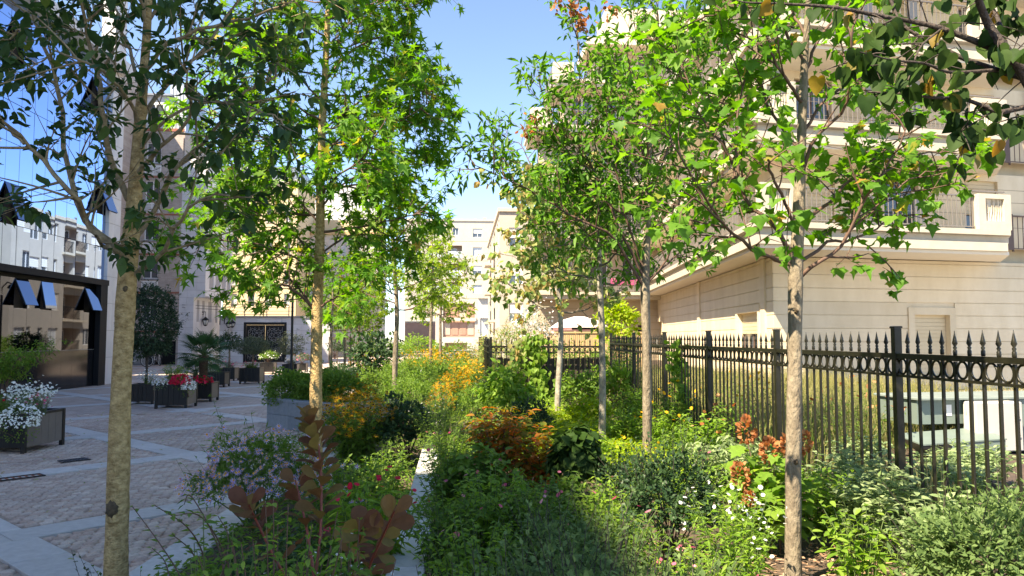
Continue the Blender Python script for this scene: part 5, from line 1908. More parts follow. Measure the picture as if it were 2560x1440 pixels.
# farther young trees: (pixel of trunk, distance, base z, crown bottom px, top px, half width px, leaf, label)
far_specs = [
    (1078, 24.5, 905, 800, 575, 105, 'L_t3', 'star', 'yellow-green young tree farther along the bed, left of a thinner one'),
    (1101, 27.5, 890, 800, 620, 75, 'L_lime', 'oval4', 'pale thin-trunked tree just right of the yellow-green young tree'),
    (828, 25.0, 945, 830, 650, 85, 'L_t2', 'star', 'distant young tree whose trunk shows just right of the centre left trunk'),
    (861, 31.0, 925, 835, 720, 70, 'L_t3', 'oval4', 'far thin trunk with a yellow-green crown by the trellis'),
    (897, 28.0, 922, 830, 700, 70, 'L_t3', 'star', 'distant young tree standing in the orange flower patch')]
for (px, Y, pb, cbm, ctp, hw, lm_, lf, lab) in far_specs:
    b = P(px, pb, Y)
    b[2] = .15
    pts = [b, P(px + U(-2, 2), (pb + cbm) / 2, Y), P(px, cbm, Y), P(px + 4, (cbm + ctp) / 2, Y), P(px + 2, ctp, Y)]
    R_ = hw / 1900 * Y
    zb_, zt_ = P(px, cbm, Y)[2], P(px, ctp + 15, Y)[2]
    sf = TreeSpec(leaf=lf, size=.16, sub_per_m=8.5, sub_len=.46, tw=2, tw_len=.22, k=4, droop=.4, flat=.6, up=.2, start=.15)
    make_tree('young_tree', lab, 'tree', pts, [.055, .05, .045, .03, .008],
              auto_limbs(pts, zb_, zt_, 16, lambda f: R_ * (.95 - .75 * f * f) if True else 0, lambda f: .25 + .4 * f, .013), sf, 'bark_grey', 'twig', lm_, 'young trees along the beds')

# maple at right front
Y5 = 4.1
b5 = P(1983, 1440, Y5)
tr5 = [np.array((b5[0], Y5, .2)), P(1983, 1400, Y5), P(1984, 1200, Y5), P(1986, 1000, Y5), P(1988, 820, Y5), P(1990, 680, Y5), P(1996, 560, Y5), P(2000, 440, Y5), P(2006, 300, Y5), P(2012, 150, Y5), P(2020, 20, Y5), P(2024, -160, Y5), P(2026, -300, Y5)]
s5 = TreeSpec(leaf='maple', size=.08, sub_per_m=9.5, sub_len=.34, tw=3, tw_len=.16, k=4, droop=.35, flat=.38, up=.25, start=.28)
l5 = [(px_limb(p, Y5, dy, .05), a, b) for p, a, b, dy in (
    ([(1985, 665), (1940, 645), (1895, 632), (1850, 595), (1810, 565), (1765, 520), (1710, 480)], .014, .004, -.3),
    ([(1985, 640), (1945, 575), (1880, 515), (1845, 460), (1835, 425), (1810, 350), (1785, 260)], .014, .004, .2),
    ([(1850, 470), (1842, 430), (1845, 300), (1860, 200), (1905, 110)], .010, .004, .0),
    ([(1990, 705), (2040, 660), (2105, 610), (2160, 500), (2210, 425), (2265, 320)], .013, .004, -.2),
    ([(1992, 660), (2070, 607), (2150, 595), (2205, 560), (2260, 535)], .011, .003, .4),
    ([(1998, 560), (2080, 500), (2140, 440), (2200, 385), (2280, 330)], .012, .004, .3),
    ([(2002, 450), (2035, 350), (2110, 270), (2130, 110), (2140, 20)], .012, .004, -.4),
    ([(1996, 580), (1960, 500), (1925, 430), (1920, 400)], .010, .006, -.4),
    ([(2004, 380), (1940, 300), (1900, 200), (1880, 110)], .011, .004, .4),
    ([(2008, 260), (1960, 190), (1925, 130), (1915, 60)], .011, .004, -.2),
    ([(2006, 330), (2070, 240), (2160, 190), (2240, 160)], .010, .004, .2),
    ([(2012, 180), (2060, 80), (2140, 0), (2220, -40)], .010, .004, .1),
    ([(2012, 160), (1950, 60), (1870, 20), (1760, 40)], .010, .004, -.1),
    ([(2016, 90), (1960, 0), (1880, -70)], .009, .004, .3),
    ([(1830, 400), (1780, 330), (1730, 250), (1700, 150), (1690, 80)], .008, .003, .1),
    ([(1800, 550), (1740, 460), (1690, 370), (1660, 280)], .008, .003, -.2),
    ([(2200, 440), (2270, 400), (2330, 380), (2390, 385)], .007, .003, .1),
    ([(2110, 600), (2190, 520), (2270, 450), (2350, 420)], .008, .003, -.1))]
make_tree('maple_tree', 'young maple with a grey trunk and light green lobed leaves before the iron fence', 'tree', tr5,
          [.048, .045, .042, .040, .038, .039, .034, .029, .025, .02, .016, .010, .004], l5, s5, 'bark_grey', 'twig', 'L_t5',
          knots=((.36, -1.9, .013), (.2, -1.7, .014)))

# feathery tree behind it
Y6 = 8.0
b6 = P(1617, 1150, Y6)
tr6 = [np.array((b6[0], Y6, .2)), P(1618, 1080, Y6), P(1617, 900, Y6), P(1613, 730, Y6), P(1618, 580, Y6), P(1622, 420, Y6), P(1630, 250, Y6), P(1640, 100, Y6), P(1645, 0, Y6)]
s6 = TreeSpec(leaf='elm', size=.112, sub_per_m=7.5, sub_len=.44, tw=4, tw_len=.24, k=6, droop=.28, flat=.5, up=.25, start=.25, lift=.1)
l6 = [(px_limb(p, Y6, dy, .08), a, b) for p, a, b, dy in (
    ([(1610, 720), (1540, 600), (1480, 565), (1405, 525), (1330, 480), (1255, 440), (1180, 410)], .017, .004, -.5),
    ([(1612, 700), (1550, 575), (1520, 500), (1480, 415), (1445, 350), (1450, 220), (1440, 60), (1420, -30)], .018, .004, .2),
    ([(1614, 690), (1570, 560), (1545, 440), (1530, 330), (1500, 240)], .015, .004, -.4),
    ([(1618, 700), (1690, 640), (1720, 590), (1760, 540)], .012, .004, .3),
    ([(1618, 710), (1670, 640), (1690, 540), (1720, 440)], .013, .004, -.4),
    ([(1618, 580), (1600, 470), (1560, 380), (1540, 260)], .013, .004, .4),
    ([(1620, 500), (1660, 400), (1690, 300), (1700, 180)], .013, .004, .3),
    ([(1622, 430), (1590, 320), (1580, 200), (1560, 110)], .011, .004, -.3),
    ([(1610, 715), (1560, 640), (1500, 610), (1440, 560), (1380, 540)], .012, .004, .6),
    ([(1480, 430), (1420, 380), (1370, 290), (1350, 200)], .009, .003, .1),
    ([(1420, 530), (1330, 420), (1300, 360), (1260, 350)], .008, .003, .3),
    ([(1626, 330), (1680, 220), (1720, 130), (1740, 60)], .010, .004, -.3),
    ([(1632, 220), (1600, 120), (1580, 40)], .009, .003, .2))]
l6 += auto_limbs(tr6, 2.6, 5.0, 9, lambda f: 1.0 * (1 - .4 * f), lambda f: .7, .011)
make_tree('feathery_tree', 'tree with fine narrow leaves spreading left over the orange-leaved shrub', 'tree', tr6,
          [.056, .05, .046, .048, .036, .028, .02, .012, .006], l6, s6, 'bark_grey', 'twig', 'L_t6')
# dry orange sprays at its very top
lv = Leaves()
for (px, py) in ((1395, 10), (1432, 18), (1448, 40), (1455, 60), (1530, 25), (1330, 300), (1322, 330)):
    c = P(px, py, Y6 + .1)
    k = 34
    lv.add('bract', c + rng.normal(0, .045, (k, 3)), rv(k) - UP * .6, rv(k), rng.uniform(.03, .06, k))
o = put('dry_spray', lv.mesh('dry_spray', M['F_copper'], tr6[0]), bpy.data.objects['feathery_tree'])
o['kind'] = 'stuff'

# smaller tree with flat tiers, and the turning yellow one behind
Y7 = 9.0
b7 = P(1505, 1125, Y7)
tr7 = [np.array((b7[0], Y7, .2)), P(1506, 1000, Y7), P(1505, 850, Y7), P(1500, 715, Y7), P(1498, 620, Y7), P(1500, 520, Y7), P(1503, 440, Y7)]
s7 = TreeSpec(leaf='oval4', size=.115, sub_per_m=8, sub_len=.36, tw=3, tw_len=.2, k=5, droop=.5, flat=.5, up=.05, start=.2)
l7 = auto_limbs(tr7, 2.25, 3.5, 13, lambda f: .95 * (1 - .3 * f), lambda f: .3 + .4 * f, .013)
make_tree('tiered_tree', 'small pale-trunked tree with tiered branches between the two thicker right trunks', 'tree', tr7, [.046, .04, .037, .036, .026, .016, .007], l7, s7, 'bark_pale', 'twig_grey', 'L_t6')
Y8 = 12.8
b8 = P(1398, 1035, Y8)
tr8 = [np.array((b8[0] - .03, Y8, .2)), P(1395, 980, Y8), P(1402, 850, Y8), P(1400, 770, Y8), P(1395, 700, Y8), P(1390, 620, Y8), P(1385, 540, Y8), P(1382, 500, Y8)]
s8 = TreeSpec(leaf='heart', size=.10, sub_per_m=8, sub_len=.42, tw=4, tw_len=.22, k=4, droop=.8, flat=.9, up=.15, start=.2)
l8 = auto_limbs(tr8, 2.0, 4.3, 20, lambda f: 1.25 * (1 - .5 * f), lambda f: .35 + .5 * f, .014)
make_tree('turning_tree', 'tree with curling yellow-brown autumn leaves and a pale patchy trunk', 'tree', tr8, [.056, .05, .045, .043, .034, .025, .014, .007], l8, s8, 'bark_pale', 'twig_grey', 'L_t8')

# overhanging branch at the top right, its trunk just outside the picture
kb_ = np.array((2.15, 2.35, .3))
kt_ = thing('heart_leaved_tree', 'overhanging branches with dark round heart-shaped leaves, some yellowed, top right', 'tree', tuple(kb_))
YK = 2.3
V, F, L, r = trunk_mesh([kb_, kb_ + (0.02, 0, 1.0), kb_ + (.0, .0, 2.0), kb_ + (-.03, 0, 2.9), kb_ + (.0, 0, 4.2)], [.07, .06, .05, .04, .02])
put('trunk', np_mesh('trunk', V - kb_, F, M['bark_dark'], smooth=True), kt_)
klimbs = [([(2640, 330), (2565, 195), (2510, 120), (2470, 60), (2440, -20), (2420, -100)], .021, .008, -.1),
          ([(2525, 140), (2410, 92), (2320, 62), (2200, 40), (2085, 18), (1960, 10), (1860, 6)], .011, .003, .05),
          ([(2575, 200), (2470, 168), (2385, 135), (2260, 65), (2220, -20)], .011, .005, .15),
          ([(2540, 170), (2450, 178), (2370, 180), (2310, 158), (2230, 150), (2150, 130)], .007, .002, -.15),
          ([(2640, 260), (2560, 268), (2500, 280), (2445, 260), (2400, 245), (2340, 245), (2260, 235), (2170, 230)], .010, .003, .0),
          ([(2520, 130), (2480, 20), (2400, -40)], .008, .004, .2), ([(2600, 120), (2540, 40), (2500, -40)], .009, .004, .0),
          ([(2480, 280), (2430, 310), (2400, 330)], .003, .0015, .0), ([(2640, 270), (2580, 285), (2540, 292)], .004, .002, .0),
          ([(2350, 75), (2300, 120), (2270, 200)], .004, .002, -.1), ([(2240, 45), (2180, 80), (2150, 150)], .004, .002, .05)]
lp_ = []
for p, a, b, dy in klimbs:
    LL_ = smooth(px_limb(p, YK, dy, .02), 16)
    w = Wood().tube(LL_, np.linspace(a, b, 16), 8)
    for i in range(3, 16):
        if U(0, 1) < .55:
            d = nz(LL_[min(i + 1, 15)] - LL_[i - 1])
            q = LL_[i]
            e = q + nz(d * .5 + rv() * .8 - UP * .15) * U(.06, .16)
            w.tube(bez(q, (q + e) / 2 + UP * .01, e, 4), np.linspace(.0025, .0012, 4), 4)
            lp_.append(e)
        if p[0][0] < 2600 or i > 4: lp_.append(LL_[i] + rv() * .01)
    put('limb', w.mesh('limb', M['bark_dark'], kb_), kt_)
hm, hy = [], []
for q in range(5):
    T, F = TPL['heart']
    V = T.copy()
    V[:, 2] += rng.normal(0, .03, len(V)) + (q - 2) * .06 * V[:, 1] ** 2
    hm.append(np_mesh('leaf', V, F, M['L_kats'], tint=np.full(len(F), q / 4)))
    hy.append(np_mesh('leaf', V, F, M['L_kats_y'], tint=np.full(len(F), q / 4)))


def leaf_obj(par, base, pos, axis, nrm, size, meshes, name='leaf', label=None):
    axis = nz(np.asarray(axis, float))
    nrm = nz(nrm - np.dot(nrm, axis) * axis)
    x = np.cross(axis, nrm)
    o = put(name, random.choice(meshes), par)
    mw = Matrix(((x[0], axis[0], nrm[0]), (x[1], axis[1], nrm[1]), (x[2], axis[2], nrm[2])))
    o.rotation_euler = mw.to_euler()
    o.location = tuple(np.asarray(pos) - base)
    o.scale = (size, size, size)
    if label: o['label'] = label
    return o


random.shuffle(lp_)
tgt = [q for q in lp_ if q[2] > 1.9][:150]
for q in tgt:
    for c in range(random.choice((1, 2, 2))):
        yel = U(0, 1) < .13
        ax = nz(rv() * .55 - UP * .75)
        leaf_obj(kt_, kb_, q + ax * .012, ax, rv() * .7 + np.array((-.3, -.6, .4)), U(.040, .064), hy if yel else hm, label='yellowed leaf' if yel else None)
# ------------------------------------------------------------------ plants
def parts(root, wood, stem_mat, lv, leaf_m, flowers=(), off=None):
    off = np.asarray(root.location) if off is None else off
    if wood is not None and wood.n: put('stem', wood.mesh('stem', M[stem_mat], off), root)
    if lv.b: put('foliage', lv.mesh('foliage', M[leaf_m], off), root)
    for nm, fl, fm in flowers:
        if fl.b:
            put(nm, fl.mesh(nm, M[fm], off), root)['kind'] = 'stuff'


def herb(name, label, cat, X, Y, z, h, rad, nst=30, lps=14, leaf='oval4', size=.06, lm='L_mid', stem='stem_green', flw=None, group=None,
         lean=.5, droop=.3, t0=.1, up=.9, srad=.0035, hvar=.25, base=.45, root=None, cone=None, cup=.15):
    """upright leafy stems from one crown; flw = (template, size, material, heads per stem, spread, chance)"""
    b = np.array((X, Y, z))
    t = root or thing(name, label, cat, tuple(b), 0, group)
    w, lv, fl, ce = Wood(), Leaves(), Leaves(), Leaves()
    for i in range(nst):
        a = U(0, 2 * math.pi)
        q = math.sqrt(U(0, 1))
        d = np.array((math.cos(a), math.sin(a), 0))
        p0 = b + d * q * rad * base
        hh = h * U(1 - hvar, 1.06) * (1 - .28 * q * q)
        p2 = b + d * q * rad * U(.85, 1.1) + UP * hh + rv() * .02
        p1 = p0 * .6 + p2 * .4 + UP * hh * .25 - d * q * rad * lean * .4
        S = bez(p0, p1, p2, 8)
        w.tube(S, np.linspace(srad, srad * .4, 8), 4)
        k = lps
        tt = np.linspace(t0, 1, k) + rng.normal(0, .03, k)
        tt = np.clip(tt, 0, .999)
        f = tt * 7
        j = np.minimum(f.astype(int), 6)
        wgt = (f - j)[:, None]
        pos = S[j] * (1 - wgt) + S[j + 1] * wgt
        ph = np.arange(k) * 2.4 + U(0, 6)
        rad_ = np.stack([np.cos(ph), np.sin(ph), np.zeros(k)], -1)
        ax = nz(rad_ + UP * (cup + rng.normal(0, .3, (k, 1))) - UP * droop * rng.uniform(0, 1, (k, 1)))
        nm = UP * up + rv(k) * .4 + rad_ * .15
        lv.add(leaf, pos, ax, nm, size * rng.uniform(.6, 1.2, k) * (1.1 - .4 * tt))
        if flw and U(0, 1) < flw[5]:
            n = flw[3]
            fp = p2 + rng.normal(0, flw[4], (n, 3)) + UP * .015
            fn = UP + rv(n) * .55
            ax_ = rv(n)
            if flw[0] == 'daisy':
                fl.add('daisy', fp, ax_, fn, flw[1] * rng.uniform(.7, 1.15, n))
                fnn = nz(fn)
                if cone: ce.add('disc', fp + fnn * flw[1] * .04, ax_, fn, flw[1] * .28)
            else:
                fl.add(flw[0], fp, ax_, fn, flw[1] * rng.uniform(.6, 1.2, n))
    parts(t, w, stem, lv, lm, ([('flowers', fl, flw[2])] if flw else []) + ([('flower_centres', ce, cone)] if cone else []), b)
    return t


def mound_pts(n, c, r, low=.0, lump=.18, shell=.62):
    """points through a lumpy dome, crowded towards its outside"""
    d = rv(n)
    d[:, 2] = np.where(d[:, 2] < low, -d[:, 2] * .6, d[:, 2])
    d = nz(d)
    l = 1 + lump * (np.sin(d[:, 0] * 5 + c[0] * 9) * np.sin(d[:, 1] * 6 + c[1] * 7) + .6 * np.sin(d[:, 2] * 8 + c[0] * 5 + d[:, 0] * 4))
    q = (shell + (1 - shell) * rng.random(n) ** .6) * l
    q = q * np.where(rng.random(n) < .18, rng.uniform(.9, 1.12, n), 1)
    return c + d * np.asarray(r) * q[:, None], d


def bush(name, label, cat, X, Y, z, h, rad, n=1500, leaf='small', size=.04, lm='L_mid', stem='twig', nstem=16, flw=None, group=None, droop=.2,
         low=-.1, lump=.2, zc=.45, root=None, ry=None, shell=.6, cone=None, outw=.55, shoots=0):
    b = np.array((X, Y, z))
    t = root or thing(name, label, cat, tuple(b), 0, group)
    c = b + UP * h * zc
    r = np.array((rad, ry or rad, h * (1 - zc)))
    p, d = mound_pts(n, c, r, -1 if low < -.5 else low, lump, shell)
    p[:, 2] = np.maximum(p[:, 2], z + .01)
    lv = Leaves()
    ax = nz(d * .8 + rv(n) * .8 + UP * (.25 - droop))
    nm = d * outw + UP * .6 + rv(n) * .45
    lv.add(leaf, p, ax, nm, size * rng.uniform(.65, 1.2, n))
    w = Wood()
    for i in range(nstem):
        e = p[rng.integers(n)]
        s0 = b + np.array((U(-.15, .15) * rad, U(-.15, .15) * rad, 0))
        w.tube(bez(s0, (s0 * .4 + e * .6) + UP * .02 - np.array((e[0] - X, e[1] - Y, 0)) * .25, e, 6), np.linspace(.007, .0022, 6), 4)
    for i in range(shoots):
        k_ = rng.integers(n)
        e = p[k_]
        tip = e + nz(d[k_] * .6 + UP * .8 + rv() * .4) * U(.08, .2) * (1 + h)
        S = bez(e, (e + tip) / 2 + rv() * .01, tip, 5)
        w.tube(S, np.linspace(.0025, .001, 5), 3)
        m_ = 9
        f = rng.uniform(0, 3.99, m_)
        j = f.astype(int)
        pp = S[j] + (S[j + 1] - S[j]) * (f - j)[:, None]
        lv.add(leaf, pp, rv(m_) + UP * .4, UP + rv(m_) * .4, size * rng.uniform(.6, 1.05, m_))
    fls = []
    if flw:
        tpl, fs, fm, nf = flw[:4]
        zmin = flw[4] if len(flw) > 4 else .2
        fp, fd = mound_pts(nf * 3, c, r * 1.12, .0, lump, .95)
        keep = np.argsort(-(fd[:, 2] > zmin).astype(float) + rng.random(len(fd)) * .5)[:nf]
        fp, fd = fp[keep], fd[keep]
        fl = Leaves()
        nn = fd * .7 + UP * .6 + rv(nf) * .4 + np.array((0, -.35, 0))
        ax_ = rv(nf)
        fl.add(tpl, fp, ax_, nn, fs * rng.uniform(.7, 1.2, nf))
        fls.append(('flowers', fl, fm))
        if cone:
            ce = Leaves()
            ce.add('disc', fp + nz(nn) * fs * .05, ax_, nn, fs * .3)
            fls.append(('flower_centres', ce, cone))
    parts(t, w, stem, lv, lm, fls, b)
    return t


def XX(px, Y): return P(px, 842, Y)[0]


def ZZ(py, Y): return P(1280, py, Y)[2]


def carpet(name, label, x0, x1, y0, y1, z, n, leaf, size, hgt, lm, mask=None, flw=None, lie=.35):
    x, y = rng.uniform(x0, x1, n), rng.uniform(y0, y1, n)
    if mask is not None:
        k = mask(x, y)
        x, y = x[k], y[k]
    n = len(x)
    hh = hgt * (.55 + .45 * np.sin(x * 4.3 + y * 2.1) * np.sin(y * 3.7 - x * 1.3))
    p = np.stack([x, y, z + np.abs(hh) * rng.random(n) ** .6 + .01], -1)
    lv = Leaves()
    ax = rv(n) * np.array((1, 1, .35)) + UP * lie
    lv.add(leaf, p, ax, UP + rv(n) * .5, size * rng.uniform(.6, 1.25, n))
    o = put(name, lv.mesh(name, M[lm]))
    o['kind'] = 'stuff'
    o['label'] = label
    return o


def blades(name, label, x0, x1, y0, y1, z, n, h, lm, mask=None, seed_m=None):
    x, y = rng.uniform(x0, x1, n), rng.uniform(y0, y1, n)
    if mask is not None:
        k = mask(x, y)
        x, y = x[k], y[k]
    n = len(x)
    lv = Leaves()
    ax = UP + rv(n) * .28
    hv = h * rng.uniform(.45, 1.1, n) * (.8 + .25 * np.sin(x * 2.2) * np.sin(y * 1.7))
    p = np.stack([x, y, np.full(n, z)], -1)
    lv.add('blade', p, ax, rv(n) * np.array((1, 1, .1)), hv)
    k = n // 2
    tip = p[:k] + nz(ax[:k]) * hv[:k, None] * .93
    for q in range(4):
        lv.add('lance', tip + rng.normal(0, .025, (k, 3)), ax[:k] + rv(k) * .6, rv(k), .035, rng.uniform(.5, 1, k))
    o = put(name, lv.mesh(name, M[lm]))
    o['kind'] = 'stuff'
    o['label'] = label
    return o


ZL, ZR, ZM, ZB = .07, .31, .24, .30
# --- ground covers: leafy mass nobody could count
carpet('ground_cover', 'low green leaves carpeting the left bed', -2.0, -.4, 1.4, 12.6, ZL, 12000, 'oval4', .055, .2, 'L_mid', lambda x, y: x > edge_x(y) + .22)
carpet('ground_cover', 'bright green leaves carpeting the right bed', -.14, 2.95, 1.2, 15, ZR, 17000, 'oval4', .06, .20, 'L_fresh', lambda x, y: ~((x > 1.35) & (x < 2.25) & (y < 4.75)))
carpet('ground_cover', 'lime green leaves of low ground cover in the sunlit clearing', .75, 2.1, 8.2, 12.6, ZR + .04, 7000, 'small', .055, .22, 'L_lime')
carpet('ground_cover', 'green leaves carpeting the far middle bed', -3.0, .5, 14.5, 43, ZM, 9000, 'oval4', .11, .35, 'L_mid', lambda x, y: x > np.interp(y, [13, 20, 24, 43], [-1.8, -2.9, -3.3, -3.3]) + .25)
blades('meadow_grass', 'tall dry yellow-green meadow grass behind the iron fence', 3.2, 10.2, 5.0, 21.5, ZB, 21000, .62, 'L_straw', lambda x, y: ((x - 3.05) > .1) & ~((x > 3.5) & (y < 8.7)))
blades('meadow_grass', 'fresh green grass among the plants behind the iron fence', 3.2, 8.5, 4.5, 16, ZB, 9000, .42, 'L_grass', lambda x, y: ~((x > 3.9) & (y < 8.7)))
blades('garden_grass', 'green grass and weeds in the garden beyond the cross fence', .9, 9, 16, 30, .26, 7000, .45, 'L_grass')
# wood chips on the bare soil at bottom right
n = 1800
cx_, cy_ = rng.uniform(1.2, 2.5, n), rng.uniform(3.2, 4.9, n)
lv = Leaves().add('chip', np.stack([cx_, cy_, np.full(n, ZR + .012) + rng.uniform(0, .012, n)], -1), rv(n) * np.array((1, 1, .15)), UP + rv(n) * .25, rng.uniform(.012, .045, n))
o = put('wood_chips', lv.mesh('wood_chips', M['chip']))
tag(o, 'scattered brown wood chips on bare soil at the foot of the maple', kind='stuff')

n = 130
fx_, fy_ = rng.uniform(-9, -2.3, n), rng.uniform(4.5, 18, n)
lv = Leaves().add('ovate_b', np.stack([fx_, fy_, np.full(n, .012)], -1), rv(n) * np.array((1, 1, .05)), UP + rv(n) * .2, rng.uniform(.03, .06, n))
o = put('fallen_leaves', lv.mesh('fallen_leaves', M['L_t8']))
tag(o, 'few dry leaves fallen on the cobbles', kind='stuff')

# --- purple-leaved smoke bush: every large leaf a part
Ys = 2.75
sb = np.array((XX(800, Ys), Ys, ZL))
st = thing('smoke_bush', 'smoke bush with large round purple-bronze leaves on upright red stems, front centre', 'shrub', tuple(sb))
om = []
for q in range(6):
    T, F = TPL['obov']
    V = T.copy()
    V[:, 2] += (q - 2.5) * .05 * V[:, 1] ** 2 + rng.normal(0, .015, len(V))
    om.append(np_mesh('leaf', V, F, M['L_smoke'], tint=np.full(len(F), q / 5)))
om_g = [m_ for m_ in om]
for (pp, dy, n_, s0, s1) in (([(775, 1520), (800, 1350), (803, 1200), (795, 1110), (775, 1052)], .1, 42, .096, .066),
                             ([(760, 1520), (690, 1400), (640, 1300), (622, 1262)], -.1, 18, .09, .072),
                             ([(790, 1480), (770, 1340), (748, 1240), (738, 1200)], .3, 18, .085, .065),
                             ([(900, 1560), (920, 1430), (955, 1345), (985, 1280)], -.35, 18, .09, .07),
                             ([(870, 1500), (890, 1400), (900, 1340), (905, 1325)], -.3, 12, .085, .07)):
    S = smooth(px_limb(pp, Ys, dy, .02), 24)
    w = Wood().tube(S, np.linspace(.006, .003, 24), 7)
    put('stem', w.mesh('stem', M['stem_red'], sb), st)
    for i in range(n_):
        t_ = .28 + .72 * (i + .5) / n_
        f = t_ * 22.9
        j = int(f)
        p = S[j] + (S[j + 1] - S[j]) * (f - j)
        d = nz(S[j + 1] - S[j])
        a = i * 2.4 + U(-.3, .3)
        r_ = np.array((math.cos(a), math.sin(a), 0))
        r_ = nz(r_ - d * np.dot(r_, d))
        ax = nz(r_ * (1.0 - .45 * t_ * t_) + d * (.35 + .65 * t_ ** 3) + UP * U(-.1, .35))
        leaf_obj(st, sb, p + ax * .012, ax, d * .7 - r_ * .5 + rv() * .5 + np.array((0, -.35, 0)), (s0 + (s1 - s0) * t_) * U(.8, 1.1), om)

# --- front of the left bed
def twiggy(label, pps, Y, lm, size, leaf='oval4', n=18, name='arching_shrub'):
    b = P(pps[0][0][0], pps[0][0][1], Y)
    b = np.array((b[0], Y, ZL))
    t = thing(name, label, 'shrub', tuple(b))
    w, lv = Wood(), Leaves()
    for pp in pps:
        S = smooth(px_limb(pp, Y, U(-.2, .2), .03), 20)
        w.tube(S, np.linspace(.004, .0014, 20), 5)
        f = np.linspace(5, 18.9, n)
        j = f.astype(int)
        pos = S[j] + (S[j + 1] - S[j]) * (f - j)[:, None]
        side = np.where(np.arange(n) % 2, 1, -1)[:, None]
        d = nz(S[j + 1] - S[j])
        x = nz(np.cross(d, UP)) * side
        lv.add(leaf, pos, x + d * .5 + rv(n) * .35, UP + rv(n) * .4, size * rng.uniform(.7, 1.2, n))
    parts(t, w, 'twig', lv, lm, (), b)


twiggy('loose arching twigs with sparse small leaves right of the ochre trunk', [
    [(470, 1500), (450, 1440), (400, 1360), (330, 1265)], [(500, 1500), (510, 1400), (470, 1320), (385, 1262)], [(560, 1500), (555, 1400), (520, 1310), (475, 1238), (460, 1262)],
    [(520, 1500), (560, 1420), (570, 1340), (545, 1290)], [(480, 1500), (430, 1450), (410, 1400), (380, 1370)], [(590, 1500), (560, 1380), (500, 1290), (430, 1290)], [(540, 1510), (500, 1440), (480, 1380), (430, 1335)]], 2.9, 'L_mid', .036, n=15)
bush('low_shrub', 'low dense small-leaved green shrub at the foot of the ochre trunk', 'shrub', XX(400, 3.9), 3.9, ZL, .38, .30, 1900, 'small', .03, 'L_mid', lump=.2, shoots=14)
bush('low_shrub', 'dark small-leaved tuft just left of the ochre trunk base', 'shrub', XX(265, 4.3), 4.35, ZL, .28, .15, 500, 'small', .028, 'L_dark', lump=.2, shoots=6)
herb('leafy_perennial', 'fresh green leafy stems at the bottom edge below the purple bush, left clump', 'perennial', XX(545, 2.35), 2.35, ZL, 1.0, .28, 34, 26, 'ovate', .052, 'L_mid', droop=.5)
herb('leafy_perennial', 'fresh green leafy stems directly in front of the purple smoke bush', 'perennial', XX(715, 2.3), 2.3, ZL, 1.12, .32, 54, 30, 'ovate', .048, 'L_fresh', 'twig', droop=.5)
herb('leafy_perennial', 'mid green leafy stems in front of the drooping purple branch', 'perennial', XX(870, 2.4), 2.4, ZL, 1.0, .25, 40, 26, 'ovate', .05, 'L_mid', 'twig', droop=.5)
herb('orange_flower_clump', 'small clump with a single orange daisy below the smoke bush', 'perennial', XX(760, 2.6), 2.75, ZL, .78, .1, 6, 12, 'lance', .05, 'L_mid', flw=('daisy', .045, 'F_yellow', 1, .01, .5), cone='F_brown')
# aster
bush('aster_clump', 'rounded aster clump covered in mauve daisies spilling onto the kerb', 'flowers', XX(650, 6.4), 6.45, ZL, .78, .46, 4200, 'lance', .06, 'L_mid', 'stem_green', 30, ('daisy', .060, 'F_mauve', 760, -.2), lump=.2, shoots=30, cone='F_yellow')
herb('aster_clump', 'few mauve asters half hidden behind the smoke bush stem', 'flowers', XX(845, 5.6), 5.6, ZL, .62, .22, 22, 14, 'lance', .06, 'L_mid', flw=('daisy', .055, 'F_mauve', 2, .04, .9), cone='F_yellow')
herb('balsam', 'balsam with glossy pointed leaves and small red flowers left of the kerb', 'flowers', XX(935, 4.6), 4.6, ZL, .80, .34, 24, 34, 'lance', .12, 'L_fresh', flw=('disc', .04, 'F_red', 2, .05, .6), droop=.55, t0=.2)
herb('white_flower_clump', 'thin stems with tiny white flowers below the balsam', 'flowers', XX(890, 3.8), 3.8, ZL, .50, .3, 30, 12, 'lance', .06, 'L_dark', flw=('disc', .022, 'F_white', 4, .05, .7))
for (px, Y, h, r_, lab, lm_) in ((1010, 5.6, .50, .4, 'low mixed greenery beside the kerb behind the balsam', 'L_fresh'), (960, 7.6, .55, .42, 'leafy green clump between the rudbeckia and the kerb', 'L_mid'), (840, 7.2, .45, .3, 'big-leaved green clump at the foot of the centre left trunk', 'L_mid'), (650, 3.3, .72, .4, 'leafy stems between the purple bush and the kerb edging', 'L_mid'), (800, 3.3, .72, .36, 'leafy stems directly behind the purple bush', 'L_fresh'), (540, 4.6, .3, .25, 'low green tuft on the bed edge before the asters', 'L_fresh'), (900, 6.4, .62, .36, 'tall fresh perennials behind the balsam', 'L_fresh'), (780, 5.4, .5, .36, 'green perennials hidden behind the smoke bush tip', 'L_mid'), (700, 4.4, .55, .38, 'shaded green perennials behind the smoke bush', 'L_dark'), (860, 4.4, .5, .3, 'green undergrowth between the smoke bush and the balsam', 'L_mid'), (560, 3.6, .3, .3, 'low sparse greenery at the kerb edge', 'L_mid')):
    herb('leafy_perennial', lab, 'perennial', XX(px, Y), Y, ZL, h, r_, 40, 16, 'oval4', .075, lm_, droop=.5)
herb('rudbeckia', 'tall clump of golden rudbeckia over dark leaves left of the young trunk', 'flowers', XX(898, 9.4), 9.4, ZL, .92, .42, 90, 26, 'ovate', .08, 'L_mid', flw=('daisy', .085, 'F_yellow', 5, .07, 1), cone='F_brown', droop=.6)
herb('rudbeckia', 'low orange-yellow rudbeckia in front of the stone planter box', 'flowers', XX(845, 10.8), 10.8, ZL, .75, .32, 46, 20, 'ovate', .07, 'L_mid', flw=('daisy', .07, 'F_yellow', 4, .06, .9), cone='F_brown', droop=.6)
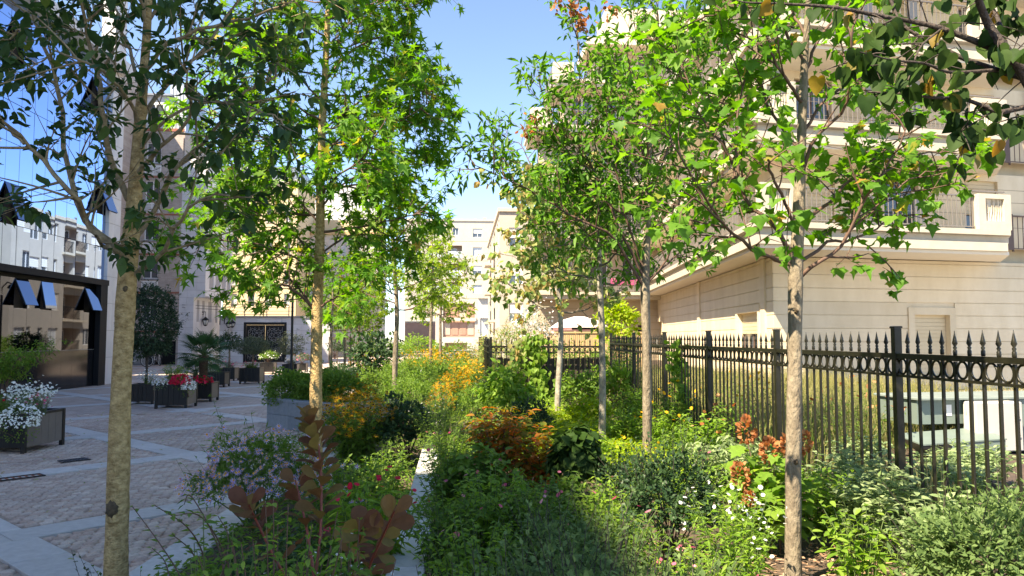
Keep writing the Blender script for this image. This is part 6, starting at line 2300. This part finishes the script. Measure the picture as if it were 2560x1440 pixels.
bush('dark_shrub', 'dark purplish-green shrub right of the golden rudbeckia', 'shrub', XX(1020, 9.5), 9.6, ZL, .80, .36, 1500, 'ovate', .075, 'L_dark', lump=.25, shoots=10)
herb('wispy_gaura', 'wispy fine-stemmed clump arching over the kerb', 'perennial', XX(1110, 8.8), 8.9, ZR, .72, .5, 130, 12, 'lance', .05, 'L_mid', 'stem_green', lean=.3, srad=.0022, flw=('disc', .02, 'F_white', 1, .03, .2))
herb('wispy_gaura', 'second wispy clump just behind the first, nearer the yellow flowers', 'perennial', XX(1075, 10.6), 10.8, ZR, .62, .5, 90, 12, 'lance', .055, 'L_mid', 'stem_green', lean=.3, srad=.0022)

# --- right bed, shaded front
def greycot(label, px, Y, h, r_, n=2600):
    bush('grey_leaved_shrub', label, 'shrub', XX(px, Y), Y, ZR, h, r_, n, 'small', .034, 'L_greyg', 'twig_dark', 26, group='grey-green shrubs along the front', lump=.3, shoots=60, shell=.45)


greycot('loose grey-green shrub at the bottom edge right of the kerb plants, leftmost of its kind', 1290, 2.75, .48, .30)
greycot('loose grey-green small-leaved shrub at the bottom centre', 1450, 2.8, .52, .34, 3200)
greycot('loose grey-green shrub at the bottom, nearest to the wood chips', 1640, 2.9, .46, .32)
greycot('taller grey-green shrub behind the bottom ones, under the dark mound', 1420, 3.7, .44, .34)
bush('dark_round_shrub', 'dark rounded small-leaved shrub in front of the two right trunks', 'shrub', XX(1672, 4.4), 4.45, ZR, .64, .27, 2600, 'small', .036, 'L_dark', 'twig_dark', 20, lump=.22, shoots=40)
bush('dark_round_shrub', 'blackish fine-leaved shrub low before the feathery tree', 'shrub', XX(1600, 5.6), 5.7, ZR, .45, .3, 1500, 'small', .036, 'L_dark', 'twig_dark', 14, lump=.25, shoots=20)
for (px, Y, h, r_, leaf, sz, lm_, lab) in (
        (1175, 3.0, .50, .2, 'ovate', .055, 'L_fresh', 'bright green leafy clump leaning over the kerb at the bottom edge'),
        (1190, 3.7, .50, .3, 'oval4', .06, 'L_fresh', 'bright green clump with a few pink flowers right of the kerb'),
        (1120, 4.5, .48, .3, 'oval4', .065, 'L_mid', 'mid green clump beside the drooping purple leaves'),
        (1230, 4.8, .56, .34, 'ovate', .07, 'L_fresh', 'leafy green clump below the orange-leaved shrub'),
        (1330, 4.6, .50, .34, 'oval4', .06, 'L_mid', 'mid green perennials before the drooping heart-leaved mound'),
        (1120, 6.0, .50, .34, 'oval4', .07, 'L_mid', 'green perennials along the kerb left of the orange shrub'),
        (1200, 5.9, .5, .3, 'heart', .085, 'L_mid', 'broad-leaved clump at the lower left of the orange shrub'),
        (1390, 5.3, .42, .32, 'ovate', .07, 'L_mid', 'low leafy clump under the heart-leaved mound'),
        (1520, 5.0, .42, .34, 'oval4', .055, 'L_fresh', 'low fresh clump left of the dark rounded shrub'),
        (1530, 3.9, .5, .3, 'lance', .07, 'L_mid', 'narrow-leaved green clump behind the bottom grey shrubs'),
        (1130, 7.4, .5, .34, 'lance', .07, 'L_mid', 'fine narrow-leaved clump beside the kerb end')):
    herb('leafy_perennial', lab, 'perennial', XX(px, Y), Y, ZR, h, r_, 46, 20, leaf, sz, lm_, droop=.5, flw=('disc', .035, 'F_pink', 1, .02, .07))
# orange-tinged shrub, two clumps
herb('orange_leaved_shrub', 'shrub with orange and russet leaf tips in the middle of the right bed', 'shrub', XX(1255, 7.0), 7.0, ZR, .74, .42, 40, 18, 'ovate', .125, 'L_orange', 'twig', droop=.35, t0=.25)
herb('orange_leaved_shrub', 'lower orange-tipped shrub touching the heart-leaved mound', 'shrub', XX(1360, 6.6), 6.7, ZR, .55, .30, 24, 16, 'ovate', .12, 'L_orange', 'twig', droop=.35, t0=.25)
bush('heart_leaved_mound', 'dark green mound of overlapping drooping heart-shaped leaves', 'shrub', XX(1442, 6.2), 6.25, ZR, .60, .20, 420, 'heart', .095, 'L_dark' if False else 'L_kats', 'stem_green', 10, droop=1.2, lump=.08, shell=.85, outw=1.2)
bush('viburnum', 'pale green shrub with drooping pointed leaves left of the cross fence', 'shrub', XX(1268, 11), 11.1, ZR, .95, .34, 800, 'ovate', .12, 'L_fresh', 'twig', 14, droop=.8, lump=.25)
bush('dark_shrub', 'low dark shrub at the edge of the sunlit clearing', 'shrub', XX(1325, 9.9), 10.0, ZR, .52, .26, 1100, 'small', .05, 'L_dark', lump=.25, shoots=12)
bush('clearing_shrub', 'glossy green shrub before the boards, left of the spotted trunk', 'shrub', XX(1455, 13.2), 13.3, ZR, .72, .38, 900, 'ovate', .09, 'L_mid', lump=.3, shoots=14)
bush('clearing_shrub', 'yellow-green shrub between the two thicker right trunks', 'shrub', XX(1545, 13.6), 13.7, ZR, .85, .38, 900, 'ovate', .10, 'L_fresh', lump=.3, shoots=14)
bush('clearing_shrub', 'small bright shrub at the far fence corner', 'shrub', XX(1480, 10.9), 11.0, ZR, .45, .32, 700, 'oval4', .08, 'L_lime', lump=.3, shoots=10)


def vine(label, pts, n, lm, size, w_=.12):
    pts = np.asarray(pts)
    b = pts[0]
    t = thing('climbing_vine', label, 'vine', tuple(b))
    w, lv = Wood(), Leaves()
    for q in range(4):
        S = smooth(pts + rng.normal(0, w_ * .4, pts.shape) * np.array((1, .2, .3)), 24)
        w.tube(S, .003, 4)
        f = rng.uniform(0, 22.9, n)
        j = f.astype(int)
        pos = S[j] + (S[j + 1] - S[j]) * (f - j)[:, None] + rng.normal(0, w_ * .5, (n, 3)) * np.array((1, .35, .6))
        lv.add('heart', pos, -UP + rv(n) * .7, np.array((-.3, -.7, .5)) + rv(n) * .5, size * rng.uniform(.6, 1.15, n))
    parts(t, w, 'stem_green', lv, lm, (), b)


xv = XX(1345, 15.15)
vine('leafy vine climbing over the cross fence left of the pale spotted trunk', [(xv, 15.1, .3), (xv + .03, 15.1, .8), (xv - .05, 15.1, 1.3), (xv - .12, 15.1, 1.62)], 100, 'L_fresh', .11, .22)
vine('thin vine straggling over the left end of the cross fence', [(XX(1275, 15.1), 15.1, .3), (XX(1280, 15.1), 15.1, 1.0), (XX(1300, 15.1), 15.1, 1.5), (XX(1350, 15.1), 15.1, 1.6)], 40, 'L_t8', .10, .14)
yv = 3.05 * 1900 / (1712 - 1150)
vine('bright green vine twining up the iron fence right of the feathery tree', [(2.98, yv, .3), (2.97, yv - .1, .8), (2.98, yv + .1, 1.2), (2.98, yv + .05, 1.58)], 50, 'L_fresh', .085, .12)
# sunlit mixed planting along the iron fence
for i, (px, Y, h, r_, leaf, sz, lm_, fl, lab) in enumerate((
        (1560, 9.2, .5, .34, 'ovate', .08, 'L_fresh', ('daisy', .06, 'F_yellow', 1, .02, .15), 'sunlit clump with a few yellow flowers just left of the feathery trunk'),
        (1580, 11.4, .6, .36, 'ovate', .09, 'L_fresh', None, 'bright leafy clump behind the feathery trunk'),
        (1660, 8.6, .62, .34, 'lance', .10, 'L_fresh', ('disc', .05, 'F_yellow', 1, .02, .2), 'upright sunlit stems just right of the feathery trunk'),
        (1690, 10.2, .68, .36, 'ovate', .085, 'L_mid', ('disc', .06, 'F_yellow', 1, .02, .25), 'tall stems with dried yellow heads before the vine'),
        (1760, 7.6, .62, .32, 'ovate', .09, 'L_fresh', ('disc', .05, 'F_copper', 1, .02, .15), 'sunlit broad-leaved stems against the fence'),
        (1700, 7.0, .5, .34, 'lance', .10, 'L_mid', None, 'grey-green upright stems before the fence'),
        (1790, 6.4, .56, .32, 'lance', .12, 'L_sage', None, 'pale narrow-leaved phlomis left of the hydrangea'),
        (1860, 6.3, .5, .3, 'lance', .12, 'L_sage', None, 'pale phlomis directly behind the hydrangea'),
        (1740, 5.6, .48, .32, 'ovate', .07, 'L_fresh', ('disc', .035, 'F_pink', 1, .02, .1), 'sunlit clump right behind the dark rounded shrub'),
        (1660, 6.4, .42, .34, 'small', .06, 'L_lime', None, 'lime green low clump behind the dark rounded shrub'),
        (1580, 7.0, .40, .34, 'small', .06, 'L_lime', ('disc', .03, 'F_yellow', 1, .02, .2), 'lime green low clump at the foot of the feathery tree'),
        (1500, 7.4, .40, .34, 'oval4', .07, 'L_fresh', None, 'bright low clump at the foot of the tiered tree'),
        (1450, 8.2, .36, .34, 'small', .06, 'L_lime', None, 'lime green low clump in the clearing behind the mound'),
        (1830, 8.6, .7, .3, 'ovate', .07, 'L_mid', ('disc', .06, 'F_copper', 1, .02, .2), 'seed-headed stems against the fence right of the tall post'))):
    herb('sunlit_perennial', lab, 'perennial', XX(px, Y), Y, ZR, h, r_, 42, 18, leaf, sz, lm_, droop=.4, flw=fl)
for (px, Y, lab) in ((1800, 11.5, 'yellow-flowered stems just behind the fence, left of the maple trunk'), (1900, 9.5, 'yellow-flowered stems behind the fence hidden partly by the maple trunk'), (2080, 8.5, 'thin stems with dark seed heads behind the fence right of the maple trunk')):
    herb('meadow_flower', lab, 'flowers', max(3.4, XX(px, Y) * 1.05), Y, ZB, .85, .6, 46, 9, 'lance', .08, 'L_grass', flw=('disc', .06, 'F_yellow' if px < 2000 else 'F_copper', 1, .02, .5), srad=.003)

# oakleaf hydrangea
Yh = 4.75
hb = np.array((XX(1905, Yh), Yh, ZR))
ht = thing('oakleaf_hydrangea', 'oakleaf hydrangea with coppery brown flower cones left of the maple trunk', 'shrub', tuple(hb))
herb('oakleaf_hydrangea', None, None, hb[0], hb[1], ZR, .66, .36, 24, 11, 'oak', .15, 'L_fresh', 'twig', droop=.35, root=ht, t0=.3)
for (px, py, s_, dy) in ((1866, 1075, .062, .1), (1923, 1125, .055, -.1), (1850, 1188, .055, -.25), (2008, 1105, .055, .1), (1968, 1112, .045, .3), (1872, 1245, .028, -.3)):
    c = P(px, py, Yh + dy)
    w = Wood().tube(bez(hb + UP * .05, (hb + c) / 2 + UP * .12, c - UP * s_, 8), np.linspace(.005, .003, 8), 5)
    put('stem', w.mesh('stem', M['twig'], hb), ht)
    k = 95
    d = rv(k)
    rad_ = np.array((s_ * .75, s_ * .75, s_ * 1.25))
    lv = Leaves().add('bract', c + d * rad_ * rng.uniform(.7, 1.05, (k, 1)), d + UP * .3 + rv(k) * .4, d + rv(k) * .6, rng.uniform(.022, .036, k))
    put('flower_head', lv.mesh('flower_head', M['F_copper'], hb), ht)['kind'] = 'stuff'
herb('gaura', 'loose bright green clump with tiny pink-white flowers left of the maple base', 'flowers', XX(1830, 3.7), 3.7, ZR, .60, .30, 80, 15, 'lance', .065, 'L_fresh', srad=.002, flw=('disc', .022, 'F_white', 2, .03, .4))
herb('gaura', 'pink-flowered wispy clump at the bottom left of the maple trunk', 'flowers', XX(1760, 3.3), 3.3, ZR, .46, .28, 60, 15, 'lance', .055, 'L_fresh', srad=.002, flw=('disc', .03, 'F_pink', 1, .03, .14))
herb('gaura', 'fine grassy clump right of the hydrangea beside the maple trunk', 'flowers', XX(2050, 4.9), 5.0, ZR, .55, .26, 50, 15, 'ovate', .065, 'L_fresh', srad=.002)


def sage(label, X, Y, z, h, r_, nst=52):
    herb('silver_sage', label, 'shrub', X, Y, z, h, r_, nst, 17, 'ovate', .088, 'L_sage', 'stem_green', group='silver-leaved sage shrubs by the fence', droop=.25, t0=.25, cup=.45)


sage('silver sage before the fence, right of the hydrangea', XX(2110, 5.3), 5.3, ZR, .56, .34)
sage('silver sage before the fence at the foot of the big post', XX(2190, 4.5), 4.5, ZR, .58, .32)
sage('silver sage in front of the fence near the right bottom dark shrub', XX(2330, 3.9), 3.9, ZR, .55, .28)
sage('silver sage behind the fence just left of the big post', 3.5, 6.4, ZB, .52, .36)
sage('silver sage behind the fence directly below the dark cabinet end', 3.75, 5.7, ZB, .42, .38)
sage('silver sage behind the fence below the white meter box', 4.15, 6.3, ZB, .38, .42)
sage('silver sage behind the fence at the right edge, upper one', 4.6, 6.6, ZB, .42, .42)
sage('silver sage behind the fence at the right edge, lower one', 3.75, 4.7, ZB, .42, .36)
herb('sunlit_perennial', 'light green broad-leaved stems right of the wood chips', 'perennial', XX(2140, 3.75), 3.75, ZR, .52, .25, 26, 13, 'ovate', .075, 'L_fresh', droop=.4)
bush('dark_corner_shrub', 'dark dense grey-green shrub in the bottom right corner', 'shrub', XX(2440, 3.4), 3.4, ZR, .56, .34, 3400, 'oval4', .042, 'L_greyg', 'twig_dark', 22, lump=.22, shoots=50)
bush('dark_corner_shrub', 'small dark shrub under the right bottom of the fence', 'shrub', XX(2560, 3.9), 3.9, ZR, .5, .25, 1500, 'oval4', .042, 'L_greyg', 'twig_dark', 14, lump=.22, shoots=20)

# --- middle bed and beyond
for (px, Y, h, r_, n_, sz, lm_, fl, lab) in (
        (1010, 13.6, .66, .62, 2600, .055, 'L_mid', None, 'broad leafy green shrub behind the golden rudbeckia'),
        (1090, 15.6, .80, .75, 3000, .06, 'L_mid', ('daisy', .07, 'F_white', 3, .3), 'largest green shrub mound in the middle, dotted with white flowers'),
        (960, 17.2, .72, .70, 2200, .06, 'L_mid', None, 'green shrub mound beyond the stone planter box'),
        (1150, 19.2, .80, .70, 2000, .06, 'L_mid', None, 'green mound behind the orange-yellow flowers'),
        (1040, 20.5, .85, .85, 2400, .065, 'L_mid', None, 'wide green mound before the yellow flower drifts'),
        (1190, 12.4, .58, .36, 1200, .05, 'L_mid', None, 'small green shrub below the tall dark post'),
        (1215, 13.9, .6, .34, 1000, .06, 'L_dark', None, 'dark green shrub at the foot of the tall dark post')):
    bush('green_shrub', lab, 'shrub', XX(px, Y), Y, ZM, h, r_, n_, 'oval4', sz, lm_, 'stem_green', 16, fl, lump=.25, shoots=40)
for (px, Y, h, r_, nst, lab) in (
        (1143, 13.2, .78, .38, 80, 'glowing golden rudbeckia in the middle of the bed near the dark post'),
        (1105, 12.2, .52, .26, 30, 'small orange rudbeckia patch left of the glowing one'),
        (1190, 18.0, .80, .45, 50, 'orange-yellow flower drift right beside the dark post'),
        (1045, 24.5, .92, .8, 70, 'yellow flower drift left of the yellow-green young trees'),
        (1110, 25.5, .95, .8, 70, 'yellow flower drift around the yellow-green young tree trunks'),
        (1170, 24.0, .92, .7, 60, 'far yellow flower drift right of the young trees'),
        (915, 25.5, .72, .6, 50, 'orange flower patch at the foot of a distant trunk on the left')):
    herb('rudbeckia', lab, 'flowers', XX(px, Y), Y, ZM, h, r_, nst, 14, 'ovate', .09, 'L_mid', flw=('daisy', .09 if Y > 15 else .075, 'F_yellow', 6 if Y > 15 else 5, .10 if Y > 15 else .07, .95), droop=.6, cone='F_brown' if Y < 15 else None)
bush('round_bush', 'round dark bush in the smaller stone planter far along the paving', 'shrub', XX(858, 20.9), 20.9, .22, .72, .55, 1500, 'small', .07, 'L_dark', lump=.15)
for (px, Y, lab) in ((732, 14.5, 'left dense green shrub in the stone planter box'), (800, 14.1, 'middle dense green shrub in the stone planter box behind the trunk'), (850, 13.7, 'right dense green shrub in the stone planter box')):
    bush('planter_shrub', lab, 'shrub', XX(px, Y), Y, .42, .62, .50, 5200, 'small', .055, 'L_mid', group='shrubs in the stone planter box', lump=.16, shoots=14, zc=.3, low=-.5)
bush('dark_small_tree', 'small dark wide-leaved tree beyond the distant trunks', 'tree', XX(935, 24), 24.0, ZM, 1.45, .75, 900, 'ovate', .17, 'L_dark', nstem=10, zc=.62, low=-.6, lump=.3)
bush('far_green_shrub', 'bright green shrub before the terracotta wall far off', 'shrub', XX(1045, 40), 40, .2, 1.5, 1.1, 1200, 'oval4', .14, 'L_fresh', lump=.25)
bush('far_green_shrub', 'green shrub among the far yellow drifts', 'shrub', XX(1130, 30), 30, .2, 1.2, 1.0, 1200, 'oval4', .12, 'L_mid', lump=.25)
bush('far_green_shrub', 'far green shrub left of the terracotta wall', 'shrub', XX(965, 36), 36, .2, 1.3, 1.3, 1300, 'oval4', .13, 'L_mid', lump=.25)
# garden behind the cross fence
bush('fluffy_shrub', 'fluffy buff-coloured shrub behind the tall dark post', 'shrub', XX(1262, 19), 19, .26, 1.55, .72, 2400, 'lance', .10, 'L_t8', lump=.2, shoots=60)
herb('fluffy_grass', 'pale feathery plume grass beside the fluffy buff shrub', 'grass clump', XX(1215, 21), 21, .26, 1.5, .6, 110, 8, 'blade', .4, 'L_straw', 'stem_green', srad=.003)
bush('garden_shrub', 'yellow-green upright shrub right of the parasol', 'shrub', XX(1545, 27), 27, .26, 2.75, .70, 1500, 'ovate', .17, 'L_lime', lump=.3, zc=.6, low=-.5)
bush('garden_shrub', 'green hedge-like shrub behind the dark boards, left part', 'shrub', XX(1390, 18.5), 18.5, .26, 1.15, .65, 1400, 'oval4', .09, 'L_mid', lump=.25, shoots=20)
bush('garden_shrub', 'green hedge-like shrub behind the fence corner', 'shrub', XX(1520, 19), 19, .26, 1.2, .8, 1400, 'oval4', .09, 'L_mid', lump=.25, shoots=20)
bush('white_flowered_shrub', 'leggy shrub with white blossom left of the parasol', 'shrub', XX(1330, 25), 25, .26, 2.3, .7, 900, 'small', .08, 'L_olive', flw=('disc', .09, 'F_white', 160, -.5), lump=.3, zc=.6, low=-.5)

# --- what grows in the planters
def pot(k): return PL[k][0]


pa = pot('a')
b_ = pa + np.array((-.28, .15, 0))
ac = thing('cutleaf_maple', 'small feathery green maple standing in the large left planter', 'tree', tuple(b_))
w, lv = Wood(), Leaves()
for i in range(9):
    a = i * .7
    e = b_ + np.array((math.cos(a) * U(.3, .62), math.sin(a) * U(.2, .5), U(.65, 1.05)))
    S = bez(b_, b_ + UP * .7 + (e - b_) * .2, e, 10)
    w.tube(S, np.linspace(.014, .004, 10), 5)
    for q in range(26):
        c = S[rng.integers(4, 10)] + rng.normal(0, .12, 3) * np.array((1, 1, .45))
        k = 9
        lv.add('lance', c + rng.normal(0, .035, (k, 3)), rv(k) * np.array((1, 1, .4)) - UP * .25, UP + rv(k) * .4, rng.uniform(.05, .1, k))
parts(ac, w, 'twig', lv, 'L_mid', (), b_)
bush('trailing_white_flowers', 'ball of tiny white flowers trailing over the edge of the large left planter', 'flowers', pa[0] + .30, pa[1] - .46, pa[2] - .34, .50, .24, 500, 'small', .03, 'L_mid', flw=('disc', .03, 'F_white', 620, -.6), low=-.9, nstem=6, lump=.12)
herb('white_flower_clump', 'upright white flowers at the back of the large left planter', 'flowers', pa[0] + .22, pa[1] - .05, pa[2], .42, .34, 50, 16, 'lance', .06, 'L_mid', flw=('disc', .04, 'F_white', 7, .05, .9))
herb('mixed_planter_greenery', 'green foliage with a few red flowers filling the large left planter', 'flowers', pa[0] - .1, pa[1] - .25, pa[2], .34, .42, 60, 18, 'oval4', .055, 'L_mid', flw=('disc', .045, 'F_red', 2, .04, .12))
herb('mixed_planter_greenery', 'buff-pink trailing plant at the right corner of the large left planter', 'flowers', pa[0] + .46, pa[1] - .2, pa[2], .30, .16, 18, 12, 'small', .04, 'L_olive', flw=('disc', .035, 'F_pink', 3, .05, .6))

pb = pot('b')
bay = thing('bay_tree', 'round dense dark bay tree standing in a planter by the garage door', 'tree', tuple(pb))
Vb, Fb, _, _ = trunk_mesh([pb, pb + UP * .4 + (.02, 0, 0), pb + UP * .95], [.035, .03, .03], 20, 10)
put('trunk', np_mesh('trunk', Vb - pb, Fb, M['bark_dark'], smooth=True), bay)
bush('x', None, None, pb[0] + .05, pb[1], pb[2] + .72, 1.72, .64, 6500, 'oval4', .085, 'L_bay', 'twig_dark', 20, root=bay, zc=.5, low=-1, lump=.13, shoots=70, shell=.7)
for o in bay.children:
    if o.name.startswith(('stem', 'foliage')): o.location = (.05, 0, .72)
herb('white_flower_clump', 'white-flowered stems under the round bay tree', 'flowers', pb[0] + .15, pb[1] - .15, pb[2], .32, .26, 34, 12, 'lance', .05, 'L_mid', flw=('disc', .04, 'F_white', 6, .05, .8))
pc_ = pot('c')
herb('leafy_planter_bush', 'light green leafy bush in the planter with the red flower cushion', 'shrub', pc_[0] - .05, pc_[1], pc_[2], .55, .34, 40, 18, 'ovate', .075, 'L_fresh', droop=.4)
bush('red_flower_cushion', 'cushion of crimson flowers on the front edge of the middle planter', 'flowers', pc_[0] + .17, pc_[1] - .28, pc_[2] - .1, .34, .20, 200, 'small', .04, 'L_mid', flw=('disc', .06, 'F_red', 210, -.4), low=-.6, nstem=5, lump=.1)
bush('trailing_white_flowers', 'white flowers trailing from the right corner of the middle planter', 'flowers', pc_[0] + .36, pc_[1] - .3, pc_[2] - .26, .40, .15, 200, 'small', .03, 'L_mid', flw=('disc', .035, 'F_white', 240, -.6), low=-.8, nstem=5, lump=.15)
bush('trailing_white_flowers', 'silvery white flowers on the left corner of the middle planter', 'flowers', pc_[0] - .25, pc_[1] - .27, pc_[2] - .08, .25, .18, 200, 'small', .035, 'L_sage', flw=('disc', .03, 'F_white', 120, -.4), low=-.6, nstem=5, lump=.15)


def palm(label, base, h, n, R_, tr=.09):
    t = thing('fan_palm', label, 'palm', tuple(base))
    m = MB()
    prof = []
    for i in range(14):
        z = h * i / 13
        prof += [(tr * (1.0 + .12 * (i % 2)) * (1 + .25 * i / 13), z)]
    m.lathe(prof, 12)
    m.build('trunk', M['palmtrunk'], t)
    T, F = [], []
    nb = 22
    lv = Leaves()
    for i in range(nb):
        a = math.radians(-125 + 250 * i / (nb - 1))
        lv.add('blade', np.array((0, .0, 0)), np.array((math.sin(a), math.cos(a), .06 * math.cos(a))), UP + np.array((math.cos(a), -math.sin(a), 0)) * .25, .40 * (1 - .25 * abs(a) / 2.2), .5)
    base_m = lv.mesh('frond', M['L_palm'])
    nv = len(base_m.vertices)
    co = np.zeros(nv * 3)
    base_m.vertices.foreach_get('co', co)
    co = co.reshape(-1, 3)
    cc_ = co.copy()
    # widen the segments and let their ends hang
    rr = np.linalg.norm(co[:, :2], axis=1)
    cc_[:, 2] -= .35 * rr ** 2
    base_m.vertices.foreach_set('co', cc_.ravel())
    ms = [base_m]
    for i in range(n):
        el = math.radians(82 - 110 * (i / n) + U(-8, 8))
        az = i * 2.39996
        d = np.array((math.cos(az) * math.cos(el), math.sin(az) * math.cos(el), math.sin(el)))
        L_ = R_ * .55 * U(.85, 1.1)
        c = np.array((0, 0, h))
        e = c + d * L_
        fr = leaf_obj(t, np.zeros(3), e, d + np.array((0, 0, -.1)), UP * .9 + rv() * .25 - d * .3, R_ / .40 * .52 * U(.85, 1.1) * .8, ms, 'frond')
        w = Wood().tube(bez(c, c + d * L_ * .5 + UP * .02, e, 5), np.linspace(.012, .007, 5), 5)
        put('leaf_stalk', w.mesh('leaf_stalk', M['stem_green']), t)
    return t


for tplb in ('blade',):
    V, F = TPL[tplb]
    TPL['blade'] = (V * np.array((2.6, 1, 1)), F)
pd_ = pot('d')
palm('fan palm with a shaggy brown trunk and spreading green fans', pd_ - UP * .05, .78, 40, .84)
palm('smaller fan palm low behind the shaggy-trunked one', pd_ + np.array((-.62, 1.3, -.45)), .62, 22, .62, .06)
bush('red_flower_cushion', 'crimson flowers along the front of the palm planter', 'flowers', pd_[0] + .02, pd_[1] - .26, pd_[2] - .06, .26, .26, 160, 'small', .04, 'L_mid', flw=('disc', .055, 'F_red', 130, -.2), low=-.5, nstem=5, lump=.15)
bush('trailing_white_flowers', 'white flowers trailing down the left of the palm planter', 'flowers', pd_[0] - .28, pd_[1] - .28, pd_[2] - .28, .44, .15, 160, 'small', .03, 'L_mid', flw=('disc', .04, 'F_white', 170, -.6), low=-.8, nstem=5, lump=.15)
pe = pot('e')
herb('white_rose', 'leggy white-flowered bush in the narrow planter right of the palm', 'shrub', pe[0] - .1, pe[1], pe[2], .95, .42, 26, 14, 'oval4', .09, 'L_mid', 'twig', flw=('disc', .09, 'F_white', 2, .08, .7))


def clipped(label, base, h_trunk, r_, hh, lm, n, leaf='oval4', sz=.09, lump=.25, tr=.04, name='clipped_tree', bark='bark_grey', shoots=30):
    t = thing(name, label, 'tree', tuple(base))
    Vb, Fb, _, _ = trunk_mesh([base, base + UP * h_trunk * .5 + (.02, 0, 0), base + UP * (h_trunk + .15)], [tr, tr * .8, tr * .75], 18, 9)
    put('trunk', np_mesh('trunk', Vb - base, Fb, M[bark], smooth=True), t)
    bush('x', None, None, base[0], base[1], base[2] + h_trunk, hh, r_, n, leaf, sz, lm, 'twig_dark', 16, root=t, zc=.4, low=-.7, lump=lump, shoots=shoots, shell=.5)
    for o in t.children:
        if o.name.startswith(('stem', 'foliage')): o.location = (0, 0, h_trunk)
    return t


pf = pot('f')
clipped('umbrella-shaped dark tree on a tall trunk left of the gate', pf, .80, .47, .50, 'L_dark', 1000, sz=.10)
herb('mixed_planter_greenery', 'low reddish greenery under the umbrella-shaped tree', 'flowers', pf[0], pf[1], pf[2], .34, .3, 26, 12, 'oval4', .08, 'L_olive', flw=('disc', .07, 'F_pink', 2, .06, .3))
pg = pot('g')
clipped('flat-topped silvery olive tree in the planter before the gate', pg, .60, .62, .50, 'L_olive', 1700, 'lance', .11, name='olive_tree')
herb('mixed_planter_greenery', 'low green plants with pink tints under the flat-topped olive', 'flowers', pg[0], pg[1], pg[2], .26, .36, 30, 12, 'oval4', .08, 'L_mid', flw=('disc', .06, 'F_pink', 2, .06, .25))
ph_ = pot('h')
bush('white_flower_bush', 'rounded bush speckled with white flowers before the gate', 'flowers', ph_[0], ph_[1], ph_[2], .55, .40, 800, 'oval4', .08, 'L_mid', flw=('disc', .06, 'F_white', 60, .0), lump=.25)
pi_ = pot('i')
clipped('loose airy olive tree beside the lamp post', pi_, .50, .56, .85, 'L_olive', 1200, 'lance', .11, lump=.4, name='olive_tree')
herb('mixed_planter_greenery', 'white-flowered greenery under the loose airy olive', 'flowers', pi_[0], pi_[1], pi_[2], .3, .36, 26, 12, 'oval4', .08, 'L_olive', flw=('disc', .08, 'F_white', 3, .06, .6))
pj = pot('j')
bush('white_flower_bush', 'small pinkish bush in the farthest small planter', 'flowers', pj[0], pj[1], pj[2], .5, .35, 400, 'oval4', .1, 'L_olive', flw=('disc', .1, 'F_pink', 20, .0), lump=.25)
for (px, lab) in ((838, 'dark pot plant hanging before the left trellis panel'), (868, 'dark pot plant before the right trellis panel')):
    bush('trellis_plant', lab, 'plant', XX(px, 46.5), 46.5, .3, 1.1, .5, 400, 'oval4', .14, 'L_dark', lump=.3)
